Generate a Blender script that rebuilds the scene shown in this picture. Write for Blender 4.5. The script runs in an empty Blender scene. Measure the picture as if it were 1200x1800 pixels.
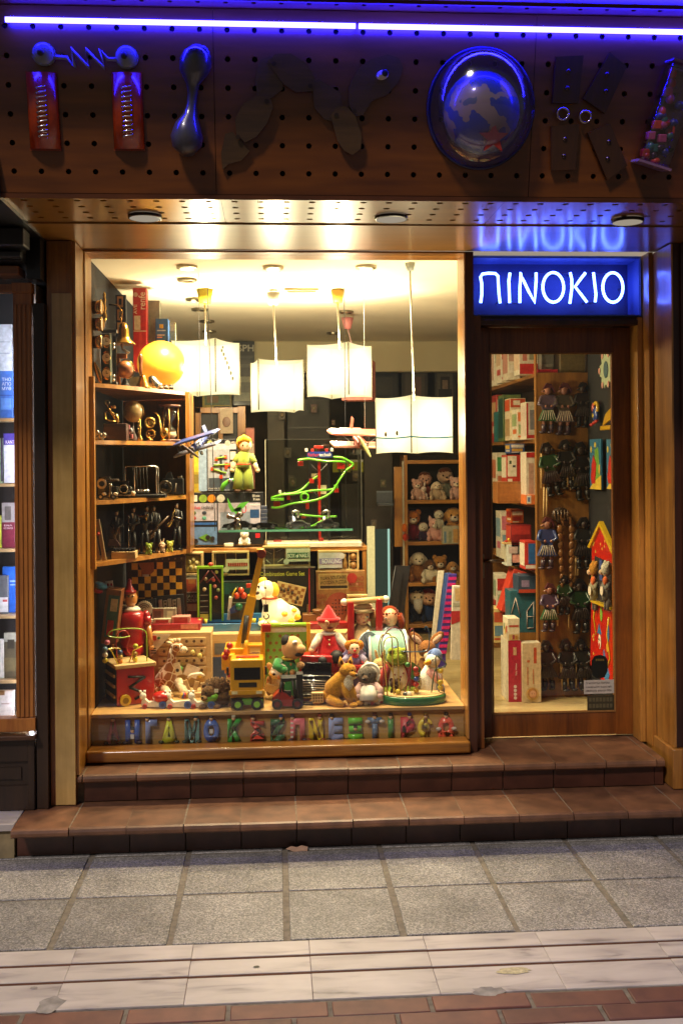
import bpy, bmesh, math, random
from mathutils import Vector, Matrix, Euler
PI = math.pi
RND = random.Random(11)
S = bpy.context.scene
COL = S.collection

# ------------------------------------------------------------------ camera
FPX, HORIZON, YAW, ROLL = 1821.27, 806.04, 0.06465, -0.00842
EYE = Vector((0.87662, -4.42315, 1.69837))
_f = Vector((math.sin(YAW), math.cos(YAW), 0)); _r = Vector((math.cos(YAW), -math.sin(YAW), 0)); _u = Vector((0, 0, 1))
RIGHT = _r * math.cos(ROLL) + _u * math.sin(ROLL)
UP = _u * math.cos(ROLL) - _r * math.sin(ROLL)
FWD = _f
cd = bpy.data.cameras.new('camera'); cam = bpy.data.objects.new('camera', cd); COL.objects.link(cam)
cd.sensor_fit = 'VERTICAL'; cd.sensor_height = 36.0; cd.lens = 36.0 * FPX / 1800.0
cd.shift_y = -(900.0 - HORIZON) / 1800.0
cd.clip_start = 0.05; cd.clip_end = 200.0
cam.matrix_world = Matrix(((RIGHT.x, UP.x, -FWD.x, EYE.x), (RIGHT.y, UP.y, -FWD.y, EYE.y), (RIGHT.z, UP.z, -FWD.z, EYE.z), (0, 0, 0, 1)))
S.camera = cam

# ------------------------------------------------------------------ night sky, the street's own light, exposure
W = bpy.data.worlds.new('World'); S.world = W; W.use_nodes = True
wn = W.node_tree.nodes; wl = W.node_tree.links
sky = wn.new('ShaderNodeTexSky'); sky.sky_type = 'NISHITA'; sky.sun_disc = False
SUN_EL, SUN_AZ = math.radians(46), math.radians(211)      # high, over the camera's left shoulder
sky.sun_elevation = SUN_EL; sky.sun_rotation = SUN_AZ
wl.new(sky.outputs[0], wn['Background'].inputs[0]); wn['Background'].inputs[1].default_value = 0.013
b2 = wn.new('ShaderNodeBackground'); b2.inputs[0].default_value = (1, .74, .46, 1); b2.inputs[1].default_value = .03      # the glow of the lit street all round
ad = wn.new('ShaderNodeAddShader'); wl.new(wn['Background'].outputs[0], ad.inputs[0]); wl.new(b2.outputs[0], ad.inputs[1]); wl.new(ad.outputs[0], wn['World Output'].inputs[0])
sl = bpy.data.lights.new('street_light', 'SUN'); so = bpy.data.objects.new('street_light', sl); COL.objects.link(so)
sl.energy = 1.9; sl.angle = math.radians(7); sl.color = (1.0, 0.88, 0.82)
_d = Vector((math.sin(SUN_AZ) * math.cos(SUN_EL), math.cos(SUN_AZ) * math.cos(SUN_EL), math.sin(SUN_EL)))
so.rotation_euler = _d.to_track_quat('Z', 'Y').to_euler()
S.view_settings.view_transform = 'Standard'; S.view_settings.look = 'None'
S.view_settings.gamma = 1.0; S.view_settings.use_curve_mapping = False; S.view_settings.exposure = 0.0
S.cycles.use_denoising = True
S.cycles.max_bounces = 8; S.cycles.transparent_max_bounces = 16
S.cycles.diffuse_bounces = 4; S.cycles.glossy_bounces = 4; S.cycles.transmission_bounces = 6
S.cycles.sample_clamp_indirect = 4.0; S.cycles.caustics_reflective = False; S.cycles.caustics_refractive = False

# ------------------------------------------------------------------ measuring helpers
def ray(px, py):
    return FWD + RIGHT * ((px - 600) / FPX) + UP * ((HORIZON - py) / FPX)
def at(px, py, Y):                 # the point of the upright plane at depth Y seen along this direction
    d = ray(px, py); return EYE + d * ((Y - EYE.y) / d.y)
def onz(px, py, z):                # the point of the level plane at height z
    d = ray(px, py); return EYE + d * ((z - EYE.z) / d.z)
def ppm(p):                        # how many photo pixels a metre spans there
    return FPX / (p - EYE).dot(FWD)

# ------------------------------------------------------------------ materials
def lin(h):
    h = h.lstrip('#'); o = []
    for i in (0, 2, 4):
        c = int(h[i:i + 2], 16) / 255
        o.append(c / 12.92 if c <= .04045 else ((c + .055) / 1.055) ** 2.4)
    return (o[0], o[1], o[2], 1)
_M = {}
def newmat(key):
    m = bpy.data.materials.new(key); m.use_nodes = True
    n = m.node_tree.nodes; return m, n, m.node_tree.links, n['Principled BSDF']
def C(h, rough=.45, metal=0, coat=0, var=.12, bump=0, scale=60, emit=0, sheen=0, spec=.5, alpha=1):
    key = ('C', h, rough, metal, coat, var, bump, scale, emit, sheen, spec, alpha)
    if key in _M: return _M[key]
    m, n, l, b = newmat('finish_' + h)
    b.inputs['Roughness'].default_value = rough; b.inputs['Metallic'].default_value = metal
    b.inputs['Coat Weight'].default_value = coat; b.inputs['Coat Roughness'].default_value = .08
    b.inputs['Specular IOR Level'].default_value = spec
    if sheen: b.inputs['Sheen Weight'].default_value = sheen; b.inputs['Sheen Roughness'].default_value = .5
    b.inputs['Base Color'].default_value = lin(h)
    if var or bump:
        tc = n.new('ShaderNodeTexCoord'); nz = n.new('ShaderNodeTexNoise'); nz.inputs['Scale'].default_value = scale
        nz.inputs['Detail'].default_value = 4; l.new(tc.outputs['Object'], nz.inputs['Vector'])
        if var:
            hs = n.new('ShaderNodeMapRange'); hs.inputs[1].default_value = .3; hs.inputs[2].default_value = .7
            hs.inputs[3].default_value = 1 - var; hs.inputs[4].default_value = 1 + var
            l.new(nz.outputs['Fac'], hs.inputs[0])
            mx = n.new('ShaderNodeMix'); mx.data_type = 'RGBA'; mx.blend_type = 'MULTIPLY'; mx.inputs[0].default_value = 1
            mx.inputs[6].default_value = lin(h); l.new(hs.outputs[0], mx.inputs[7]); l.new(mx.outputs[2], b.inputs['Base Color'])
        if bump:
            bp = n.new('ShaderNodeBump'); bp.inputs['Strength'].default_value = bump; bp.inputs['Distance'].default_value = .004
            l.new(nz.outputs['Fac'], bp.inputs['Height']); l.new(bp.outputs[0], b.inputs['Normal'])
    if emit:
        b.inputs['Emission Color'].default_value = lin(h); b.inputs['Emission Strength'].default_value = emit
    _M[key] = m; return m
PLUSH = set()
def plush(h, var=.35):
    m = C(h, rough=1, var=var, bump=1.0, scale=150, sheen=.12, spec=.06); PLUSH.add(m); return m
def cloth(h): return C(h, rough=.9, var=.12, bump=.3, scale=240, sheen=.3, spec=.2)
def paint(h): return C(h, rough=.28, coat=.5, var=.06, scale=25)
def card(h): return C(h, rough=.4, var=.2, scale=48, coat=.15)
def brass(h='b88a3a'): return C(h, rough=.25, metal=1, var=.15)
def steel(h='c8c8c8', r=.2): return C(h, rough=r, metal=1, var=.1)
def glow(h, s):
    key = ('E', h, s)
    if key in _M: return _M[key]
    m, n, l, b = newmat('glow_' + h)
    e = n.new('ShaderNodeEmission'); e.inputs[0].default_value = lin(h); e.inputs[1].default_value = s
    l.new(e.outputs[0], n['Material Output'].inputs[0]); _M[key] = m; return m
def paper(strength, cols=('fff4d2', 'ffe7a8')):      # lit paper: lets part of the bulb's light straight through, glows more towards the bulb's height
    key = ('P', strength, cols)
    if key in _M: return _M[key]
    m, n, l, b = newmat('lit_paper'); t = n.new('ShaderNodeBsdfTransparent'); e = n.new('ShaderNodeEmission'); x = n.new('ShaderNodeMixShader'); x.inputs[0].default_value = .62
    a = n.new('ShaderNodeAttribute'); a.attribute_name = 'bulb'; rp = n.new('ShaderNodeValToRGB'); rp.color_ramp.elements[0].color = lin(cols[1]); rp.color_ramp.elements[1].color = lin(cols[0]); l.new(a.outputs['Fac'], rp.inputs[0])
    mr = n.new('ShaderNodeMapRange'); mr.inputs[3].default_value = strength * .62; mr.inputs[4].default_value = strength * 1.15; l.new(a.outputs['Fac'], mr.inputs[0])
    l.new(rp.outputs[0], e.inputs[0]); l.new(mr.outputs[0], e.inputs[1]); l.new(t.outputs[0], x.inputs[1]); l.new(e.outputs[0], x.inputs[2]); l.new(x.outputs[0], n['Material Output'].inputs[0])
    _M[key] = m; return m
def glass(tint='ffffff', spec=.08, rough=.02):      # a thin pane: clear with a faint reflection
    key = ('G', tint, spec, rough)
    if key in _M: return _M[key]
    m, n, l, b = newmat('glass_' + tint)
    t = n.new('ShaderNodeBsdfTransparent'); t.inputs[0].default_value = lin(tint)
    g = n.new('ShaderNodeBsdfGlossy'); g.inputs['Roughness'].default_value = rough
    fr = n.new('ShaderNodeLayerWeight'); fr.inputs[0].default_value = .5; pw = n.new('ShaderNodeMath'); pw.operation = 'POWER'; pw.inputs[1].default_value = 4.5; l.new(fr.outputs['Facing'], pw.inputs[0])
    ml = n.new('ShaderNodeMath'); ml.operation = 'MULTIPLY_ADD'; ml.inputs[1].default_value = .8; ml.inputs[2].default_value = spec
    l.new(pw.outputs[0], ml.inputs[0]); x = n.new('ShaderNodeMixShader'); l.new(ml.outputs[0], x.inputs[0])
    l.new(t.outputs[0], x.inputs[1]); l.new(g.outputs[0], x.inputs[2]); l.new(x.outputs[0], n['Material Output'].inputs[0])
    _M[key] = m; return m
def wood(h1, h2, axis=0, rough=.35, coat=.3, scale=9, bump=.08, stretch=.07):
    key = ('W', h1, h2, axis, rough, coat, scale, bump)
    if key in _M: return _M[key]
    m, n, l, b = newmat('wood_' + h1)
    tc = n.new('ShaderNodeTexCoord'); mp = n.new('ShaderNodeMapping'); sc = [1, 1, 1]; sc[axis] = stretch
    mp.inputs['Scale'].default_value = sc; l.new(tc.outputs['Object'], mp.inputs[0])
    a = n.new('ShaderNodeTexNoise'); a.inputs['Scale'].default_value = scale; a.inputs['Detail'].default_value = 7
    a.inputs['Roughness'].default_value = .6; a.inputs['Distortion'].default_value = .6
    f = n.new('ShaderNodeTexNoise'); f.inputs['Scale'].default_value = scale * 14; f.inputs['Detail'].default_value = 3
    l.new(mp.outputs[0], a.inputs['Vector']); l.new(mp.outputs[0], f.inputs['Vector'])
    ad = n.new('ShaderNodeMath'); ad.operation = 'MULTIPLY_ADD'; ad.inputs[1].default_value = .35
    l.new(f.outputs['Fac'], ad.inputs[0]); l.new(a.outputs['Fac'], ad.inputs[2])
    rp = n.new('ShaderNodeValToRGB'); rp.color_ramp.elements[0].position = .5; rp.color_ramp.elements[1].position = .84
    rp.color_ramp.elements[0].color = lin(h1); rp.color_ramp.elements[1].color = lin(h2)
    l.new(ad.outputs[0], rp.inputs[0])
    g = n.new('ShaderNodeTexNoise'); g.inputs['Scale'].default_value = 2.6; g.inputs['Detail'].default_value = 8; g.inputs['Roughness'].default_value = .65; l.new(tc.outputs['Object'], g.inputs['Vector'])
    mr = n.new('ShaderNodeMapRange'); mr.inputs[1].default_value = .32; mr.inputs[2].default_value = .68; mr.inputs[3].default_value = .68; mr.inputs[4].default_value = 1.12; l.new(g.outputs['Fac'], mr.inputs[0])
    mx = n.new('ShaderNodeMix'); mx.data_type = 'RGBA'; mx.blend_type = 'MULTIPLY'; mx.inputs[0].default_value = 1; l.new(rp.outputs[0], mx.inputs[6]); l.new(mr.outputs[0], mx.inputs[7]); l.new(mx.outputs[2], b.inputs['Base Color'])
    mr = n.new('ShaderNodeMapRange'); mr.inputs[3].default_value = rough + .16; mr.inputs[4].default_value = max(.05, rough - .08); l.new(g.outputs['Fac'], mr.inputs[0]); l.new(mr.outputs[0], b.inputs['Roughness'])
    b.inputs['Coat Weight'].default_value = coat; b.inputs['Coat Roughness'].default_value = .16
    bp = n.new('ShaderNodeBump'); bp.inputs['Strength'].default_value = bump; bp.inputs['Distance'].default_value = .003
    l.new(ad.outputs[0], bp.inputs['Height']); l.new(bp.outputs[0], b.inputs['Normal'])
    _M[key] = m; return m

# ------------------------------------------------------------------ mesh builder: coordinates are (x, y down, depth) in photo pixels of the thing's own plane
class B:
    def __init__(s, t, mat):
        s.t, s.bm, s.mats = t, bmesh.new(), [mat]; s.mi = 0; s.i0 = 0
    def mat(s, m):
        if m not in s.mats: s.mats.append(m)
        s.mi = s.mats.index(m); return s
    def v(s, x, y, d): return s.bm.verts.new((x, d, -y))
    def f(s, vs, smooth=False):
        try: fc = s.bm.faces.new(vs)
        except ValueError: return None
        fc.material_index = s.mi; fc.smooth = smooth; return fc
    def mark(s): s.bm.verts.ensure_lookup_table(); s.i0 = len(s.bm.verts); return s
    def rot(s, ang, x, y, d=0, axis='Y'):       # turn everything added since mark(); axis Y = in the picture plane, Z = about the upright
        s.bm.verts.ensure_lookup_table()
        c = Vector((x, d, -y)); m = Matrix.Rotation(math.radians(ang), 3, axis)
        for q in s.bm.verts[s.i0:]: q.co = c + m @ (q.co - c)
        return s
    def box(s, x0, x1, y0, y1, d0=0, d1=10, bv=0):
        a = [s.v(x, y, d) for x in (x0, x1) for y in (y0, y1) for d in (d0, d1)]
        fs = [s.f([a[i] for i in q]) for q in ((0, 1, 3, 2), (4, 6, 7, 5), (0, 4, 5, 1), (2, 3, 7, 6), (0, 2, 6, 4), (1, 5, 7, 3))]
        if bv:
            es = {e for fc in fs for e in fc.edges}
            r = bmesh.ops.bevel(s.bm, geom=list(es), offset=bv, segments=2, affect='EDGES', profile=.6)
            for fc in r['faces']: fc.material_index = s.mi; fc.smooth = True
        return s
    def quad(s, p): s.f([s.v(*q) for q in p]); return s
    def prism(s, poly, d0=0, d1=10):
        a = [s.v(x, y, d0) for x, y in poly]; b = [s.v(x, y, d1) for x, y in poly]
        s.f(a); s.f(b[::-1]); n = len(a)
        for i in range(n): s.f([a[i], b[i], b[(i + 1) % n], a[(i + 1) % n]])
        return s
    def ell(s, x, y, d, rx, ry=None, rd=None, seg=14, rings=9, ang=0):
        fz = s.mats[s.mi] in PLUSH and rx > 5
        if fz: seg, rings = 30, 20
        ry = rx if ry is None else ry; rd = rx if rd is None else rd
        ca, sa = math.cos(math.radians(ang)), math.sin(math.radians(ang)); g = []
        for i in range(rings + 1):
            th = PI * i / rings; row = []
            for j in range(seg):
                ph = 2 * PI * j / seg
                f_ = 1 + RND.uniform(-.055, .055) if fz else 1
                ex, ed, ey = f_ * rx * math.sin(th) * math.cos(ph), f_ * rd * math.sin(th) * math.sin(ph), -f_ * ry * math.cos(th)
                row.append((x + ex * ca - ey * sa, y + ex * sa + ey * ca, d + ed))
            g.append([s.v(*row[0])] if i in (0, rings) else [s.v(*q) for q in row])
        for i in range(rings):
            for j in range(seg):
                k = (j + 1) % seg
                if i == 0: s.f([g[0][0], g[1][j], g[1][k]], True)
                elif i == rings - 1: s.f([g[i][j], g[i + 1][0], g[i][k]], True)
                else: s.f([g[i][j], g[i + 1][j], g[i + 1][k], g[i][k]], True)
        return s
    def tube(s, pts, r, seg=8, cap=True):
        P = [Vector((p[0], p[2] if len(p) > 2 else 0, -p[1])) for p in pts]
        rs = r if isinstance(r, (list, tuple)) else [r] * len(P); rows = []; pn = None
        for i, p in enumerate(P):
            t = (P[min(i + 1, len(P) - 1)] - P[max(i - 1, 0)])
            t = t.normalized() if t.length > 1e-9 else Vector((0, 0, 1))
            if pn is None: n = t.orthogonal().normalized()
            else:
                n = pn - t * pn.dot(t); n = n.normalized() if n.length > 1e-6 else t.orthogonal().normalized()
            pn = n; b = t.cross(n)
            rows.append([s.bm.verts.new(p + (n * math.cos(2 * PI * j / seg) + b * math.sin(2 * PI * j / seg)) * rs[i]) for j in range(seg)])
        for i in range(len(P) - 1):
            for j in range(seg): s.f([rows[i][j], rows[i][(j + 1) % seg], rows[i + 1][(j + 1) % seg], rows[i + 1][j]], True)
        if cap: s.f(rows[0][::-1]); s.f(rows[-1])
        return s
    def cyl(s, p, q, r, r2=None, seg=14): return s.tube([p, q], [r, r if r2 is None else r2], seg)
    def ring(s, x, y, d, Rr, r, seg=22, sub=6, axis='Y', a0=0, a1=360, sx=1, sy=1):
        n = seg if a1 - a0 < 360 else seg + 1; pts = []
        for i in range(n + (1 if a1 - a0 < 360 else 0)):
            a = math.radians(a0 + (a1 - a0) * i / seg); c, q = Rr * math.cos(a) * sx, Rr * math.sin(a) * sy
            pts.append({'Y': (x + c, y - q, d), 'Z': (x + c, y, d + q), 'X': (x, y - q, d + c)}[axis])
        return s.tube(pts, r, sub)
    def lathe(s, x, d, prof, seg=18, cap=True):     # prof: (radius, y) from top to bottom
        rows = [[s.v(x + r * math.cos(2 * PI * j / seg), y, d + r * math.sin(2 * PI * j / seg)) for j in range(seg)] for r, y in prof]
        for i in range(len(rows) - 1):
            for j in range(seg): s.f([rows[i][j], rows[i + 1][j], rows[i + 1][(j + 1) % seg], rows[i][(j + 1) % seg]], True)
        if cap: s.f(rows[0][::-1]); s.f(rows[-1])
        return s
    def disc(s, x, y, d0, d1, r, ry=None, seg=18):      # round plate facing the viewer
        ry = ry or r
        return s.prism([(x + r * math.cos(2 * PI * j / seg), y + ry * math.sin(2 * PI * j / seg)) for j in range(seg)], d0, d1)
    def out(s, name, parent=None, label=None, fix=True):
        t = s.t; k, o = t.k, Vector((t.ax, 0, -t.ay))
        if fix: bmesh.ops.recalc_face_normals(s.bm, faces=s.bm.faces)
        for q in s.bm.verts: q.co = (q.co - o) * k
        me = bpy.data.meshes.new(name); s.bm.to_mesh(me); s.bm.free()
        for m in s.mats: me.materials.append(m)
        ob = bpy.data.objects.new(name, me); COL.objects.link(ob)
        ob.parent = parent or t.o
        if label: ob['label'] = label
        return ob
_DG = []
def text_mesh(txt, ex=0, bold=0):
    c = bpy.data.curves.new('lettering', 'FONT'); c.body = txt; c.align_x = 'CENTER'; c.align_y = 'CENTER'; c.extrude = ex; c.resolution_u = 3; c.offset = bold
    o = bpy.data.objects.new('lettering', c); COL.objects.link(o)
    dg = bpy.context.evaluated_depsgraph_get(); me = bpy.data.meshes.new_from_object(o.evaluated_get(dg))
    bpy.data.objects.remove(o); bpy.data.curves.remove(c); return me
def tagit(o, label=None, cat=None, group=None, kind=None):
    if label: o['label'] = label
    if cat: o['category'] = cat
    if group: o['group'] = group
    if kind: o['kind'] = kind
    return o
class T:                       # one thing: an Empty at its base; px, py is the foot of it as photographed
    def __init__(s, name, label, cat, px, py, Y=None, on=None, group=None, rz=0, kind=None, base=None, world=None, foot=None):
        p = world or (onz(px, py, on) if (Y is None) else at(px, py, Y))
        if foot is not None:            # stands on the level 'foot' though its foot is hidden from view
            p = Vector((p.x, p.y, foot)); py = HORIZON - FPX * (p - EYE).dot(UP) / (p - EYE).dot(FWD)
        s.k = 1 / ppm(p); s.ax, s.ay = px, py
        if base is not None: p = Vector((p.x, p.y, base))
        s.o = bpy.data.objects.new(name, None); COL.objects.link(s.o); s.o.location = p; s.o.rotation_euler = (0, 0, math.radians(rz))
        s.o.empty_display_size = .05
        tagit(s.o, label, cat, group, kind); s.p = p
    def b(s, m): return B(s, m)
    def text(s, txt, x0, x1, y0, y1, d, m, rot=0, ex=0, parent=None, name='lettering', fitw=True, bold=.012):
        me = text_mesh(txt, 0, bold); co = [v.co.copy() for v in me.vertices]
        if not co: return None
        ax0, ax1 = min(c.x for c in co), max(c.x for c in co); ay0, ay1 = min(c.y for c in co), max(c.y for c in co)
        sx = (x1 - x0) / max(ax1 - ax0, 1e-6); sy = (y1 - y0) / max(ay1 - ay0, 1e-6)
        if not fitw: sx = sy = min(sx, sy)
        cx, cy = (x0 + x1) / 2, (y0 + y1) / 2; ca, sa = math.cos(math.radians(rot)), math.sin(math.radians(rot))
        bm = bmesh.new(); bm.from_mesh(me)
        for v in bm.verts:
            X, Y2 = (v.co.x - (ax0 + ax1) / 2) * sx, (v.co.y - (ay0 + ay1) / 2) * sy
            v.co = ((cx + X * ca - Y2 * sa), d, -(cy - (X * sa + Y2 * ca)))
        if ex:
            r = bmesh.ops.extrude_face_region(bm, geom=bm.faces[:])
            for v in r['geom']:
                if isinstance(v, bmesh.types.BMVert): v.co.y += ex
            bmesh.ops.recalc_face_normals(bm, faces=bm.faces)
        o = Vector((s.ax, 0, -s.ay))
        for v in bm.verts: v.co = (v.co - o) * s.k
        bm.to_mesh(me); bm.free(); me.name = name; me.materials.clear(); me.materials.append(m)
        ob = bpy.data.objects.new(name, me); COL.objects.link(ob); ob.parent = parent or s.o; return ob
def copy_tree(o, parent=None):
    c = o.copy(); COL.objects.link(c)
    if parent is not None: c.parent = parent
    for ch in o.children: copy_tree(ch, c)
    return c
class Wd(B):                   # the same builder in metres and world axes (x, y, z) for the buildings
    def __init__(s, m, o=None, org=(0, 0, 0)):
        s.bm, s.mats, s.mi, s.i0 = bmesh.new(), [m], 0, 0; s.o = o; s.org = Vector(org)
    def v(s, x, y, z): return s.bm.verts.new((x, y, z))
    def tube(s, pts, r, seg=8, cap=True): return B.tube(s, [(p[0], -p[2], p[1]) for p in pts], r, seg, cap)
    def bx(s, x0, x1, y0, y1, z0, z1, bv=0): return s.box(x0, x1, y0, y1, z0, z1, bv)
    def out(s, name, parent=None, label=None, fix=True, kind=None):
        if fix: bmesh.ops.recalc_face_normals(s.bm, faces=s.bm.faces)
        pr = parent or s.o; off = s.org
        for q in s.bm.verts: q.co -= off
        me = bpy.data.meshes.new(name); s.bm.to_mesh(me); s.bm.free()
        for m in s.mats: me.materials.append(m)
        ob = bpy.data.objects.new(name, me); COL.objects.link(ob)
        if pr: ob.parent = pr
        if not pr: ob.location = off
        tagit(ob, label, None, None, kind); return ob
def hub(name, label, cat, loc, group=None):
    o = bpy.data.objects.new(name, None); COL.objects.link(o); o.location = loc; o.empty_display_size = .05
    return tagit(o, label, cat, group)

# ================================================================== building materials
OAK = wood('6e4416', 'aa722c', axis=0, rough=.3, coat=.4)
OAKV = wood('6e4416', 'aa722c', axis=2, rough=.3, coat=.4)
HONEY = wood('8e5820', 'c48a40', axis=0, rough=.28, coat=.5)
HONEYV = wood('8e5820', 'c48a40', axis=2, rough=.28, coat=.5)
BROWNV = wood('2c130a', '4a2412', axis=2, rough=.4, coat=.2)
DOORW = wood('5a2c0a', '8c4e18', axis=2, rough=.38, coat=.3)
BIRCH = wood('a87c40', 'cfa664', axis=0, rough=.45, coat=.2, scale=7)
BIRCHV = wood('b58848', 'd8b070', axis=2, rough=.45, coat=.2, scale=7)
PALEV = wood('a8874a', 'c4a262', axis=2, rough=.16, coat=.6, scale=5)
DARK = C('14100e', rough=.6)
NAVY = C('10131f', rough=.8, var=.1)
BLACK = C('0c0c0e', rough=.5)
def boardmat():
    m, n, l, b = newmat('perforated_board')
    tc = n.new('ShaderNodeTexCoord'); mp = n.new('ShaderNodeMapping'); mp.inputs['Scale'].default_value = (.12, 1, 1)
    l.new(tc.outputs['Object'], mp.inputs[0]); a = n.new('ShaderNodeTexNoise'); a.inputs['Scale'].default_value = 22; a.inputs['Detail'].default_value = 6
    l.new(mp.outputs[0], a.inputs['Vector']); rp = n.new('ShaderNodeValToRGB')
    rp.color_ramp.elements[0].color = lin('522604'); rp.color_ramp.elements[1].color = lin('78400c'); rp.color_ramp.elements[0].position = .3; rp.color_ramp.elements[1].position = .75
    l.new(a.outputs['Fac'], rp.inputs[0]); l.new(rp.outputs[0], b.inputs['Base Color'])
    b.inputs['Roughness'].default_value = .32; b.inputs['Coat Weight'].default_value = .6; b.inputs['Coat Roughness'].default_value = .35
    return m
BOARD = boardmat()
def soffitmat():
    m, n, l, b = newmat('varnished_soffit')
    tc = n.new('ShaderNodeTexCoord'); a = n.new('ShaderNodeTexNoise'); a.inputs['Scale'].default_value = 5; a.inputs['Detail'].default_value = 6
    mp = n.new('ShaderNodeMapping'); mp.inputs['Scale'].default_value = (.3, 3, 1); l.new(tc.outputs['Object'], mp.inputs[0]); l.new(mp.outputs[0], a.inputs['Vector'])
    rp = n.new('ShaderNodeValToRGB'); rp.color_ramp.elements[0].color = lin('6a4212'); rp.color_ramp.elements[1].color = lin('94682a')
    l.new(a.outputs['Fac'], rp.inputs[0]); l.new(rp.outputs[0], b.inputs['Base Color'])
    b.inputs['Roughness'].default_value = .34; b.inputs['Specular IOR Level'].default_value = .5
    b.inputs['Coat Weight'].default_value = .55; b.inputs['Coat Roughness'].default_value = .16; b.inputs['Coat IOR'].default_value = 1.7
    bp = n.new('ShaderNodeBump'); bp.inputs['Strength'].default_value = .12; bp.inputs['Distance'].default_value = .004
    l.new(a.outputs['Fac'], bp.inputs['Height']); l.new(bp.outputs[0], b.inputs['Normal']); l.new(bp.outputs[0], b.inputs['Coat Normal'])
    return m
SOFF = soffitmat()

# ================================================================== the ground
def terrazzo():
    m, n, l, b = newmat('terrazzo')
    tc = n.new('ShaderNodeTexCoord'); ob = n.new('ShaderNodeObjectInfo')
    ad = n.new('ShaderNodeVectorMath'); ad.operation = 'ADD'; l.new(tc.outputs['Object'], ad.inputs[0])
    cb = n.new('ShaderNodeCombineXYZ'); ml = n.new('ShaderNodeMath'); ml.operation = 'MULTIPLY'; ml.inputs[1].default_value = 37
    l.new(ob.outputs['Random'], ml.inputs[0]); l.new(ml.outputs[0], cb.inputs[0]); l.new(ml.outputs[0], cb.inputs[1]); l.new(cb.outputs[0], ad.inputs[1])
    vo = n.new('ShaderNodeTexVoronoi'); vo.inputs['Scale'].default_value = 200; l.new(ad.outputs[0], vo.inputs['Vector'])
    sep = n.new('ShaderNodeSeparateColor'); l.new(vo.outputs['Color'], sep.inputs[0])
    rp = n.new('ShaderNodeValToRGB'); e = rp.color_ramp.elements; e[0].position = 0; e[0].color = lin('6a6866'); e[1].position = 1; e[1].color = lin('d0ccc6')
    for ps, c in ((.25, '827f7c'), (.55, '94908c'), (.8, 'aca7a1')):
        q = e.new(ps); q.color = lin(c)
    rp.color_ramp.interpolation = 'CONSTANT'; l.new(sep.outputs[0], rp.inputs[0])
    nz = n.new('ShaderNodeTexNoise'); nz.inputs['Scale'].default_value = 4.5; nz.inputs['Detail'].default_value = 7; l.new(ad.outputs[0], nz.inputs['Vector'])
    mr = n.new('ShaderNodeMapRange'); mr.inputs[1].default_value = .3; mr.inputs[2].default_value = .75; mr.inputs[3].default_value = .66; mr.inputs[4].default_value = 1.14
    l.new(nz.outputs['Fac'], mr.inputs[0]); mx = n.new('ShaderNodeMix'); mx.data_type = 'RGBA'; mx.blend_type = 'MULTIPLY'; mx.inputs[0].default_value = 1
    hs = n.new('ShaderNodeHueSaturation'); vr = n.new('ShaderNodeMapRange'); vr.inputs[3].default_value = .86; vr.inputs[4].default_value = 1.1; l.new(ob.outputs['Random'], vr.inputs[0]); l.new(vr.outputs[0], hs.inputs['Value']); l.new(rp.outputs[0], hs.inputs['Color'])
    l.new(hs.outputs[0], mx.inputs[6]); l.new(mr.outputs[0], mx.inputs[7]); l.new(mx.outputs[2], b.inputs['Base Color'])
    rr = n.new('ShaderNodeMapRange'); rr.inputs[3].default_value = .28; rr.inputs[4].default_value = .6; l.new(sep.outputs[1], rr.inputs[0]); l.new(rr.outputs[0], b.inputs['Roughness'])
    bp = n.new('ShaderNodeBump'); bp.inputs['Strength'].default_value = .25; bp.inputs['Distance'].default_value = .002; l.new(sep.outputs[1], bp.inputs['Height']); l.new(bp.outputs[0], b.inputs['Normal'])
    return m
def marble():
    m, n, l, b = newmat('marble')
    tc = n.new('ShaderNodeTexCoord'); ob = n.new('ShaderNodeObjectInfo'); ad = n.new('ShaderNodeVectorMath'); ad.operation = 'ADD'
    ml = n.new('ShaderNodeMath'); ml.operation = 'MULTIPLY'; ml.inputs[1].default_value = 53; l.new(ob.outputs['Random'], ml.inputs[0])
    l.new(tc.outputs['Object'], ad.inputs[0]); l.new(ml.outputs[0], ad.inputs[1])
    mp = n.new('ShaderNodeMapping'); mp.inputs['Rotation'].default_value = (0, 0, -1.15); mp.inputs['Scale'].default_value = (1, 5, 1); l.new(ad.outputs[0], mp.inputs[0])
    nz = n.new('ShaderNodeTexNoise'); nz.inputs['Scale'].default_value = 4.2; nz.inputs['Detail'].default_value = 8; nz.inputs['Distortion'].default_value = .5; l.new(mp.outputs[0], nz.inputs['Vector'])
    rp = n.new('ShaderNodeValToRGB'); e = rp.color_ramp.elements; e[0].position = .27; e[0].color = lin('7a7371'); e[1].position = .5; e[1].color = lin('bdb4ae')
    q = e.new(.38); q.color = lin('aca3a0'); q = e.new(.78); q.color = lin('c6beb8'); l.new(nz.outputs['Fac'], rp.inputs[0])
    d = n.new('ShaderNodeTexNoise'); d.inputs['Scale'].default_value = 3; d.inputs['Detail'].default_value = 6; l.new(ad.outputs[0], d.inputs['Vector'])
    mr = n.new('ShaderNodeMapRange'); mr.inputs[1].default_value = .35; mr.inputs[2].default_value = .7; mr.inputs[3].default_value = .8; mr.inputs[4].default_value = 1.03; l.new(d.outputs['Fac'], mr.inputs[0])
    mx = n.new('ShaderNodeMix'); mx.data_type = 'RGBA'; mx.blend_type = 'MULTIPLY'; mx.inputs[0].default_value = 1
    l.new(rp.outputs[0], mx.inputs[6]); l.new(mr.outputs[0], mx.inputs[7]); l.new(mx.outputs[2], b.inputs['Base Color'])
    b.inputs['Roughness'].default_value = .42; return m
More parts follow.
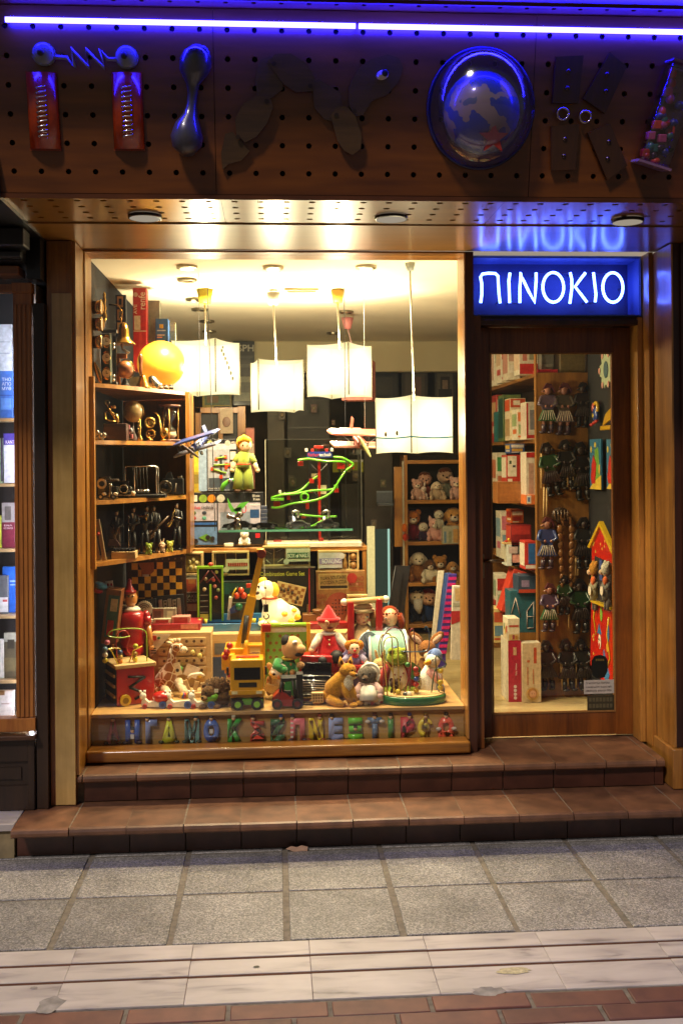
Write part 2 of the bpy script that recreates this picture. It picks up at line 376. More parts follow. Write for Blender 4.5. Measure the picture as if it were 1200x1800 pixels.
def clay(h1, h2, rough=.35, coat=.25):
    m, n, l, b = newmat('clay_' + h1)
    tc = n.new('ShaderNodeTexCoord'); ob = n.new('ShaderNodeObjectInfo'); ad = n.new('ShaderNodeVectorMath'); ad.operation = 'ADD'
    ml = n.new('ShaderNodeMath'); ml.operation = 'MULTIPLY'; ml.inputs[1].default_value = 29; l.new(ob.outputs['Random'], ml.inputs[0])
    l.new(tc.outputs['Object'], ad.inputs[0]); l.new(ml.outputs[0], ad.inputs[1])
    nz = n.new('ShaderNodeTexNoise'); nz.inputs['Scale'].default_value = 11; nz.inputs['Detail'].default_value = 7; l.new(ad.outputs[0], nz.inputs['Vector'])
    rp = n.new('ShaderNodeValToRGB'); rp.color_ramp.elements[0].position = .3; rp.color_ramp.elements[0].color = lin(h1); rp.color_ramp.elements[1].position = .72; rp.color_ramp.elements[1].color = lin(h2)
    l.new(nz.outputs['Fac'], rp.inputs[0]); hs = n.new('ShaderNodeHueSaturation'); mr = n.new('ShaderNodeMapRange'); mr.inputs[3].default_value = .8; mr.inputs[4].default_value = 1.2
    l.new(ob.outputs['Random'], mr.inputs[0]); l.new(mr.outputs[0], hs.inputs['Value']); l.new(rp.outputs[0], hs.inputs['Color']); l.new(hs.outputs[0], b.inputs['Base Color'])
    b.inputs['Roughness'].default_value = rough; b.inputs['Coat Weight'].default_value = coat; b.inputs['Coat Roughness'].default_value = .25
    bp = n.new('ShaderNodeBump'); bp.inputs['Strength'].default_value = .2; bp.inputs['Distance'].default_value = .003; l.new(nz.outputs['Fac'], bp.inputs['Height']); l.new(bp.outputs[0], b.inputs['Normal'])
    return m
TERR, MARB = terrazzo(), marble()
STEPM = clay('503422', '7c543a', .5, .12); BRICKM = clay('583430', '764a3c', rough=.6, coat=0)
GROUT = C('6e665a', rough=.95, var=.3, scale=40); GROUT2 = C('7a6e5c', rough=.95, var=.3, scale=40); RUST = C('4a2818', rough=.9, var=.3, scale=30)

Wd(GROUT).bx(-30, 30, -30, .4, -.2, -.0045).out('pavement', kind='structure')
PAV = bpy.data.objects['pavement']
def piece(name, mesh, parent, loc, rz=0):
    o = bpy.data.objects.new(name, mesh); COL.objects.link(o); o.parent = parent; o.location = loc; o.rotation_euler = (0, 0, rz); return o
def mesh_of(b, name):
    o = b.out(name); me = o.data; bpy.data.objects.remove(o); return me
PITCH = .41233
sl_me = mesh_of(Wd(TERR).box(-.195, .195, -.201, .201, -.02, 0, .003), 'paving_slab')
strip_me = mesh_of(Wd(TERR).box(-.195, .195, 0, .12, -.02, 0, .003), 'paving_slab')
for a in range(-3, 9):
    xc = .08338 + PITCH * (a + .5)
    for yc in (-.347 - PITCH / 2, -.347 + .427 / 2):
        piece('paving_slab', sl_me, PAV, (xc + RND.uniform(-.002, .002), yc, RND.uniform(-.002, .001)), RND.uniform(-.002, .002))
    piece('paving_slab', strip_me, PAV, (xc, .085, 0))
mb = Wd(MARB)
for y0, y1 in ((-.100, 0), (-.219, -.118), (-.400, -.237)): mb.box(-.2013, .2013, y0, y1, -.02, .001, .002)
mb_me = mesh_of(mb, 'marble_tile')
ch = Wd(RUST).bx(-30, 30, -1.166, -.770, -.0035, -.0022).out('tile_bedding', parent=PAV)
for a in range(-3, 8): piece('marble_tile', mb_me, PAV, (.984 - .4035 + .4035 * (a - .5), -.768, RND.uniform(-.001, .001)))
br_me = mesh_of(Wd(BRICKM).box(-.150, .150, -.042, .042, -.02, .0, .004), 'brick')
for a in range(-4, 9):
    piece('brick', br_me, PAV, (1.035 - .1575 + .314 * (a - 2), -1.222, RND.uniform(-.003, .002)), RND.uniform(-.006, .006))
    piece('brick', br_me, PAV, (.922 + .157 + .314 * (a - 2), -1.316, RND.uniform(-.003, .002)), RND.uniform(-.006, .006))
mb = Wd(MARB)
for y0, y1 in ((-.163, 0), (-.282, -.181), (-.400, -.300)): mb.box(-.2013, .2013, y0, y1, -.02, .001, .002)
mb2 = mesh_of(mb, 'marble_tile')
for a in range(-3, 8): piece('marble_tile', mb2, PAV, (.72 + .4035 * (a - 1), -1.366, 0))
# stains, a squashed leaf
ST = C('8a8580', rough=.9, var=.4, scale=20); ST2 = C('b4aa88', rough=.9, var=.3)
def blot(px, py, r, m, name, label, n=20, el=.55):
    p = onz(px, py, .0022); w = Wd(m, None, p); pts = []
    for i in range(n):
        a = 2 * PI * i / n; q = r * RND.uniform(.72, 1.08); pts.append((p.x + q * math.cos(a), p.y + q * math.sin(a) * el, .0022))
    w.f([w.v(*q) for q in pts]); o = w.out(name, fix=False); tagit(o, label, 'stain')
    return o
blot(90, 1765, .045, ST, 'stain', 'dark grey stain on marble paving at the lower left', el=1.3)
blot(857, 1742, .055, ST, 'stain', 'brown grey stain at the edge of the marble strip by the bricks')
blot(902, 1706, .06, ST2, 'stain', 'yellowish stain on the marble paving at right', el=.4)
blot(60, 1736, .014, ST, 'stain', 'tiny dark spot on the marble at far left')
blot(451, 1699, .012, BLACK, 'stain', 'small black chewing gum spot on centre marble tile')
lf = T('leaf', 'pale dry leaf lying against the foot of the lower step', 'leaf', 522, 1494, on=.002)
lf.b(C('c09a80', rough=.8)).prism([(503, 1491), (512, 1487), (522, 1489), (530, 1486), (541, 1489), (540, 1496), (530, 1495), (520, 1498), (511, 1494)], -2, 0).out('blade')

# ================================================================== tiled steps
steps = hub('tiled_steps', 'two dark terracotta tiled steps running along the toy shop front', 'steps', (1.2, .3, 0))
so_ = (1.2, .3, 0)
Wd(GROUT2, steps, so_).bx(-.228, 3.4, .118, .80, 0, .1485).bx(-.228, 3.4, .02, .1175, .140, .1485).out('step_core')
Wd(GROUT2, steps, so_).bx(-.030, 2.685, .350, .80, .149, .2785).bx(-.030, 2.685, .327, .3495, .270, .2785).out('step_core')
def step_tile(w, depth, lip):
    b = Wd(STEPM); pr = [(depth, .0), (depth, -.012), (.05, -.012), (.03, -lip), (.004, -lip), (0, -lip + .006), (0, -.016), (.004, -.005), (.014, 0)]
    A = [b.v(-w / 2, y, z) for y, z in pr]; D = [b.v(w / 2, y, z) for y, z in pr]; n = len(pr)
    b.f(A); b.f(D[::-1])
    for i in range(n): b.f([A[i], D[i], D[(i + 1) % n], A[(i + 1) % n]], smooth=False)
    return mesh_of(b, 'step_tile')
lo_me, up_me = step_tile(.236, .40, .034), step_tile(.236, .44, .034)
RISM = clay('371c13', '502d20')  # darker than the treads: nosing shade put into the riser colour
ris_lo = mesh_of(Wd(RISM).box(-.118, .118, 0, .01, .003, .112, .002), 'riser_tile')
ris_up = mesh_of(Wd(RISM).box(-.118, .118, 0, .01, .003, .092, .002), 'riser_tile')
for a in range(-1, 14):
    x = .24 * (a + .5)
    piece('step_tile', lo_me, steps, (x - 1.2 + RND.uniform(-.001, .001), -.3 + RND.uniform(-.002, .002), .15 + RND.uniform(-.0012, .0008)), RND.uniform(-.005, .005))
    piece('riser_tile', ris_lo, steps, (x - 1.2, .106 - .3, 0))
for a in range(0, 11):
    x = .0035 + .24 * (a + .5)
    piece('step_tile', up_me, steps, (x - 1.2 + RND.uniform(-.001, .001), .0065 + RND.uniform(-.002, .002), .28 + RND.uniform(-.0012, .0008)), RND.uniform(-.005, .005))
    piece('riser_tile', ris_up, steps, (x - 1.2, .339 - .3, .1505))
e_me = step_tile(.036, .44, .034)
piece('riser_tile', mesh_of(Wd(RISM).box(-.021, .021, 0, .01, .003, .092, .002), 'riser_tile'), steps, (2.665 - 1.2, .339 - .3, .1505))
for x in (-.0185, 2.664): piece('step_tile', e_me, steps, (x - 1.2, .0065, .28))

# ================================================================== shop room
XL, XR, YB, ZF, ZC = -.03, 3.05, 6.2, .28, 2.70
WALLC = C('e4d8b0', rough=.9, var=.06, scale=3)
CEILC = C('f0e8d0', rough=.9, var=.04, scale=3)
Wd(wood('a8905c', 'cdb684', axis=0, rough=.35, scale=5)).bx(XL, 3.4, .76, YB, .10, ZF).out('shop_floor', kind='structure')
Wd(CEILC).bx(XL - .1, 3.4, .66, YB, ZC, ZC + .1).out('shop_ceiling', kind='structure')
Wd(C('141620', rough=.85)).bx(XL - .1, XL, .64, YB, ZF, ZC).out('shop_left_wall', kind='structure')
Wd(C('15130f', rough=.85)).bx(3.0, 3.4, .8, YB, ZF, ZC).out('shop_right_wall', kind='structure')
Wd(C('64543f', rough=.85, var=.4, scale=3)).bx(XL - .1, 3.4, YB, YB + .1, ZF, ZC).out('shop_back_wall', kind='structure')
Wd(WALLC).bx(XL, 2.98, 4.4, 4.52, 2.44, ZC - .002).out('ceiling_bulkhead', kind='structure')
# dark outside masonry behind everything at the sides
Wd(C('17100c', rough=.8, var=.3, scale=8)).bx(-6, -.135, .52, .9, 0, 6).bx(3.41, 9, .4, .9, 0, 6).bx(-.135, 3.41, .70, .9, 2.83, 6).out('street_wall', kind='structure')

# ================================================================== pillars
pl = hub('shop_pillar', 'flat varnished wooden pillar with a painted reflection between the bookshop and the toy window', 'pillar', (-.07, .4, .15)); pl['group'] = 'wooden pillars at the ends of the shop front'
po = (-.07, .4, .15)
Wd(OAKV, pl, po).bx(-.134, -.024, .30, .515, .152, 2.686).out('shaft')
Wd(PALEV, pl, po).bx(-.112, -.0245, .294, .2995, .156, 2.45).out('painted_reflection')  # pale sheet stands in for a reflection in the pillar's varnish
Wd(wood('7a3c10', '9a5a20', axis=2), pl, po).bx(-.132, -.1125, .296, .2995, .156, 2.1).out('edge_strip')
Wd(HONEYV, pl, po).bx(-.0235, -.010, .315, .5145, .282, 2.684).out('reveal_board')
pr_ = hub('shop_pillar', 'broad orange wooden pillar with a plinth block at the right of the door', 'pillar', (2.95, .4, .15)); pr_['group'] = 'wooden pillars at the ends of the shop front'
po = (2.95, .4, .15)
Wd(BROWNV, pr_, po).bx(2.731, 3.3, .292, .70, .34, 2.686).out('shaft')  # dark brown: shade of the unlit front put into the wood colour
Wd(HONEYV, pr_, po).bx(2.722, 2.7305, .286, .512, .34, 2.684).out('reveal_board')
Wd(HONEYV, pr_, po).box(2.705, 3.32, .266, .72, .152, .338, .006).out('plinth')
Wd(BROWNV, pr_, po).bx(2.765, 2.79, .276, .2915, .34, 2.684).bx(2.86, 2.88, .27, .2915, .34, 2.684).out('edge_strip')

# ================================================================== display window
win = hub('shop_window', 'big display window with honey wooden frame and lettered panel below', 'window', (.9, .52, .28)); wo = (.9, .52, .28)
Wd(BROWNV, win, wo).bx(-.0095 - .03, -.0108, .5165, .62, .283, 2.688).out('outer_jamb')
Wd(HONEYV, win, wo).bx(-.0105, -.004, .519, .69, .345, 2.68).out('inner_jamb')
Wd(HONEYV, win, wo).bx(1.792, 1.7985, .507, .69, .345, 2.68).out('inner_jamb')
Wd(BROWNV, win, wo).bx(1.799, 1.838, .508, .69, .283, 2.688).out('mullion')
Wd(OAK, win, wo).bx(-.0105, 1.7985, .510, .69, 2.6805, 2.6885).out('head_rail')
Wd(OAK, win, wo).box(-.0095, 1.798, .462, .58, .288, .344, .012).out('sill')
gl = Wd(glass('f8f8f2', .05), win, wo).bx(-.0038, 1.7918, .566, .572, .345, 2.680).out('pane')
# reflections of joints: one dark vertical butt joint between the two sheets of glass
x1 = at(364, 700, .56).x
pan = hub('lettered_board', 'pale birch board under the display carrying wooden alphabet letters', 'panel', (.9, .63, .3))
Wd(BIRCH, pan, (.9, .63, .3)).bx(-.0035, 1.7915, .605, .625, .30, .466).out('board')

# ================================================================== fascia board with drilled holes, leaning out 14 degrees
LEAN = math.radians(14)
fas = hub('shop_fascia', 'wide brown pegboard sign fascia full of drilled holes', 'fascia', (1.3, -.458, 2.692))
def facing(xx0, xx1, hol, mapf, H, z0, mats, name, parent, org, hr=.0105, dep=.022):
    w = Wd(mats[0], parent, org); SG = 12
    def q(u, v, d): return w.v(*mapf(u, v, d))
    nx = max(1, round((xx1 - xx0) / .1)); ny = len(hol); 
    vs = [z0] + [(hol[i] + hol[i + 1]) / 2 for i in range(ny - 1)] + [H]
    us = xx0
    for i in range(nx):
        a, b_ = xx0[i] if isinstance(xx0, list) else xx0 + .1 * i, (xx0 + .1 * (i + 1) if i < nx - 1 else xx1)
        for j in range(ny):
            c, d_ = vs[j], vs[j + 1]; cu, cv = a + .05, hol[j]; ring = []; outer = []; inn = []
            for k in range(SG):
                t = 2 * PI * (k + .5) / SG; cx, cy = math.cos(t), math.sin(t)
                ring.append(q(cu + hr * cx, cv + hr * cy, 0)); inn.append(q(cu + hr * cx, cv + hr * cy, dep))
                s1 = min(((b_ - cu) if cx > 0 else (cu - a)) / max(abs(cx), 1e-9), ((d_ - cv) if cy > 0 else (cv - c)) / max(abs(cy), 1e-9))
                outer.append((cu + s1 * cx, cv + s1 * cy))
            corners = {0: (b_, d_), 1: (a, d_), 2: (a, c), 3: (b_, c)}
            ov = [q(u, v, 0) for u, v in outer]
            w.mat(mats[0])
            for k in range(SG):
                k2 = (k + 1) % SG; fcs = [ring[k], ov[k]]
                t1, t2 = outer[k], outer[k2]
                if abs(t1[0] - t2[0]) > 1e-6 and abs(t1[1] - t2[1]) > 1e-6:      # turn a corner
                    cu_ = b_ if max(t1[0], t2[0]) > b_ - 1e-6 else a; cv_ = d_ if max(t1[1], t2[1]) > d_ - 1e-6 else c
                    fcs.append(q(cu_, cv_, 0))
                fcs += [ov[k2], ring[k2]]; w.f(fcs)
                w.f([ring[k2], inn[k2], inn[k], ring[k]])
            w.mat(mats[1]); w.f(inn)
    return w.out(name, parent)
HOLE = C('050403', rough=.9)
fo = (1.3, -.458, 2.692)
def fmap(u, v, d): return (u, -.458 - v * math.sin(LEAN) + d * math.cos(LEAN), 2.692 + v * math.cos(LEAN) + d * math.sin(LEAN))
rows = [.094 + .1015 * i for i in range(6)]
XH = at(25, 303, -.48).x
x0 = XH - .05 - .3
for n0, n1 in ((0, 11), (11, 23), (23, 33)):
    facing(x0 + .1 * n0 + .0012, x0 + .1 * n1 - .0012, rows, fmap, .672, .016, (BOARD, HOLE), 'fascia_panel', fas, fo)
w = Wd(C('2a170c', rough=.6), fas, fo)
for v0, v1, d0, d1 in ((0, .67, .03, .05),):
    pts = [fmap(u, v, d) for u in (x0, x0 + 3.3) for v in (v0, v1) for d in (d0, d1)]; a = [w.v(*p) for p in pts]
    for q in ((0, 1, 3, 2), (4, 6, 7, 5), (0, 4, 5, 1), (2, 3, 7, 6), (0, 2, 6, 4), (1, 5, 7, 3)): w.f([a[i] for i in q])
w.out('backing_board')
w = Wd(wood('4a2410', '6e3c1a', axis=0), fas, fo)
pts = [fmap(u, v, d) for u in (x0, x0 + 3.3) for v in (-.004, .014) for d in (-.008, .045)]; a = [w.v(*p) for p in pts]
for q in ((0, 1, 3, 2), (4, 6, 7, 5), (0, 4, 5, 1), (2, 3, 7, 6), (0, 2, 6, 4), (1, 5, 7, 3)): w.f([a[i] for i in q])
w.out('edge_trim')
# ledge over the neon tube: drilled underside reaching forward
ly = fmap(0, .676, 0)[1]; lz = fmap(0, .676, 0)[2]
def lmap(u, v, d): return (u, ly - v + .02, lz + d)
facing(x0, x0 + 3.3, [.065, .165], lmap, .23, 0, (BOARD, HOLE), 'ledge_board', fas, fo, hr=.009)
Wd(BOARD, fas, fo).bx(x0, x0 + 3.3, ly - .235, ly - .2105, lz - .012, lz + .20).out('ledge_front')
Wd(BOARD, fas, fo).bx(x0, x0 + 3.3, ly - .085, ly - .075, lz - .010, lz - .0005).out('ledge_lip')
# soffit: drilled front panels and a smooth strip by the window
sof = hub('shop_soffit', 'glossy drilled wooden soffit over the shop step reflecting the neon', 'soffit', (1.3, 0, 2.7)); soo = (1.3, 0, 2.7)
def smap(u, v, d): return (u, v, 2.696 + d)
sr = [-.395, -.300, -.205, -.110]
SX0 = XH - .05 + .015
for n0, n1 in ((-1, 8), (8, 19), (19, 30)):
    facing(SX0 + .1 * n0 + .001, SX0 + .1 * n1 - .001, sr, smap, -.030, -.447, (SOFF, HOLE), 'soffit_panel', sof, soo, hr=.0135)
Wd(SOFF, sof, soo).bx(SX0 - .1, SX0 + 3.0, -.026, .505, 2.690, 2.715).out('smooth_strip')
Wd(DARK, sof, soo).bx(SX0 - .1, SX0 + 3.0, -.45, .5, 2.722, 2.80).out('backing_board')
# flat round lamps on the soffit with a faint glow in their white faces
for px, py in ((255, 381), (687, 383), (1102, 388)):
    p = onz(px, py, 2.69)
    d = hub('soffit_light', {255: 'round flat white soffit lamp at left, ringed in black', 687: 'round flat white soffit lamp near the middle of the soffit', 1102: 'round flat white soffit lamp at right, tinted blue by the neon'}[px], 'lamp', (p.x, p.y, 2.693), 'round lamps under the soffit')
    w = Wd(C('101014', rough=.4), d, (p.x, p.y, 2.693)); R1 = .068
    for (r0, z0, r1, z1) in ((R1, 2.694, R1, 2.683), (R1, 2.683, R1 - .006, 2.6815), (R1 - .006, 2.6815, R1 - .006, 2.684)):
        for k in range(24):
            t, t2 = 2 * PI * k / 24, 2 * PI * (k + 1) / 24
            w.f([w.v(p.x + r * math.cos(t_), p.y + r * math.sin(t_), z) for r, t_, z in ((r0, t, z0), (r0, t2, z0), (r1, t2, z1), (r1, t, z1))])
    w.out('rim', fix=False)
    w = Wd(glow('e8d8c0', .42), d, (p.x, p.y, 2.693)); w.f([w.v(p.x + (R1 - .006) * math.cos(-2 * PI * k / 24), p.y + (R1 - .006) * math.sin(-2 * PI * k / 24), 2.6822) for k in range(24)]); w.out('glowing_face', fix=False)

# ================================================================== neon tube along the fascia
p0, p1 = fmap(at(8, 25, -.66).x, .616, -.038), fmap(x0 + 3.3, .616, -.038)
nt = hub('neon_tube', 'long straight blue neon tube along the top of the fascia', 'neon tube', p0)
xm = at(628, 37, -.66).x
TUBE = glow('6464ff', 1)
def neonmat(key, rgb, s):
    m, n, l, b = newmat(key); e = n.new('ShaderNodeEmission'); e.inputs[0].default_value = rgb + (1,); e.inputs[1].default_value = s; l.new(e.outputs[0], n['Material Output'].inputs[0]); return m
NEON = neonmat('neon_blue', (.012, .010, 1.0), 120)
NEON2 = neonmat('neon_sign', (.09, .17, 1.0), 24)
for a, b_ in ((p0[0], xm - .006), (xm + .006, p1[0])):
    w = Wd(NEON, nt, p0); w.tube([(a, p0[1], p0[2]), (b_, p0[1], p0[2])], .0095, 10); 
    w.out('glass_tube')
# ================================================================== door
dr = hub('shop_door', 'brown wooden shop door with a tall glass pane', 'door', (2.3, .72, .28)); do = (2.3, .72, .28)
DG0, DG1, DZ0, DZ1 = 1.957, 2.586, .408, 2.223
Wd(DOORW, dr, do).box(1.884, DG0, .715, .76, .292, 2.35, .003).out('stile')
Wd(DOORW, dr, do).box(DG1, 2.698, .715, .76, .292, 2.35, .003).out('stile')
Wd(DOORW, dr, do).bx(DG0 + .0005, DG1 - .0005, .717, .758, DZ1, 2.348).out('top_rail')
Wd(DOORW, dr, do).bx(DG0 + .0005, DG1 - .0005, .717, .758, .294, DZ0).out('bottom_rail')
w = Wd(C('8a6030', rough=.5), dr, do)
for a, b_, c, d_ in ((DG0, DG0 + .008, DZ0, DZ1), (DG1 - .008, DG1, DZ0, DZ1), (DG0 + .0085, DG1 - .0085, DZ0, DZ0 + .008), (DG0 + .0085, DG1 - .0085, DZ1 - .008, DZ1)): w.bx(a, b_, .712, .7165, c, d_)
w.out('glazing_bead')
Wd(glass('f4f4ee', .035), dr, do).bx(DG0 + .001, DG1 - .001, .735, .741, DZ0 + .001, DZ1 - .001).out('pane')
hp = at(862, 985, .70); w = Wd(steel('8a7a60', .3), dr, do)
w.tube([(hp.x - .045, .714, hp.z), (hp.x - .045, .672, hp.z)], .009, 8).tube([(hp.x - .045, .672, hp.z), (hp.x + .06, .668, hp.z + .002)], .008, 8).box(hp.x - .06, hp.x - .03, .708, .7145, hp.z - .09, hp.z + .03, .002); w.out('handle')
df = hub('door_frame', 'dark wooden door frame beneath the neon sign box', 'door frame', (2.3, .6, .28)); dfo = (2.3, .6, .28)
Wd(DOORW, df, dfo).bx(1.8385, 1.8825, .56, .78, .283, 2.386).out('jamb')
Wd(HONEYV, df, dfo).box(2.672, 2.70, .60, .714, .283, 2.386, .003).bx(2.70, 2.7215, .515, .78, .283, 2.69).out('jamb')
Wd(BROWNV, df, dfo).bx(1.883, 2.6995, .62, .78, 2.352, 2.388).box(1.8825, 2.6715, .585, .62, 2.345, 2.372, .004).out('lintel')

# neon sign box
sb = hub('sign_box', 'deep blue lit box over the door holding the neon lettering', 'sign box', (2.27, .7, 2.39)); sbo = (2.27, .7, 2.39)
SB0, SB1, SBZ0, SBZ1 = 1.8425, 2.696, 2.391, 2.688
BLUEP = C('1e2a50', rough=.6, var=.05)
Wd(BLUEP, sb, sbo).bx(SB0, SB1, .782, .80, SBZ0, SBZ1).out('back_panel')
Wd(C('3c4c7c', rough=.6, var=.05), sb, sbo).bx(SB0, SB0 + .008, .612, .7815, SBZ0 + .009, SBZ1 - .009).bx(SB1 - .008, SB1, .612, .7815, SBZ0 + .009, SBZ1 - .009).bx(SB0, SB1, .612, .7815, SBZ0, SBZ0 + .0085).bx(SB0, SB1, .612, .7815, SBZ1 - .0085, SBZ1).out('box_side')
w = Wd(C('5a6aa0', rough=.4), sb, sbo)
for a, b_, c, d_ in ((SB0, SB0 + .005, SBZ0, SBZ1), (SB1 - .005, SB1, SBZ0, SBZ1), (SB0 + .0055, SB1 - .0055, SBZ0, SBZ0 + .004), (SB0 + .0055, SB1 - .0055, SBZ1 - .004, SBZ1)): w.bx(a, b_, .603, .6115, c, d_)
w.out('trim')
Wd(glass('f4f4ff', .03), sb, sbo).bx(SB0 + .006, SB1 - .006, .606, .609, SBZ0 + .005, SBZ1 - .005).out('pane')
ns = T('neon_sign', 'blue white neon tube lettering PINOKIO in Greek capitals over the door', 'neon sign', 968, 535, Y=.72)
zx = lambda x: 820 + x / 3.75
zy = lambda y: 440 + y / 3.75
def stroke(pts, name='letter_tube'):
    ns.b(NEON2).tube([(zx(x), zy(y), 0) for x, y in pts], 2.45, 8).out(name)
stroke([(86, 346), (94, 290), (94, 220), (86, 178), (98, 158), (140, 152), (185, 154), (202, 170), (204, 220), (208, 290), (215, 348)])
stroke([(282, 150), (274, 200), (276, 270), (278, 346)])
stroke([(346, 346), (347, 250), (354, 148), (372, 200), (405, 270), (447, 345), (450, 270), (456, 200), (456, 148)])
def oval(cx, cy, rx, ry): return [(cx + rx * math.sin(a), cy - ry * math.cos(a)) for a in [2 * PI * i / 26 for i in range(27)]]
stroke(oval(570, 244, 70, 98)); stroke([(684, 146), (694, 190), (694, 250), (680, 350)]); stroke([(786, 148), (752, 190), (716, 240), (752, 285), (795, 342)])
stroke([(840, 146), (848, 220), (856, 290), (850, 340)]); stroke(oval(970, 244, 68, 98))
for x, y in ((100, 165), (205, 340), (278, 340), (350, 340), (450, 160), (560, 150), (590, 152), (688, 155), (790, 338), (846, 336), (960, 150), (1036, 244)):
    ns.b(C('101430', rough=.5)).cyl((zx(x), zy(y), 1), (zx(x), zy(y), 21), 1.0, seg=6).out('tube_support')
for x, x2, y in ((282, 350, 348), (456, 560, 147), (600, 684, 147), (795, 852, 346), (846, 960, 148)):
    ns.b(C('3a2440', rough=.5)).tube([(zx(x), zy(y), 3), (zx(x2), zy(y), 3)], .9, 6).out('link_wire')

# ================================================================== things on the fascia
def onfas(px, py, off=.012):      # a point of the leaning board
    d = ray(px, py); n = Vector((0, -math.cos(LEAN), -math.sin(LEAN))); q = Vector(fmap(0, 0, -off))
    return EYE + d * ((q - EYE).dot(n) / d.dot(n))
def F(name, label, cat, px, py, off=.004, group=None):
    t = T(name, label, cat, px, py, world=onfas(px, py, off), group=group); t.o.rotation_euler = (LEAN, 0, 0); return t
WHT = C('7c7e90', rough=.3, coat=.4); OLDW = wood('3a2610', '5c4020', axis=0, rough=.35, coat=.5)
t = F('spring_toy', 'two pale discs joined by a zigzag bar, upper left of the fascia', 'wall ornament', 152, 98)
for cx, cy in ((80, 97), (223, 100)):
    d = t.b(WHT).disc(cx, cy, -10, 0, 20).ell(cx, cy, -9, 19, 19, 9).out('disc')
    t.b(C('2a2018', rough=.5)).ell(cx - 3, cy - 1, -19, 6, 6, 4).out('knob', parent=d)
zz = [(96, 102), (120, 103), (133, 119), (128, 88), (158, 119), (153, 88), (184, 119), (178, 88), (190, 104), (206, 104)]
t.b(C('8e88a8', rough=.4)).tube([(x, y, -8) for x, y in zz], 4, 6).out('zigzag_bar')
for x0_, x1_, lab in ((53, 109, 'red half round tube with a silver coil inside, at far left of the fascia'), (199, 257, 'red half round tube with a silver coil inside, beside the dumbbell rattle')):
    t = F('coil_tube', lab, 'wall ornament', (x0_ + x1_) / 2, 262, group='red coil tubes on the fascia')
    w = t.b(C('b4380c', rough=.25, coat=.6)); cx = (x0_ + x1_) / 2; r = 27
    w.prism([(cx + r * math.cos(a), 0) for a in (0, 1)], 0, 1) if 0 else None
    n = 9; A = []; D = []
    for i in range(n + 1):
        a = PI * i / n; A.append(w.v(cx - r * math.cos(a), 136, -r * .55 * math.sin(a))); D.append(w.v(cx - r * math.cos(a), 262, -r * .55 * math.sin(a)))
    for i in range(n): w.f([A[i], A[i + 1], D[i + 1], D[i]], True)
    w.f(A); w.f(D[::-1]); w.f([A[0], D[0], D[-1], A[-1]]); w.out('body')
    sp = []
    for i in range(110): a = i * 2 * PI / 10; sp.append((cx + 9 * math.cos(a), 158 + i * .80, -15 - 2.5 * math.sin(a)))
    t.b(steel('d0c8c8')).tube(sp, 1.3, 5).out('coil')
    for y in (135, 263): t.b(C('8a3820', rough=.3)).box(cx - 27, cx + 27, y - 2, y + 2, -3, 0).out('end_rim')
t = F('dumbbell_rattle', 'grey dumbbell shaped rattle hung upright on the fascia', 'wall ornament', 332, 272)
t.b(C('3e3c48', rough=.3, coat=.6)).tube([(354, 96, -14), (352, 108, -18), (349, 122, -18), (345, 138, -16), (343, 155, -13), (342, 172, -12), (340, 190, -13), (337, 208, -15), (333, 224, -18), (331, 242, -20), (331, 258, -18), (331, 272, -12)],
    [12, 24, 28, 24, 12, 8.5, 8.5, 13, 22, 28, 26, 12], 16).out('body')
t.b(C('42404c', rough=.3)).ell(362, 116, -22, 14, 22, 12).out('bulge')
t = F('wooden_snake', 'jointed dark wooden snake with a round eye zigzagging over the fascia', 'wall ornament', 540, 290)
segs = [[(392, 300), (390, 272), (398, 240), (410, 236), (440, 268), (425, 284), (402, 290)], [(417, 240), (416, 215), (430, 190), (455, 176), (476, 178), (481, 196), (470, 222), (452, 244), (432, 254)],
        [(455, 182), (450, 150), (460, 118), (478, 112), (496, 140), (498, 165), (478, 180)], [(472, 122), (485, 109), (512, 108), (540, 124), (553, 148), (549, 168), (520, 170), (500, 158), (484, 138)],
        [(548, 152), (560, 148), (598, 170), (598, 195), (585, 217), (570, 214), (552, 195)], [(580, 208), (590, 193), (606, 192), (622, 206), (634, 240), (633, 262), (618, 273), (604, 266), (592, 250)],
        [(612, 190), (612, 158), (626, 132), (650, 114), (678, 106), (698, 112), (705, 128), (698, 150), (678, 172), (652, 182), (636, 206), (622, 208)]]
for i, sg in enumerate(segs): t.b(OLDW).prism(sg, -7 - 5 * (i % 2), 0 - 5 * (i % 2)).out('segment')
e = t.b(C('cfc4c0', rough=.4)).ell(669, 140, -10, 11, 8, 5, ang=-20).out('eye'); t.b(BLACK).ell(673, 137, -14, 6, 6, 3).out('pupil', parent=e)
for x, y in ((420, 245), (470, 186), (483, 125), (545, 160), (590, 207), (621, 200)): t.b(C('2a1a10', rough=.4)).disc(x, y, -13.5, -11, 4, seg=10).out('pivot')
t = F('globe_dome', 'clear plastic dome over a globe of blue seas and pale continents', 'wall ornament', 840, 297)
w = t.b(glass('d4d0ff', .16, .10)); w.ell(840, 197, 0, 91, 99, 78, 28, 18)
for q in list(w.bm.verts):
    if q.co.y > .5: q.co.y = .5
w.out('dome')
t.b(C('2c2a4e', rough=.25)).ring(840, 197, -2, 92, 3, 44, 6, sy=1.08).out('rim')
gm, n, l, b = newmat('globe_print'); tc = n.new('ShaderNodeTexCoord'); nz = n.new('ShaderNodeTexNoise'); nz.inputs['Scale'].default_value = 8; nz.inputs['Detail'].default_value = 3
l.new(tc.outputs['Object'], nz.inputs['Vector']); rp = n.new('ShaderNodeValToRGB'); rp.color_ramp.interpolation = 'CONSTANT'; e = rp.color_ramp.elements
e[0].color = lin('1c3c90'); e[0].position = 0; e[1].color = lin('b09a74'); e[1].position = .5; q = e.new(.64); q.color = lin('5e6c68'); q = e.new(.45); q.color = lin('223f8c')
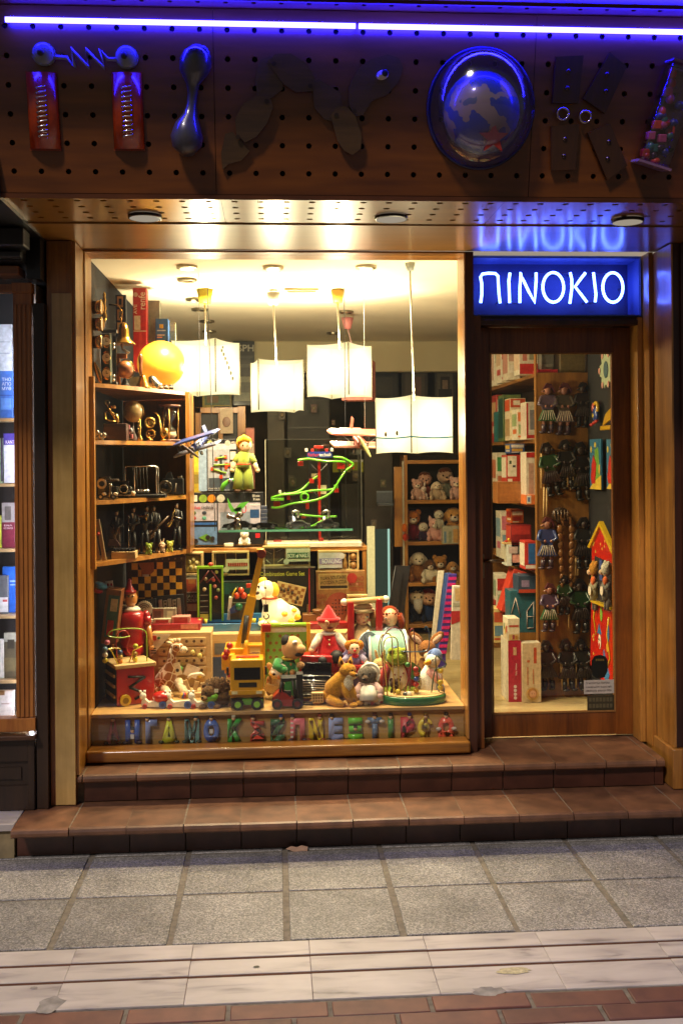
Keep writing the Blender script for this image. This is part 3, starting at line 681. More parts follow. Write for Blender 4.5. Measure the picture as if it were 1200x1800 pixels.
l.new(nz.outputs['Fac'], rp.inputs[0]); l.new(rp.outputs[0], b.inputs['Base Color']); b.inputs['Roughness'].default_value = .3; b.inputs['Coat Weight'].default_value = .6
gl = t.b(gm).ell(840, 203, -8, 66, 68, 58, 26, 16).out('globe')
st = []
for i in range(10):
    a = -PI / 2 + i * PI / 5; r = 26 if i % 2 == 0 else 11; st.append((853 + r * math.cos(a), 248 + r * math.sin(a)))
t.b(C('9a2c28', rough=.4)).prism(st, -60, -48).out('red_star', parent=gl)
for lab, poly, rg in (('dark wood tile with steel ring, upper left of the four tiles', [(970, 106), (1018, 103), (1014, 182), (968, 182)], (987, 200)), ('tilted dark wood tile, upper right of the four tiles', [(1062, 100), (1093, 122), (1060, 200), (1020, 176)], (1025, 206)),
        ('dark wood tile below the steel ring, lower left of the four tiles', [(962, 226), (1010, 222), (1008, 298), (966, 300)], None), ('tilted dark wood tile, lower right of the four tiles', [(1024, 238), (1062, 222), (1098, 292), (1064, 316)], None)):
    cx = sum(p[0] for p in poly) / 4; cy = max(p[1] for p in poly)
    t = F('wooden_tile', lab, 'wall ornament', cx, cy, group='four dark wood tiles on the fascia'); t.b(wood('30190c', '48280f', axis=2, rough=.35)).prism(poly, -9, 0).out('board')
    mx, my = sum(p[0] for p in poly) / 4, sum(p[1] for p in poly) / 4
    for k in (-1, 1): t.b(steel('5a4a48', .3)).ell(mx, my + 14 * k, -9, 4, 4, 3).out('stud')
    if rg: t.b(steel('b8a8b8')).ring(rg[0], rg[1], -10, 10, 2, 20, 6).out('steel_ring')
t = F('bead_tube', 'tilted clear tube full of coloured beads, right end of the fascia', 'wall ornament', 1140, 298)
cxx, cyy = 1158, 210
t.b(glass('e8d8e8', .12, .05)).mark().box(cxx - 28, cxx + 28, cyy - 84, cyy + 84, -42, -1, 8).rot(16, cxx, cyy).out('tube')
for s in (-85, 85): t.b(C('7a5a80', rough=.4)).mark().box(cxx - 30, cxx + 30, cyy + s - 2, cyy + s + 2, -44, 0).rot(16, cxx, cyy).out('end_cap')
rr = random.Random(5)
for i in range(26):
    a, h = rr.uniform(-17, 17), rr.uniform(-75, 76); ca, sa = math.cos(math.radians(16)), math.sin(math.radians(16))
    x, y = cxx + a * ca - h * sa, cyy + a * sa + h * ca; m = C(rr.choice(['a02020', 'c04030', '203070', '2a6a5a', 'c09030', '302030', 'b05080']), rough=.3)
    q = t.b(m); (q.ell(x, y, -18, rr.uniform(6, 10), rr.uniform(6, 10), 9, 10, 6) if i % 3 else q.box(x - 7, x + 7, y - 7, y + 7, -24, -10, 2)).out('bead')

# ================================================================== lamps inside
def pendant(label, corners, top, bot, cone, conecol, sh=1.0, Y=1.62, cords=True):
    # corners: photographed x of left edge, near corner, right edge; the cube turned so that both faces show
    xa, xc, xb = corners; wl_, wr_ = xc - xa, xb - xc; side = math.hypot(wl_, wr_); th = math.degrees(math.atan2(wr_, wl_)); cx = (xa + xb) / 2
    t = T('pendant_lamp', label, 'pendant lamp', cx, bot, Y=Y, group='square paper lamps hanging in the window')
    sh_ = paper(3.1)
    w = t.b(sh_); n = 8
    # plan of the square: near corner toward the viewer
    a = math.radians(th); ex = Vector((-math.cos(a), math.sin(a))); ey = Vector((math.sin(a), math.cos(a)))
    near = Vector((xc, -side * math.sin(a) * math.cos(a))); P = [near, near + ey * side, near + ey * side + ex * side, near + ex * side]
    H = bot - top
    for i in range(4):
        p, q = P[i], P[(i + 1) % 4]; nrm = Vector(((q - p).y, -(q - p).x)).normalized(); G = []
        for j in range(n + 1):
            row = []
            for k in range(n + 1):
                u, v = j / n, k / n; bow = 4 * (u * (1 - u)) * 2.2
                dd = p.lerp(q, u) - nrm * (-1.5 * math.sin(PI * v) * math.sin(PI * u))
                row.append(w.v(dd.x, top + H * v + (bow * (1 - 2 * v)) * -0 + (4 * u * (1 - u) * 2.6 * (1 if v < .5 else -1) * abs(1 - 2 * v)), dd.y))
            G.append(row)
        for j in range(n):
            for k in range(n): w.f([G[j][k], G[j + 1][k], G[j + 1][k + 1], G[j][k + 1]], True)
    ob = w.out('paper_shade', fix=False); at_ = ob.data.attributes.new('bulb', 'FLOAT', 'POINT'); cc = sum((v.co for v in ob.data.vertices), Vector()) / len(ob.data.vertices)
    dd = [(v.co - cc).length for v in ob.data.vertices]; mn, mx_ = min(dd), max(dd)
    for i, v in enumerate(dd): at_.data[i].value = 1 - (v - mn) / (mx_ - mn)
    L = bpy.data.lights.new('bulb', 'POINT'); L.energy = sh; L.color = (1, .84, .56); L.shadow_soft_size = .05; lo = bpy.data.objects.new('bulb', L); COL.objects.link(lo); lo.parent = t.o; lo.location = cc
    for i in range(4):
        p, q = P[i], P[(i + 1) % 4]
        t.b(C('4a4020', rough=.6)).tube([(p.x, top + 1, p.y), (p.x, bot - 1, p.y)], 1.1, 5).out('frame_wire')
    kx, ky0, ky1, kw0, kw1 = cone
    pd = P[0].lerp(P[2], .5).y; cxm = P[0].lerp(P[2], .5).x
    t.b(C('e8e0c8', rough=.5)).tube([(kx, ky1 - 2, pd), (cxm, top + 6, pd)], 1.6, 6).out('cord')
    t.b(conecol).lathe(kx, pd, [(kw0, ky0), (kw1, ky1)], 16).out('ceiling_rose')
    return t, P
SHD = 74
t, P = pendant('large square paper lamp with a giraffe drawing, leftmost of the four', (302, 381, 420), 598, 692, (360, 505, 530, 15, 10), C('d8c83a', rough=.5), SHD)
c, d_ = P[0], P[1]
for i, (u, y, r) in enumerate(((.25, 618, 3), (.32, 624, 3.4), (.38, 631, 3.6), (.45, 638, 3.8), (.52, 646, 4), (.6, 655, 4), (.68, 664, 3.6), (.3, 612, 2.4))):
    p = c.lerp(d_, u); t.b(glow('d8bc78', .95)).ell(p.x, y, p.y - 2.2, r * .8, r, 1, 8, 5).out('printed_patch')
t, P = pendant('smallest square paper lamp, second from the left under a grey rose', (440, 455, 534), 632, 722, (482, 509, 531, 12, 8), C('c4c0ae', rough=.5), SHD)
t, P = pendant('square paper lamp hung highest, under a yellow ceiling rose', (540, 610, 657), 605, 697, (596, 507, 529, 12, 8), C('d0a838', rough=.5), SHD)
t, P = pendant('square paper lamp with a blue stripe, rightmost and lowest of the four', (664, 717, 798), 697, 797, (726, 455, 472, 10, 6), C('a8b0a8', rough=.5), 58, Y=.80)
# stripe and bees printed on the rightmost shade
a, c, d_ = P[3], P[0], P[1]
w = t.b(glow('5aa89a', .8))
for p, q in ((a, c), (c, d_)):
    nrm = Vector(((q - p).y, -(q - p).x)).normalized() * (1.9 if True else 0)
    if nrm.y > 0: nrm = -nrm
    pts = [(p.lerp(q, u).x + nrm.x * math.sin(PI * u), 767 + 2 * math.sin(PI * u), p.lerp(q, u).y + nrm.y * math.sin(PI * u) - 1) for u in [i / 6 for i in range(7)]]
    for i in range(6):
        A, D = pts[i], pts[i + 1]; w.f([w.v(A[0], A[1], A[2]), w.v(D[0], D[1], D[2]), w.v(D[0], D[1] + 2.5, D[2]), w.v(A[0], A[1] + 2.5, A[2])])
w.out('blue_stripe', fix=False)
for u in (.30, .62):
    p = a.lerp(c, u); t.b(C('6a5a30', rough=.6)).ell(p.x - 1, 764 - 4 * u, p.y - 3, 2.6, 4.5, 1.2, 8, 6).out('bee')
# pink lamp behind the third
t = T('pendant_lamp', 'unlit pink paper lamp half hidden behind the highest lamp', 'pendant lamp', 630, 704, Y=2.6, group='square paper lamps hanging in the window')
t.b(C('c87a70', rough=.8)).mark().box(600, 654, 632, 703, 0, 55).rot(-12, 654, 660, 0, 'Z').out('paper_shade')
t.b(C('c87a78', rough=.6)).lathe(613, 20, [(11, 556), (6, 576)], 14).out('ceiling_rose'); t.b(C('c8a0a0')).tube([(613, 574, 20), (628, 634, 20)], 1, 6).out('cord')
# downlights
ZL = ZC - .002
def downlight(px, py, lab, lit, r=.055):
    p = onz(px, py, ZL)
    t = hub('downlight', lab, 'ceiling light', (p.x, p.y, ZL), 'recessed lights in the shop ceiling')
    w = Wd(steel('b0a890', .3), t, (p.x, p.y, ZL)); n = 20
    for r0, z0, r1, z1 in ((r, ZL, r * .98, ZL - .012), (r * .98, ZL - .012, r * .72, ZL - .014), (r * .72, ZL - .014, r * .6, ZL - .004)):
        for k in range(n):
            a0, a1 = 2 * PI * k / n, 2 * PI * (k + 1) / n
            w.f([w.v(p.x + q * math.cos(a), p.y + q * math.sin(a), z) for q, a, z in ((r0, a0, z0), (r0, a1, z0), (r1, a1, z1), (r1, a0, z1))])
    w.out('rim', fix=False)
    w = Wd(glow('fff0c8', 14) if lit else C('6a6048', rough=.3), t, (p.x, p.y, ZL))
    w.f([w.v(p.x + r * .6 * math.cos(-2 * PI * k / n), p.y + r * .6 * math.sin(-2 * PI * k / n), ZL - (.017 if lit else .0045)) for k in range(n)]); w.out('bulb', fix=False)
    if lit:
        L = bpy.data.lights.new('downlight_beam', 'SPOT'); L.energy = 150; L.spot_size = math.radians(125); L.spot_blend = .7; L.color = (1, .82, .54); L.shadow_soft_size = .035
        lo = bpy.data.objects.new('downlight_beam', L); COL.objects.link(lo); lo.parent = t; lo.location = (0, 0, -.03)
for px, py, lab, lit in ((329, 468, 'lit recessed ceiling light at the left front of the window', 1), (480, 469, 'lit recessed ceiling light at the middle front of the window', 1), (643, 468, 'lit recessed ceiling light at the right front of the window', 1),
        (329, 491, 'unlit recessed light just behind the lit left one', 0), (342, 525, 'unlit recessed light, second in the receding left row', 0), (351, 543, 'unlit recessed light, third in the receding left row', 0),
        (364, 564, 'unlit recessed light, fourth in the receding left row', 0), (368, 582, 'unlit recessed light, deepest in the receding left row', 0), (607, 547, 'unlit recessed light behind the yellow ceiling rose', 0), (586, 585, 'unlit recessed light deep in the middle of the ceiling', 0)):
    downlight(px, py, lab, lit)
p = onz(530, 509, ZL); t = hub('ceiling_vent', 'small slotted vent in the shop ceiling', 'vent', (p.x, p.y, ZL))
Wd(C('d0c498', rough=.6), t, p).bx(p.x - .10, p.x + .10, p.y - .05, p.y + .05, ZL - .012, ZL).out('frame')
for k in range(4): Wd(C('5a5238', rough=.6), t, p).bx(p.x - .085, p.x + .085, p.y - .036 + k * .02, p.y - .026 + k * .02, ZL - .0135, ZL - .0122).out('slat')
# round yellow globe lamp on the top shelf
t = T('globe_lamp', 'round yellow glowing globe lamp on the top left shelf', 'lamp', 283, 690, Y=1.30)
t.b(C('ffb838', rough=.35, emit=.62, var=0)).ell(284, 640, 0, 42, 41, 42, 26, 18).out('globe'); t.b(C('b0701a')).lathe(284, 0, [(12, 680), (22, 690)], 16).out('base')

# ================================================================== corner shelf unit at the left
ZP = .488
def frontY(px):              # depth of the curved shelf edge
    u = max(0, min(1, (px - 165) / 168)); return .64 + .70 * u ** 1.25
sh = hub('corner_shelf', 'curved honey wood corner shelf unit along the left wall of the window', 'shelf unit', (.1, 1.2, ZP)); sho = (.1, 1.2, ZP)
XE = at(333, 830, 1.34).x
def shelf_board(pyR, th=.020, name='shelf_board'):
    z = at(333, pyR, 1.34).z; w = Wd(HONEY, sh, sho); pts = []
    for px in (167, 185, 205, 225, 245, 265, 285, 305, 326):
        Yf = frontY(px); pts.append((at(px, 800, Yf).x, Yf))
    poly = pts + [(XE - .019, 1.36), (XE - .019, 1.60), (XL + .004, 1.86), (XL + .004, pts[0][1])]
    a = [w.v(x, y, z) for x, y in poly]; b_ = [w.v(x, y, z - th) for x, y in poly]; w.f(a); w.f(b_[::-1])
    for i in range(len(poly)): k = (i + 1) % len(poly); w.f([a[i], b_[i], b_[k], a[k]])
    w.out(name); return z
ZS = [shelf_board(v) for v in (689, 777, 870, 965)]
Wd(HONEYV, sh, sho).box(XE - .018, XE + .004, 1.33, 1.62, ZS[3] - .022, ZS[0] + .001, .002).out('end_panel')
w = Wd(wood('7a4a1c', '9c6428', axis=2), sh, sho)
a = [w.v(*p) for p in ((XE - .019, 1.605, ZS[3] - .02), (XL + .004, 1.865, ZS[3] - .02), (XL + .004, 1.865, ZS[0] - .021), (XE - .019, 1.605, ZS[0] - .021), (XE - .019, 1.62, ZS[3] - .02), (XL + .004, 1.88, ZS[3] - .02), (XL + .004, 1.88, ZS[0] - .021), (XE - .019, 1.62, ZS[0] - .021))]
for q in ((0, 1, 2, 3), (4, 7, 6, 5), (0, 4, 5, 1), (3, 2, 6, 7), (0, 3, 7, 4), (1, 5, 6, 2)): w.f([a[i] for i in q])
w.out('back_panel')
xl_ = at(168, 800, .64).x
Wd(HONEYV, sh, sho).box(-.0036, xl_ + .002, .605, .637, ZS[3] - .03, ZS[0] + .03, .003).out('front_post')
NAV = C('12151f', rough=.85, var=.15, scale=15)
wp = hub('navy_board', 'dark navy display board with rounded top on the left wall', 'display board', (XL + .01, .9, ZS[0])); w = Wd(NAV, wp, (XL + .01, .9, ZS[0]))
prof = [(.61, ZS[0] + .02), (.61, 2.66)] + [(.61 + .46 * math.sin(a), 2.38 + .28 * math.cos(a)) for a in [PI / 2 * i / 8 for i in range(1, 9)]] + [(1.07, ZS[0] + .02)]
A = [w.v(XL + .022, y, z) for y, z in prof]; D = [w.v(XL + .002, y, z) for y, z in prof]; w.f(A); w.f(D[::-1])
for i in range(len(prof)): k = (i + 1) % len(prof); w.f([A[i], A[k], D[k], D[i]])
w.out('board')

# ================================================================== display platform
Wd(BIRCH).bx(-.0035, 1.7915, .6265, 2.6, ZF, ZP - .001).out('display_platform', kind='structure')
Wd(BIRCH).box(-.0035, 1.7915, .582, .626, ZP - .020 + .001, ZP, .003).out('platform_edge', kind='structure')
# ================================================================== counter with game cubbies
YC_ = 1.62
cz = at(480, 962, YC_).z; cx0, cx1 = at(334, 962, YC_).x, at(645, 962, YC_).x
ct = hub('game_counter', 'long honey wood cabinet with dark cubbies full of games behind the toys', 'cabinet', ((cx0 + cx1) / 2, 1.8, ZP)); co_ = ((cx0 + cx1) / 2, 1.8, ZP)
Wd(HONEY, ct, co_).box(cx0, cx1, YC_, 2.15, cz - .028, cz, .004).out('top_board')
Wd(C('1a120c', rough=.8), ct, co_).bx(cx0 + .02, cx1 - .03, 1.99, 2.0, ZP, cz - .0285).out('back_board')
for px in (336, 470, 640):
    x = at(px, 962, YC_).x; Wd(HONEYV, ct, co_).bx(x - .011, x + .011, YC_ + .004, 1.985, ZP + .001, cz - .0285).out('upright')
sz = at(400, 1022, YC_).z; Wd(wood('5e2e14', '8a4a22', axis=0), ct, co_).bx(at(352, 1022, YC_).x, at(467, 1022, YC_).x, YC_ + .006, 1.984, sz - .02, sz).out('inner_shelf')
bz = at(400, 1100, YC_).z

# ================================================================== helpers for toys
EYEM = C('0a0806', rough=.12, var=0)
def sit(t, cx, by, w, h, body, head=None, face=None, limb=None, ear='round', earm=None, look=0, hx=0, nose='1a1210', hr=.29, eyes=True, d=0, tilt=0, feet=None, muzz=1.0):
    """a sitting soft animal: cx centre, by floor line, w wide, h tall"""
    head = head or body; limb = limb or body; earm = earm or head; feet = feet or limb; face = face or head
    t.b(body).ell(cx, by - h * .28, d, w * .34, h * .30, w * .30, 16, 10).ell(cx, by - h * .46, d - w * .02, w * .26, h * .16, w * .23).out('body')
    hy = by - h * .72; R_ = h * hr; hxx = cx + hx
    hd = t.b(head).ell(hxx, hy, d - w * .06, R_ * .98, R_ * .92, R_ * .9, 18, 12).out('head')
    t.b(face).ell(hxx + look * R_ * .35, hy + R_ * .32, d - w * .06 - R_ * .72, R_ * .5 * muzz, R_ * .38 * muzz, R_ * .5 * muzz).out('muzzle', parent=hd)
    t.b(C(nose, rough=.25)).ell(hxx + look * R_ * .5, hy + R_ * .16, d - w * .06 - R_ * (.82 + .35 * muzz), R_ * .15, R_ * .11, R_ * .12, 10, 6).out('nose', parent=hd)
    if eyes:
        for s in (-1, 1): t.b(EYEM).ell(hxx + look * R_ * .3 + s * R_ * .38, hy - R_ * .08, d - w * .06 - R_ * .82, R_ * .11, R_ * .12, R_ * .1, 8, 6).out('eye', parent=hd)
    for s in (-1, 1):
        e = t.b(earm)
        if ear == 'round': e.ell(hxx + s * R_ * .72, hy - R_ * .72, d, R_ * .38, R_ * .40, R_ * .18)
        elif ear == 'point': e.tube([(hxx + s * R_ * .55, hy - R_ * .5, d), (hxx + s * R_ * .72, hy - R_ * 1.0, d), (hxx + s * R_ * .80, hy - R_ * 1.45, d)], [R_ * .42, R_ * .3, R_ * .05], 10)
        elif ear == 'flop': e.ell(hxx + s * R_ * .95, hy + R_ * .15, d - R_ * .2, R_ * .28, R_ * .62, R_ * .2, ang=-s * 18)
        elif ear == 'long': e.ell(hxx + s * R_ * .45, hy - R_ * 1.3, d, R_ * .22, R_ * .75, R_ * .14, ang=s * 14)
        else: e.ell(hxx + s * R_ * .9, hy, d, R_ * .12)
        e.out('ear')
        t.b(limb).tube([(cx + s * w * .22, by - h * .48, d - w * .08), (cx + s * w * .34, by - h * .34, d - w * .22), (cx + s * w * .30, by - h * .20, d - w * .36)], [w * .085, w * .085, w * .075], 10).ell(cx + s * w * .30, by - h * .19, d - w * .37, w * .085).out('arm')
        t.b(limb).tube([(cx + s * w * .18, by - h * .12, d - w * .05), (cx + s * w * .30, by - h * .11, d - w * .30), (cx + s * w * .34, by - h * .11, d - w * .45)], [w * .14, w * .12, w * .1], 10).mat(feet).ell(cx + s * w * .35, by - h * .13, d - w * .5, w * .10, h * .12, w * .09).out('leg')
def carton(label, x0, x1, y0, y1, Y, dep, col, prints=(), texts=(), rz=0, cat='box', base=None, name='toy_box', group=None, on=None, top=None):
    """a printed cardboard box; dep in photo pixels; prints are flat colour fields, texts flat lettering on its front"""
    t = T(name, label, cat, (x0 + x1) / 2, y1, Y=Y, base=base, rz=rz, group=group) if on is None else T(name, label, cat, (x0 + x1) / 2, y1, on=on, rz=rz, group=group)
    t.b(card(col)).box(x0, x1, y0, y1, 0, dep, .6).out('carton')
    if prints:
        w = t.b(card(prints[0][4])); lay = 0
        for q in prints:
            lay += .12; w.mat(card(q[4])); a, b_, c, d_ = q[:4]; w.quad([(a, d_, -.25 - lay), (c, d_, -.25 - lay), (c, b_, -.25 - lay), (a, b_, -.25 - lay)])
        w.out('printed_front', fix=False)
    if top: t.b(card(top)).quad([(x0 + 1, y0 - .3, 1), (x1 - 1, y0 - .3, 1), (x1 - 1, y0 - .3, dep - 1), (x0 + 1, y0 - .3, dep - 1)]).out('printed_top', fix=False)
    for q in texts:
        t.text(q[0], q[1], q[2], q[3], q[4], -1.6 - .12 * len(prints), card(q[5]), rot=q[6] if len(q) > 6 else 0)
    return t
def wheel(t, x, y, d, r, wd, tyre, rim, parent=None, name='wheel', axis='X'):
    """axis X: rolls in depth; axis D: faces the viewer"""
    if axis == 'D':
        o = t.b(tyre).cyl((x, y, d - wd / 2), (x, y, d + wd / 2), r, seg=18).out(name, parent=parent); t.b(rim).cyl((x, y, d - wd / 2 - .5), (x, y, d), r * .55, seg=14).out('hub_cap', parent=o)
    else:
        o = t.b(tyre).cyl((x - wd / 2, y, d), (x + wd / 2, y, d), r, seg=18).out(name, parent=parent); t.b(rim).cyl((x - wd / 2 - .5, y, d), (x + wd / 2 + .5, y, d), r * .5, seg=12).out('hub_cap', parent=o)
    return o

# ================================================================== alphabet letters on the panel
YLT = .6045
LET = [('Α', 200, 'a4525c', 'dark maroon wooden letter A at the shadowed far left end', '2a2018'), ('Η', 234, '2c4ca0', 'blue wooden letter eta with a white pocket', '18203a'), ('Γ', 267, '7080b8', 'blue and white striped letter gamma with a waving figure', '203060'), ('Δ', 298, 'b8c03a', 'yellow green spotted letter delta with a seated figure', '203020'),
       ('Μ', 338, '4a7274', 'teal striped letter M with a capped head', '203a3a'), ('Ο', 372, '3c5ca8', 'blue round letter O with a white centre and capped head', '101830'), ('Κ', 413, '2e8a3c', 'plain green letter K with a pale head at the top', 'c0c0b0'), ('Σ', 452, 'a8322c', 'red letter sigma with a figure reaching right', '301010'),
       ('Ζ', 488, '24563c', 'dark green letter zeta behind a blue and white figure', '203a80'), ('Π', 523, 'd06a78', 'pink and white striped letter pi', '403048'), ('Ν', 555, 'd8b02a', 'yellow letter N with a capped head at its right end', '803018'), ('Ε', 590, '8494c8', 'pale lilac blue letter E with a black hat', '18181c'),
       ('Ξ', 624, '5cae38', 'bright green letter xi with black boots', '103010'), ('Τ', 658, '50688c', 'slate blue letter tau with outstretched white hands', '402018'), ('Ι', 686, '3e7a3c', 'slim green letter iota with a hatted head', '151515'), ('Ρ', 716, 'a02838', 'crimson wooden letter rho with a dark foot', '30305a'),
       ('Φ', 747, 'd8b43a', 'round yellow letter phi', '7a5a20'), ('Ω', 783, 'c04a34', 'red letter omega with a black hat at the right end', '101010')]
for i, (ch_, x, col, lab, hat) in enumerate(LET):
    y0, y1 = 1265 - i * .35, 1306 - i * .55; wdt = {'Ι': 9, 'Γ': 20, 'Δ': 27, 'Ω': 27, 'Ο': 27, 'Φ': 27}.get(ch_, 25)
    t = T('letter', lab, 'letter', x, y1, Y=YLT, group='wooden alphabet letters along the panel')
    m = paint('%02x%02x%02x' % tuple(min(255, int(int(col[k:k + 2], 16) * 1.28)) for k in (0, 2, 4))); t.text(ch_, x - wdt / 2, x + wdt / 2, y0, y1, -6, m, ex=5.5, name='letter_body', bold=.075)
    hx_ = {'Γ': -7, 'Μ': 7, 'Κ': -2, 'Σ': -7, 'Ζ': 6, 'Π': -9, 'Ν': 7, 'Ε': -7, 'Ρ': 3, 'Ξ': 0}.get(ch_, 0); hy_ = y0 - 1 if ch_ not in 'ΞΗ' else y0 + 19
    hd = t.b(C('e0b894', rough=.5)).ell(x + hx_, hy_, -5, 3.6, 3.8, 3.6, 10, 8).out('head')
    t.b(C(hat, rough=.5)).ell(x + hx_, hy_ - 3.2, -5, 4, 1.9, 4, 10, 6).box(x + hx_ - 3, x + hx_ + 3, hy_ - 7, hy_ - 3.5, -8, -3).out('hat', parent=hd)
    for s in (-1, 1):
        if ch_ in 'ΔΤΩΠΜΞΑΕΗΝ': t.b(C(hat if ch_ not in 'ΤΩ' else 'd8d0c8', rough=.5)).ell(x + s * wdt * .5, (y1 - 2) if ch_ not in 'ΤΩ' else (y0 + 6 if ch_ == 'Τ' else y0 + 20), -7, 5, 3.2, 3.5, 10, 6).out('foot' if ch_ not in 'ΤΩ' else 'hand')
    if ch_ in 'ΗΟ': t.b(C('dcdce4', rough=.5)).box(x - 3, x + 3, (y0 + y1) / 2 + (4 if ch_ == 'Η' else -3), (y0 + y1) / 2 + (12 if ch_ == 'Η' else 4), -8, -6.1, .5).out('white_patch')
    if ch_ == 'Π':
        for k in range(4): t.b(C('e4dcd8', rough=.5)).box(x + (-wdt / 2 if ch_ == 'Π' else wdt / 2 - 5 if ch_ == 'Μ' else -wdt / 2), x + (-wdt / 2 + 5 if ch_ != 'Μ' else wdt / 2), y0 + 6 + k * 8, y0 + 9 + k * 8, -6.8, -6.2).out('stripe')

# ================================================================== front row on the platform
RED, YEL, BLU, GRN = paint('b01c14'), paint('dca61c'), paint('2a58a8'), paint('3a8a34')
RAW = wood('c09a5c', 'e0c088', axis=0, rough=.5, coat=.1, scale=14)
# activity cube
t = T('activity_cube', 'red sided wooden activity cube with bead wires on top and a black zigzag', 'activity cube', 206, 1242, on=ZP, rz=24)
t.b(RED).box(206, 274, 1177, 1242, 0, 70, 1).out('body')
t.b(C('1c2430', rough=.4)).box(205, 205.9, 1178, 1241, 2, 68).out('side_panel')
for k in range(3): t.b(RAW).box(202, 204.9, 1188 + 18 * k, 1193 + 18 * k, 6, 64).out('slat')
t.b(RAW).box(203, 277, 1170, 1176.8, -3, 73, 1).out('top')
for a, b_ in (((226, 1192), (257, 1195)), ((257, 1195), (228, 1211)), ((228, 1211), (256, 1224)), ((256, 1224), (238, 1233))):
    t.b(BLACK).tube([(a[0], a[1], -.7), (b_[0], b_[1], -.7)], 2.4, 6).out('zigzag_bar')
wheel(t, 220, 1232, -4, 10, 6, paint('d8b81c'), C('8a7010'), name='dial', axis='D')
def wire(t, pts, col, r=1.1, name='bead_wire'):
    P = []; n = len(pts)
    for i in range(n - 1):
        p0_, p1_, p2_, p3_ = [Vector(pts[max(0, min(n - 1, i + k))]) for k in (-1, 0, 1, 2)]
        for j in range(6):
            u = j / 6; P.append(tuple(.5 * ((2 * p1_) + (p2_ - p0_) * u + (2 * p0_ - 5 * p1_ + 4 * p2_ - p3_) * u * u + (3 * p1_ - p0_ - 3 * p2_ + p3_) * u ** 3)))
    P.append(pts[-1]); return t.b(paint(col)).tube(P, r, 6).out(name)
wire(t, [(264, 1170, 10), (264, 1140, 12), (262, 1116, 16), (235, 1110, 20), (205, 1112, 24), (200, 1122, 30), (222, 1127, 30), (240, 1126, 34)], '9ab83a')
wire(t, [(216, 1170, 30), (214, 1140, 32), (218, 1120, 34), (232, 1116, 36), (240, 1130, 38), (236, 1150, 40), (250, 1170, 40)], 'b03a34')
wire(t, [(212, 1172, 10), (200, 1146, 12), (196, 1142, 14), (216, 1144, 14), (214, 1160, 16), (224, 1172, 18)], 'd0b02a')
wire(t, [(246, 1172, 10), (238, 1152, 12), (252, 1144, 12), (256, 1143, 16), (244, 1150, 20), (234, 1172, 22)], 'd0b02a')
for x, y, d_, c in ((191, 1163, 20, 'd8c83a'), (191, 1153, 20, 'e8e4d8'), (191, 1143, 20, '5a7a90'), (196, 1132, 24, 'c86a80'), (216, 1166, 14, 'd08030'), (216, 1158, 14, 'c0a050'), (216, 1150, 14, '26406a'), (243, 1164, 14, 'd8c83a'), (243, 1155, 14, 'a08030'), (245, 1142, 16, 'b0b030')):
    t.b(paint(c)).ell(x, y, d_, 5, 4.8, 5, 12, 8).out('bead')
# snails
def snail(x, label, dome, by=1243):
    t = T('snail_toy', label, 'pull toy', x, by, on=ZP, group='white wooden pull along snails')
    t.b(C('e2dccb', rough=.35)).prism([(x - 26, by - 2), (x - 26, by - 12), (x - 20, by - 16), (x - 14, by - 10), (x + 20, by - 12), (x + 28, by - 8), (x + 26, by - 1)], -6, 6).out('body')
    t.b(C('e2dccb', rough=.4)).ell(x - 24, by - 20, 0, 6, 7, 6).out('head')
    for s in (-1, 1): t.b(C('ece6d8', rough=.4)).tube([(x - 24 + s * 3, by - 25, 0), (x - 25 + s * 4, by - 30, 0)], [2, 2.4], 6).out('feeler')
    dd = t.b(dome[0]); 
    if len(dome) == 1: dd.ell(x + 9, by - 18, 0, 17, 10, 14)
    else:
        for k in range(6):
            dd.mat(dome[k % len(dome)]); a0, a1 = PI * k / 6, PI * (k + 1) / 6
            dd.tube([(x + 8 - 10 * math.cos((a0 + a1) / 2), by - 17, -2), (x + 8 - 5 * math.cos((a0 + a1) / 2), by - 25, -2)], [4, 3], 8)
    dd.out('shell'); wheel(t, x + 11, by - 6, -9, 6.5, 5, BLU, C('182a70'), axis='D'); wheel(t, x - 20, by - 4, -9, 4, 5, RED, C('701010'), axis='D')
snail(276, 'white wooden snail with a big red dome shell', [paint('b8201c')])
snail(320, 'small white wooden snail with a yellow and blue striped shell', [YEL, BLU, paint('c83828')])
snail(361, 'small white wooden snail with a green dome shell', [paint('6aa838')])
# giraffe
def giraffemat():
    m, n, l, b = newmat('giraffe_patches'); tc = n.new('ShaderNodeTexCoord'); vo = n.new('ShaderNodeTexVoronoi'); vo.feature = 'DISTANCE_TO_EDGE'; vo.inputs['Scale'].default_value = 26
    l.new(tc.outputs['Object'], vo.inputs['Vector']); rp = n.new('ShaderNodeValToRGB'); rp.color_ramp.interpolation = 'CONSTANT'
    rp.color_ramp.elements[0].color = lin('e8dcc0'); rp.color_ramp.elements[1].color = lin('9a6430'); rp.color_ramp.elements[1].position = .055
    l.new(vo.outputs[0], rp.inputs[0]); l.new(rp.outputs[0], b.inputs['Base Color']); b.inputs['Roughness'].default_value = 1; b.inputs['Sheen Weight'].default_value = .4; return m
GIR = giraffemat(); CREAM = plush('dccaa4')
t = T('plush_giraffe', 'sitting plush giraffe with brown patches and a white tag', 'soft toy', 302, 1220, on=ZP + .002)
t.b(GIR).tube([(290, 1212, 4), (292, 1196, 3), (297, 1182, 0), (302, 1166, -2), (304, 1150, -4), (307, 1140, -4)], [17, 20, 15, 9, 7, 7], 14).ell(288, 1204, 4, 17, 15, 16).out('body')
hd = t.b(GIR).ell(313, 1137, -6, 11, 9, 9).out('head'); t.b(CREAM).ell(323, 1141, -8, 8, 6, 7).out('muzzle', parent=hd); t.b(EYEM).ell(312, 1135, -14, 1.8).out('eye', parent=hd)
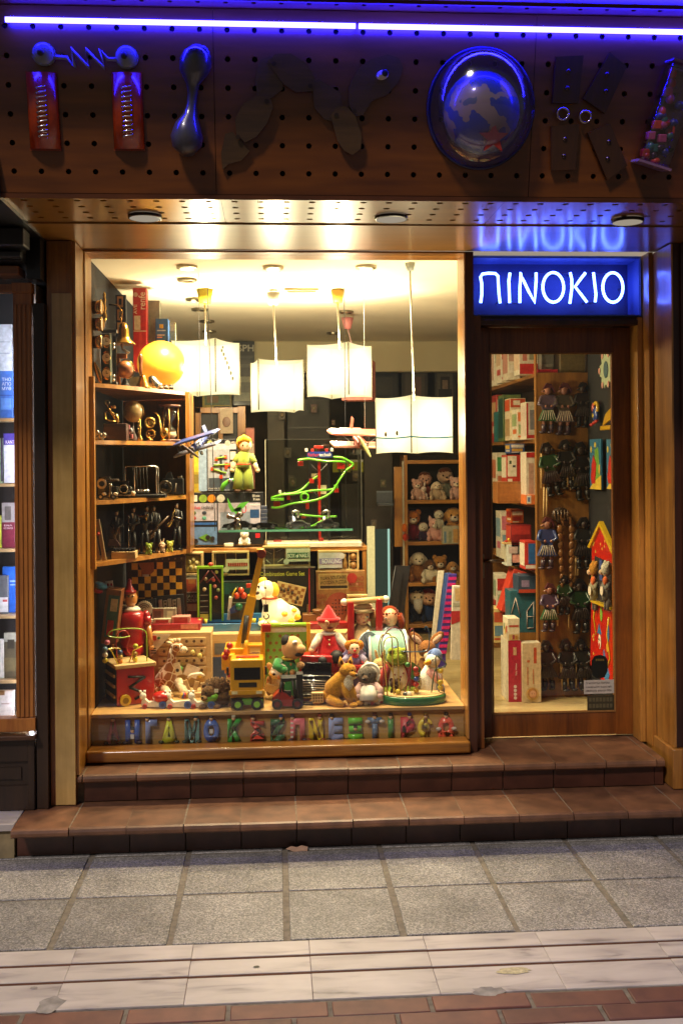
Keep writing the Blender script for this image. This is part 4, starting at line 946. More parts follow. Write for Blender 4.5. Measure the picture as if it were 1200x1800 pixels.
for s in (0, 1): t.b(CREAM).ell(300 + s * 4, 1131 - s * 3, -2 + s * 6, 7, 3.4, 3, ang=25).out('ear'); t.b(CREAM).tube([(309 + s * 7, 1130, -4), (309 + s * 7, 1122, -4)], [2, 2.6], 8).out('horn')
t.b(plush('b8823c')).tube([(306, 1128, 0), (298, 1146, 5), (296, 1164, 8)], [3, 3, 3], 8).out('mane')
t.b(CREAM).tube([(290, 1206, -10), (298, 1214, -26), (304, 1217, -36)], [8, 7, 6], 10).out('leg'); t.b(CREAM).tube([(314, 1196, -6), (324, 1208, -22), (330, 1216, -32)], [8, 7, 6], 10).out('leg')
t.b(GIR).tube([(276, 1206, 0), (282, 1214, -12)], [9, 8], 10).out('leg')
tg = t.b(C('e8dcb0', rough=.5)).mark().box(309, 320, 1162, 1184, -17, -16).rot(-14, 314, 1172).out('tag'); t.b(C('3a3020')).disc(314, 1175, -17.6, -17.1, 3).out('emblem', parent=tg)
# dark furry animal
t = T('plush_marmot', 'round dark brown furry animal crouching beside the yellow crane', 'soft toy', 382, 1240, on=ZP)
FUR = plush('4a3420', .5); t.b(FUR).ell(382, 1217, 6, 25, 22, 22, 20, 12).ell(388, 1226, 0, 22, 15, 20).out('body')
hd = t.b(plush('5e442a', .5)).ell(368, 1216, -12, 13, 13, 12).out('head'); t.b(plush('8a6c48')).ell(361, 1222, -22, 6, 5, 6).out('muzzle', parent=hd); t.b(EYEM).ell(364, 1213, -22, 1.8).out('eye', parent=hd); t.b(EYEM).ell(358, 1220, -27, 2).out('nose', parent=hd)
for s in (-1, 1): t.b(FUR).ell(368 + 8 * s, 1204, -8, 4, 4, 3).out('ear'); t.b(plush('7a5c3c')).ell(370 + 12 * s, 1237, -18, 7, 4, 7).out('paw')
t.b(C('ddd4ba')).box(378, 385, 1207, 1213, -19, -18).out('tag')
rr = random.Random(3); w = t.b(plush('6e5232', .5))
for i in range(140):
    a, b_ = rr.uniform(0, 2 * PI), rr.uniform(.05, 1.2); x, y, d_ = 382 + 24.5 * math.cos(a) * math.sin(b_ + .3), 1217 - 21.5 * math.cos(b_) , 6 + 21.5 * math.sin(a) * math.sin(b_ + .3)
    w.tube([(x, y, d_), (x + (x - 382) * .16, y + (y - 1217) * .16, d_ + (d_ - 6) * .16)], [1.4, .2], 3, cap=False)
o = w.out('fur'); o['kind'] = 'stuff'
# crane truck
CY_ = C('dca010', rough=.3, coat=.5, var=.06); t = T('crane_truck', 'big yellow toy crane truck with its long boom raised', 'toy truck', 436, 1242, on=ZP + .001)
cab = t.b(CY_).box(406, 464, 1155, 1222, -22, 26, 3).out('cab')
t.b(C('0a0a0c', rough=.1)).box(413, 458, 1169, 1190, -23.2, -22.1, .5).out('windscreen', parent=cab)
t.b(C('1a1508', rough=.4)).box(421, 452, 1195, 1203, -23, -22.1).out('grille', parent=cab)
t.b(CY_).box(404, 466, 1208, 1216, -26, -22.5, 1).out('bumper', parent=cab)
for s in (-1, 1): t.b(C('f0e4b0', rough=.2)).box(435 + s * 21 - 5, 435 + s * 21 + 5, 1209, 1214, -27.2, -26.1).out('headlight', parent=cab); t.b(BLACK).box(435 + s * 33 - 2, 435 + s * 33 + 2, 1168, 1182, -24, -20, .6).out('mirror', parent=cab)
t.b(C('d84818', rough=.3)).box(416, 456, 1152, 1154.8, -8, 4, .6).out('roof_light', parent=cab)
t.b(CY_).box(408, 462, 1212, 1228, 27, 150, 2).out('chassis'); t.b(CY_).box(392, 430, 1150, 1196, 60, 130, 3).out('turret')
t.b(CY_).box(388, 412, 1158, 1186, 40, 70, 2).out('counterweight')
for x in (412, 458):
    for d_ in (-4, 60, 110): wheel(t, x, 1229, d_, 13, 12, BLACK, C('b8a020'))
b0, b1 = (418, 1168), (460, 985); u = Vector((b1[0] - b0[0], b1[1] - b0[1])); n_ = Vector((-u.y, u.x)).normalized()
q = lambda f, s: (b0[0] + u.x * f + n_.x * s, b0[1] + u.y * f + n_.y * s)
BY = C('f4bc1c', rough=.3, coat=.4, var=.05); boom = t.b(BY).prism([q(0, -11), q(0, 11), q(.60, 8), q(.60, -8)], 70, 92).out('boom'); t.b(BY).prism([q(.58, -6), q(.58, 6), q(1, 5), q(1, -5)], 74, 88).out('boom_extension')
t.b(C('8a3018', rough=.4)).disc(461, 981, 70, 92, 8).out('pulley'); t.b(CY_).box(452, 466, 972, 979, 72, 90, 1).out('boom_tip')
t.b(C('30302c', rough=.3)).tube([(427, 1142, 68), (433, 1092, 68)], 4.5, 10).out('ram'); t.b(steel()).tube([(424, 1150, 68), (426, 1136, 68)], 2.5, 8).out('ram_rod')
cb = t.b(CY_); 
for x in (437, 459):
    for d_ in (52, 76): cb.box(x - 1.5, x + 1.5, 1146, 1166, d_ - 1.5, d_ + 1.5)
cb.box(435, 461, 1143, 1147, 50, 78, .8).box(437, 459, 1160, 1168, 54, 76).out('operator_cage')
t.b(C('6a6048')).tube([(465, 984, 76), (469, 1085, 40)], .6, 4).out('cable')
hk = t.b(steel('504840', .35)).box(464, 473, 1068, 1082, 36, 42, 1).ring(469, 1090, 39, 4.5, 1.1, 16, 5, a0=-200, a1=70).out('hook')
t.b(C('6a6048')).tube([(469, 1095, 39), (463, 1104, 39)], .6, 4).tube([(469, 1095, 39), (475, 1106, 39)], .6, 4).out('sling'); t.b(C('b0281c', rough=.35)).box(461, 477, 1104, 1117, 32, 48, 1).out('load')
for i, (x, y) in enumerate(((399, 1150), (404, 1138), (396, 1158))): t.b(C('b82818', rough=.35)).ell(x, y, 20, 6, 6, 6).out('red_knob')
t.b(CY_).tube([(432, 1160, 20), (432, 1140, 24), (434, 1130, 26)], [4, 4, 3], 8).out('outrigger_post')
# green tractor
t = T('toy_tractor', 'tiny green toy tractor parked in front of the yellow crane', 'toy tractor', 437, 1243, on=ZP)
G2 = paint('5a9a24'); t.b(G2).box(412, 462, 1226, 1236, -34, -16, 1.5).out('hood'); t.b(G2).box(425, 443, 1209, 1227, -33, -17, 1).out('cabin'); t.b(C('141a12', rough=.15)).box(428, 440, 1212, 1222, -33.8, -33.1).out('window')
t.b(G2).box(423, 445, 1206, 1209.5, -35, -15, 1).out('roof')
for x, r in ((419, 10), (452, 10)):
    for d_ in (-38, -12): wheel(t, x, 1243 - r, d_, r, 7, BLACK, C('8ac83a'), axis='D')
t.b(BLACK).tube([(455, 1226, -25), (455, 1214, -25)], 1.4, 6).out('exhaust')
# fluffy owl
t = T('plush_owl', 'fluffy white and tan owl with a paper tag behind the red forklift', 'soft toy', 492, 1228, on=ZP)
WF = plush('e0d4b8', .3); t.b(WF).ell(494, 1204, 10, 22, 26, 18, 16, 10).out('body'); hd = t.b(WF).ell(492, 1182, 4, 19, 15, 15).out('head')
for s in (-1, 1): f_ = t.b(C('f0e8d8', rough=.8)).ell(490 + s * 8, 1183, -8, 6, 6, 3).out('eye_disc', parent=hd); t.b(EYEM).ell(490 + s * 8, 1183, -11, 2.4).out('eye'); t.b(plush('c08a4a')).ell(492 + s * 17, 1172, 2, 5, 8, 4, ang=s * 25).out('ear_tuft'); t.b(plush('b8935a')).ell(494 + s * 21, 1206, 4, 6, 17, 9).out('wing')
t.b(C('c87838')).ell(490, 1188, -12, 2.5, 4, 3).out('beak'); t.b(plush('c8a05c')).ell(512, 1182, 0, 8, 6, 6).out('crest')
t.b(C('e8dcb4')).mark().box(466, 484, 1200, 1214, -14, -13).rot(24, 475, 1207).out('tag')
t.b(C('c89058', rough=.6)).ell(513, 1183, -2, 6, 5, 5).out('foot_ball')
# forklift
t = T('toy_forklift', 'small red and black toy forklift at the platform edge', 'toy forklift', 506, 1244, on=ZP)
t.b(paint('9c1c14')).prism([(480, 1238), (480, 1224), (490, 1214), (504, 1218), (518, 1232), (522, 1240)], -16, 12).out('body')
for a in (((491, 1222), (496, 1196)), ((496, 1196), (520, 1193)), ((520, 1193), (524, 1236)), ((514, 1194), (520, 1232))):
    for d_ in (-14, 10): t.b(BLACK).tube([(a[0][0], a[0][1], d_), (a[1][0], a[1][1], d_)], 2.2, 6).out('cage_bar')
t.b(BLACK).box(494, 522, 1190, 1194, -16, 12, 1).out('roof'); t.b(BLACK).box(521, 533, 1184, 1240, -14, 10, 1).out('mast')
t.b(C('1a1a1c', rough=.6)).box(498, 512, 1216, 1226, -8, 6, 1).box(496, 500, 1202, 1222, -8, 6, 1).out('seat')
for x in (487, 522): wheel(t, x, 1235, -17, 9, 6, BLACK, C('6a1818'), axis='D'); wheel(t, x, 1235, 13, 9, 6, BLACK, C('6a1818'), axis='D')
t.b(steel('404040', .4)).box(533, 550, 1237, 1239.5, -12, -8).out('fork'); t.b(steel('404040', .4)).box(533, 550, 1237, 1239.5, 3, 7).out('fork')
# puppet with moustache
t = T('felt_puppet', 'felt hand puppet man in a green shirt with a large nose and black moustache', 'puppet', 508, 1180, Y=.86, foot=ZP)
SK = cloth('c99c68'); t.b(cloth('2f7a3c')).tube([(508, 1230, 0), (507, 1205, 0), (506, 1180, -2), (508, 1160, -3)], [24, 22, 18, 10], 14).out('shirt')
hd = t.b(SK).ell(514, 1138, -6, 19, 21, 17, 16, 12).out('head'); t.b(SK).ell(528, 1138, -18, 9, 8, 9).out('nose', parent=hd); t.b(C('100c0a', rough=.9)).ell(526, 1147, -18, 8, 4, 6, ang=-10).out('moustache', parent=hd)
t.b(C('14100c', rough=.9)).ell(503, 1126, -4, 9, 11, 14).out('hair', parent=hd); t.b(C('f0ece0', rough=.4)).ell(518, 1126, -19, 5, 3.5, 4, ang=-20).out('eye', parent=hd); t.b(EYEM).ell(519, 1126.5, -22, 1.6).out('pupil', parent=hd)
t.b(cloth('2f7a3c')).tube([(490, 1160, -6), (486, 1168, -16), (498, 1172, -26)], [8, 8, 7], 10).ell(499, 1172, -28, 6).out('sleeve'); t.b(SK).ell(528, 1166, -18, 7, 6, 6).out('hand')
t.b(C('c8a838', rough=.7)).ring(508, 1156, -4, 11, 2, 16, 6, axis='Z').out('collar')
# easel board with dots
t = T('dotted_board', 'yellow framed board with green polka dot cloth standing behind the puppet', 'easel board', 503, 1210, Y=1.0, foot=ZP)
for x in (463, 543): t.b(paint('d09a18')).box(x - 3.5, x + 3.5, 1096, 1210, 0, 8, 1).out('frame_post')
t.b(paint('8cb83a')).cyl((467, 1099, 4), (539, 1099, 4), 4).out('roller')
t.b(cloth('7cae48')).box(466.5, 539.5, 1112, 1205, 4, 6).out('cloth_panel'); t.b(C('c8ccc0', rough=.5)).box(466.5, 539.5, 1103, 1112, 4, 5.5).out('clear_band')
rr = random.Random(8)
for r_ in range(7):
    for c_ in range(7):
        if rr.random() < .85: t.b(cloth('8a6428')).disc(472 + c_ * 10.5 + (r_ % 2) * 4, 1118 + r_ * 12.5, 3.1, 3.9, 3, seg=9).out('dot')
# red truck
t = T('toy_lorry', 'large red toy lorry with a black bonnet and chrome grille carrying a doll', 'toy truck', 562, 1226, on=ZP + .0005, rz=-12)
TR = paint('a81818'); t.b(TR).box(528, 586, 1153, 1176, 2, 40, 3).out('cab_roof'); t.b(C('0c0c10', rough=.1)).box(530, 584, 1164, 1184, -4, 1.8, 2).out('windscreen')
t.b(C('0e0e12', rough=.15, coat=1)).box(527, 588, 1180, 1190, -34, 3, 3).out('bonnet'); g = t.b(steel('302e2c', .3)).box(532, 582, 1186, 1222, -33, -6, 3).out('grille')
for k in range(8): t.b(steel('d0ccc8', .15)).box(535, 579, 1188.5 + k * 4, 1190.3 + k * 4, -35, -33.2, .5).out('chrome_bar', parent=g)
for x in (529, 585): t.b(TR).box(x - 4, x + 4, 1186, 1212, -30, -4, 2).out('wing'); t.b(steel()).ell(x, 1196, -31, 3.4).out('headlight')
t.b(steel('a8a4a0', .2)).box(524, 590, 1212, 1219, -38, -32, 1).out('bumper')
bd = t.b(TR); bd.box(520, 592, 1205, 1209, 42, 190, .5).out('bed')
for x in (520, 592): t.b(TR).box(x - 2, x + 2, 1168, 1206, 42, 190, .8).out('bed_side')
for x in (530, 584):
    for d_ in (-16, 70, 140): wheel(t, x, 1213, d_, 12, 9, BLACK, steel('888888'))

# doll in the lorry: soft doll with a red pointed hat
def limbs(t, m, pts, r, name, end=None, endm=None, er=None):
    o = t.b(m).tube(pts, r, 10).ell(*pts[0], (r[0] if isinstance(r, list) else r)).out(name)
    if endm: t.b(endm).ell(*pts[-1], er).out(end, parent=o)
    return o
t = T('soft_doll', 'soft doll in red dungarees and a tall pointed red hat riding in the lorry', 'doll', 578, 1160, Y=.92)
t.o.location.z = ZP + .055; t.ay = HORIZON - FPX * (t.o.location - EYE).dot(UP) / (t.o.location - EYE).dot(FWD)
SKD, RC = cloth('dcb488'), cloth('b8141a')
t.b(RC).tube([(580, 1162, -4), (579, 1145, 0), (578, 1130, 2), (578, 1114, 2)], [22, 22, 17, 12], 16).ell(580, 1158, -6, 23, 12, 16).out('body')
hd = t.b(SKD).ell(578, 1094, 0, 16, 17, 15, 18, 12).out('head'); t.b(SKD).tube([(576, 1094, -13), (573, 1089, -24)], [4, 2.6], 8).ell(573, 1089, -24, 2.8).out('nose', parent=hd)
t.b(C('7a1a18', rough=.8)).ell(580, 1102, -13, 6, 1.8, 3).out('mouth', parent=hd); t.b(EYEM).ell(584, 1090, -14, 2).out('eye', parent=hd); t.b(EYEM).ell(570, 1090, -13, 2).out('eye', parent=hd)
for s in (-1, 1): t.b(SKD).ell(578 + 16 * s, 1095, 2, 3.4, 4.4, 3).out('ear', parent=hd)
t.b(C('1a120e', rough=.9)).ell(578, 1089, 4, 17, 11, 15).out('hair', parent=hd)
t.b(cloth('c0181c')).lathe(578, 2, [(1.5, 1064), (7, 1072), (13, 1082), (17, 1088), (18, 1090)], 16).ring(578, 1089, 2, 17, 4, 20, 8, axis='Z').out('hat')
t.b(cloth('e8e0d4')).ring(578, 1113, 1, 11, 3, 16, 6, axis='Z').out('collar')
for i in range(2): t.b(C('e8d8a0')).ell(578, 1122 + 8 * i, -16 - i * 2, 1.7).out('button')
limbs(t, cloth('e4d6c0'), [(562, 1120, 0), (554, 1130, -8), (548, 1140, -14)], [8, 7, 6], 'sleeve', 'hand', SKD, 6); limbs(t, cloth('e4d6c0'), [(594, 1120, 0), (604, 1132, -6), (610, 1142, -10)], [8, 7, 6], 'sleeve', 'hand', SKD, 6)
limbs(t, RC, [(572, 1154, -8), (566, 1156, -28)], [10, 9], 'trouser_leg', 'shoe', C('0e0c0e', rough=.6), 9); limbs(t, RC, [(590, 1152, -8), (590, 1150, -26)], [10, 9], 'trouser_leg', 'shoe', C('0e0c0e', rough=.6), 12)

# fox, calculator, hedgehog doll
t = T('plush_fox', 'golden sitting plush fox with a white chest at the platform edge', 'soft toy', 598, 1240, on=ZP)
FX = plush('b8822e', .3); t.b(FX).tube([(590, 1228, 6), (592, 1212, 2), (602, 1194, -4), (610, 1184, -6)], [20, 21, 14, 9], 14).ell(586, 1226, 6, 20, 14, 18).out('body')
hd = t.b(FX).ell(612, 1180, -8, 15, 13, 13, 16, 12).out('head'); t.b(plush('e0cfa8')).ell(618, 1188, -12, 11, 7, 10).out('cheek', parent=hd); t.b(FX).tube([(616, 1183, -16), (625, 1185, -26)], [6, 3], 10).out('muzzle', parent=hd); t.b(EYEM).ell(626, 1184, -27, 2.2).out('nose', parent=hd)
for x in (607, 619): t.b(EYEM).ell(x, 1178, -19, 1.8).out('eye', parent=hd)
for x, a in ((601, -1), (616, 1)): t.b(FX).tube([(x, 1172, -4), (x + a * 1, 1164, -4), (x + a * 2, 1156, -3)], [6, 4.5, .8], 10).mat(plush('5a3a20')).ell(x, 1166, -8, 2.5, 5, 1.5).out('ear')
t.b(plush('e4d8bc')).ell(612, 1202, -14, 9, 13, 8).out('chest')
for a in ([(602, 1200, -10), (610, 1222, -18), (618, 1236, -22)], [(612, 1202, -8), (622, 1222, -14), (628, 1234, -16)]): t.b(FX).tube(a, [8, 6.5, 6], 10).ell(a[-1][0] + 2, a[-1][1] + 1, a[-1][2] - 3, 8, 5, 8).out('leg')
t.b(FX).tube([(582, 1228, -6), (594, 1236, -20), (604, 1239, -26)], [12, 9, 6], 10).out('leg'); t.b(FX).tube([(574, 1232, 10), (560, 1234, 2), (546, 1236, -2)], [5, 8, 4], 10).out('tail')
t = T('number_block', 'small wooden block with rows of numbers left of the golden fox', 'toy block', 558, 1236, on=ZP)
bk = t.b(RAW).box(547, 568, 1214, 1232, -16, -6, 1).out('block')
for r_ in range(3):
    for c_ in range(4): t.b(C('5a3a1c')).box(549.5 + c_ * 4.6, 552 + c_ * 4.6, 1217 + r_ * 5, 1220 + r_ * 5, -16.5, -16.05).out('mark', parent=bk)
t = T('hedgehog_doll', 'grey hedgehog doll in a white bonnet and pale pink apron', 'soft toy', 648, 1236, on=ZP)
GF = plush('6a6258', .5); t.b(cloth('d8b8a8')).lathe(647, 0, [(10, 1196), (17, 1206), (24, 1226), (25, 1233)], 20).out('dress')
t.b(cloth('e8e2d4')).tube([(646, 1206, -14), (646, 1218, -20), (646, 1228, -23)], [12, 15, 17], 12).out('apron')
for k in range(14): a = 2 * PI * k / 14; t.b(C('b83830' if k % 2 else 'e4dcc4', rough=.9)).box(647 + 25 * math.cos(a) - 3, 647 + 25 * math.cos(a) + 3, 1230, 1235, 25 * math.sin(a) - 1.5, 25 * math.sin(a) + 1.5).out('hem_check')
hd = t.b(GF).ell(646, 1187, -2, 17, 17, 16, 18, 12).out('head'); t.b(plush('5a4636')).tube([(642, 1190, -14), (639, 1191, -25)], [7, 3], 10).out('snout', parent=hd); t.b(EYEM).ell(638.5, 1190, -26, 2.6).out('nose', parent=hd)
for x in (637, 649): t.b(EYEM).ell(x, 1183, -16, 1.7).out('eye', parent=hd)
t.b(cloth('e6dec8')).ell(652, 1184, 4, 18, 18, 14).ring(650, 1186, -3, 18, 2.6, 22, 6, sx=.95).out('bonnet')
for s in (-1, 1): t.b(cloth('e0b8b0')).tube([(647 + s * 12, 1203, -6), (647 + s * 21, 1212, -14), (647 + s * 20, 1219, -20)], [6, 6, 5], 10).ell(647 + s * 20, 1220, -21, 5).out('sleeve')
t.b(C('c8c0a8', rough=.7)).box(660, 672, 1212, 1230, -20, -10, 1).out('basket'); t.b(C('ddd6bc', rough=.7)).box(622, 632, 1210, 1226, -18, -17).out('card')
# clown in the box
t = T('clown_box', 'little clown with orange hair popping out of a red box', 'toy clown', 622, 1226, Y=.80, foot=ZP)
t.b(paint('a81c24')).box(601, 644, 1172, 1224, -14, 24, 1).out('box'); t.b(paint('302060')).prism([(622, 1176), (632, 1198), (622, 1220), (612, 1198)], -14.9, -14.2).out('diamond'); t.b(paint('c02830')).box(598, 646, 1166, 1171.5, -17, 27, 1).out('rim')
t.b(cloth('6a5a84')).tube([(622, 1166, 0), (622, 1152, -2)], [15, 10], 14).out('body'); t.b(cloth('b82030')).ell(624, 1151, -10, 6, 4, 4).out('bow_tie')
hd = t.b(cloth('e4c49c')).ell(623, 1140, -4, 10, 11, 10).out('head'); t.b(C('c01818', rough=.3)).ell(623, 1141, -14.5, 2.6).out('nose', parent=hd); t.b(C('b02020')).ell(623, 1147, -12, 4.5, 1.6, 2).out('mouth', parent=hd)
for s in (-1, 1): t.b(EYEM).ell(623 + s * 4, 1137, -13, 1.3).out('eye', parent=hd); t.b(plush('c07828')).ell(623 + s * 10, 1134, 0, 7, 8, 7).out('hair_tuft', parent=hd); t.b(cloth('b8b0d0')).tube([(623 + s * 11, 1154, -2), (623 + s * 20, 1160, -8)], [6, 5], 8).out('sleeve'); t.b(cloth('e4d2b8')).ell(623 + s * 21, 1165, -10, 5).out('hand')
t.b(plush('c07828')).ell(623, 1129, 0, 9, 5, 8).out('hair_top'); t.b(cloth('b0a8d4')).prism([(602, 1150), (612, 1140), (612, 1160)], 2, 4).prism([(644, 1150), (634, 1140), (634, 1160)], 2, 4).out('ruff')
# baby walker
t = T('push_cart', 'red wooden push cart with a round pale handlebar behind the dolls', 'push cart', 640, 1200, Y=1.05, foot=ZP)
RW = paint('ac1a1c')
for x, y0 in ((617, 1056), (667, 1052)): t.b(RW).box(x - 6, x + 6, y0, 1140, -6, 6, 3).out('handle_post')
t.b(RAW).cyl((606, 1058, 0), (676, 1054, 0), 5.5).out('handlebar')
for x, y in ((606, 1058), (679, 1054)): t.b(C('e4dcc8', rough=.4)).ell(x, y, 0, 6.5).out('end_knob')
t.b(RW).box(546, 612, 1095, 1106, 6, 30, 1).out('side_rail'); t.b(paint('7c1216')).box(540, 680, 1140, 1198, 30, 120, 2).out('tray')
# dolls
def porcelain(label, cx, by, h, coat_, hairm, hat=None, Y=1.0, look=0, foot=ZP):
    t = T('doll', label, 'doll', cx, by, Y=Y, foot=foot); w = h * .42
    t.b(coat_).tube([(cx, t.ay - 1, 0), (cx, by - h * .30, 0), (cx, by - h * .50, 0), (cx, by - h * .60, 0)], [w * .75, w * .72, w * .52, w * .25], 16).out('coat')
    hy = by - h * .76; r = h * .165
    SKN = C('d8a27c', rough=.45, coat=.2, var=.05)
    hd = t.b(SKN).ell(cx, hy, -2, r * .9, r * 1.1, r).ell(cx, hy + r * .5, -4, r * .7, r * .62, r * .8).tube([(cx, hy + r, 0), (cx, by - h * .56, 0)], [r * .4, r * .45], 10).out('head')
    for s in (-1, 1): t.b(C('f0ece4', rough=.3)).ell(cx + look + s * r * .38, hy, -r * .98, r * .16, r * .11, r * .06).mat(EYEM).ell(cx + look + s * r * .38, hy, -r * 1.03, r * .09, r * .1, r * .05).out('eye', parent=hd); t.b(C('c0785c', rough=.6)).ell(cx + look + s * r * .55, hy + r * .42, -r * .86, r * .2, r * .16, r * .06).out('cheek', parent=hd)
    t.b(SKN).ell(cx + look, hy + r * .3, -r * 1.08, r * .1, r * .16, r * .14).out('nose', parent=hd); t.b(C('a03838', rough=.4)).ell(cx + look, hy + r * .64, -r * .98, r * .2, r * .09, r * .08).out('mouth', parent=hd)
    hw = t.b(hairm); hw.ell(cx, hy - r * .22, r * .55, r * 1.16, r * 1.1, r * .95)
    for s in (-1, 1):
        for k in range(4): hw.tube([(cx + s * r * (1 + .08 * k), hy - r * .3, -r * .3 + k * r * .35), (cx + s * r * (1.35 + .06 * k), hy + r * .7, -r * .2 + k * r * .35), (cx + s * r * (1.2 + .1 * (k % 2)), hy + r * 1.7, -r * .1 + k * r * .3)], [r * .34, r * .44, r * .2], 8)
    for k in range(6): hw.tube([(cx - r * .9 + k * r * .36, hy - r * .55, -r * .85), (cx - r * 1.0 + k * r * .4, hy - r * .5, -r * .95)], [r * .2, r * .06], 6)
    hw.out('hair')
    if hat: t.b(hat).lathe(cx, 0, [(r * .1, hy - r * 2.0), (r * .7, hy - r * 1.85), (r * 1.15, hy - r * 1.3), (r * 1.25, hy - r * .72)], 18).ring(cx, hy - r * .66, 0, r * 1.22, r * .24, 22, 8, axis='Z').out('hat'); 
    for s in (-1, 1): t.b(coat_).tube([(cx + s * w * .42, by - h * .50, 0), (cx + s * w * .72, by - h * .34, -w * .2), (cx + s * w * .55, by - h * .2, -w * .5)], [w * .2, w * .2, w * .16], 10).out('sleeve')
    return t
porcelain('doll in a beige knitted hat and coat with long fair hair', 637, 1152, 92, cloth('b09468'), plush('8a6838'), hat=cloth('b8a078'), Y=1.10, look=2)
porcelain('auburn haired doll without a hat beside the push cart', 686, 1152, 88, cloth('a8b4c0'), plush('7a2c0c'), Y=1.12, look=-4)
# mint drum with spoked face
t = T('toy_drum', 'mint green toy drum lying on its side with a blue spoked face', 'toy drum', 690, 1190, Y=.98, foot=ZP)
MINT = paint('9ac8b8'); t.b(MINT).mark().cyl((648, 1150, 6), (714, 1150, 6), 40, seg=32).out('shell')
for x in (648, 712): t.b(C('e8e8e0', rough=.4)).ring(x, 1150, 6, 40, 2.6, 34, 6, axis='X').out('hoop')
f_ = t.b(C('7890a8', rough=.5)).cyl((645, 1150, 6), (646.5, 1150, 6), 36, seg=32).out('face')
for k in range(14):
    a = 2 * PI * k / 14; t.b(C('20283a')).tube([(644.5, 1150, 6), (644.5, 1150 + 34 * math.sin(a), 6 + 34 * math.cos(a))], .7, 4).out('spoke', parent=f_)
t2 = T('painted_fan', 'round blue grey painted disc with dark spokes standing before the drum', 'painted disc', 650, 1180, Y=.93, foot=ZP)
w = t2.b(C('8ea2b4', rough=.5)); w.mark().disc(648, 1143, 0, 3, 24, 33, seg=28).rot(28, 648, 1143, 0, 'Z').out('disc')
for k in range(16):
    a = 2 * PI * k / 16; t2.b(C('283040')).mark().tube([(648, 1150, -1), (648 + 22 * math.cos(a), 1145 + 30 * math.sin(a), -1)], .6, 4).rot(28, 648, 1143, 0, 'Z').out('spoke')
t2.b(C('283040')).mark().box(646, 650, 1174, t2.ay, -3, 6).rot(28, 648, 1143, 0, 'Z').out('stand')
# bead maze on an oval base
t = T('bead_maze', 'bead maze of looping wires on an oval green edged wooden base', 'bead maze', 726, 1236, on=ZP + .0004)
w = t.b(paint('1e6a34')); w.lathe(728, 18, [(56, 1222), (58, 1224), (58, 1234), (56, 1236)], 40); bs = w.out('base')
bs.scale = (1.0, .62, 1)
o = t.b(RAW).lathe(728, 18, [(54, 1220.5), (54, 1221.9)], 40).out('base_top'); o.scale = (1, .62, 1)
def hoop(pts, c): wire(t, pts, c, 1.15)
hoop([(674, 1221, 0), (674, 1180, 0), (671, 1130, 2), (680, 1112, 6), (694, 1104, 10), (708, 1112, 14), (716, 1140, 16), (722, 1200, 18), (722, 1221, 18)], '7a3038')
hoop([(692, 1221, 2), (690, 1180, 2), (668, 1150, 4), (670, 1122, 6), (680, 1114, 8), (690, 1124, 10), (692, 1180, 14), (696, 1221, 16)], 'c0a040')
hoop([(680, 1221, -8), (676, 1170, -8), (674, 1130, -6), (684, 1119, -4), (698, 1124, -2), (700, 1160, 0), (702, 1221, 4)], 'c8a848')
hoop([(712, 1221, 10), (722, 1180, 10), (722, 1120, 12), (727, 1108, 14), (731, 1120, 16), (734, 1190, 18), (736, 1221, 20)], '842830')
hoop([(706, 1146, 6), (726, 1147, 6), (748, 1147, 8), (756, 1140, 10), (757, 1115, 12), (752, 1104, 14), (750, 1110, 16)], '30506a')
hoop([(760, 1221, 10), (766, 1182, 8), (778, 1176, 6), (786, 1170, 6), (776, 1160, 8), (768, 1158, 10), (770, 1190, 12), (774, 1221, 14)], '2e4a34')
for x, y, d_, c in ((732, 1215, 6, 'c8a028'), (732, 1205, 6, 'b02820'), (733, 1195, 6, '3050a0'), (733, 1186, 6, 'c05028'), (732, 1178, 6, 'b02820'), (718, 1170, 8, '3c7a34'), (776, 1212, 10, 'c8b030'), (776, 1203, 10, 'c8b030'), (776, 1182, 8, 'd0b828'), (700, 1216, 2, 'c8b030'), (712, 1222 - 3, -6, '3a3a3a'), (718, 1220 - 2, -8, 'e0d8c8')):
    t.b(paint(c)).ell(x, y, d_, 5.2, 4.8, 5.2, 12, 8).out('bead')
t.b(paint('4a8038')).prism([(726, 1166), (742, 1178), (740, 1204), (724, 1196)], 14, 17).out('leaf_board')
# frog in a red coat
t = T('plush_frog', 'plush green frog in a red coat and flowered waistcoat', 'soft toy', 702, 1230, Y=.80, foot=ZP + .016)
GF2 = plush('8a9a34', .25); t.b(cloth('d8c8a4')).tube([(700, 1214, 0), (700, 1198, -2), (699, 1176, 0), (699, 1164, 0)], [18, 19, 15, 9], 16).out('waistcoat')
for x, y in ((692, 1182), (702, 1186), (696, 1194), (706, 1197), (699, 1204), (690, 1202), (707, 1180)): t.b(C('9a5a48', rough=.9)).ell(x, y, -17.5, 1.8, 1.8, 1.5, 8, 5).out('flower')
for s in (-1, 1):
    t.b(cloth('94261e')).tube([(699 + s * 10, 1166, 2), (699 + s * 20, 1180, 2), (699 + s * 22, 1206, 2)], [8, 11, 9], 12).out('coat_front'); t.b(cloth('94261e')).tube([(699 + s * 17, 1170, -2), (699 + s * 28, 1186, -8), (699 + s * 26, 1202, -18)], [7, 7, 6], 10).out('sleeve')
    t.b(GF2).ell(699 + s * 26, 1208, -20, 7, 6, 6).out('hand'); t.b(GF2).tube([(699 + s * 10, 1208, -8), (699 + s * 18, 1216, -22), (699 + s * 22, 1222, -30)], [9, 8, 6], 10).out('leg')
hd = t.b(GF2).ell(698, 1156, -4, 19, 13, 16, 18, 12).ell(698, 1148, -2, 15, 11, 13).out('head')
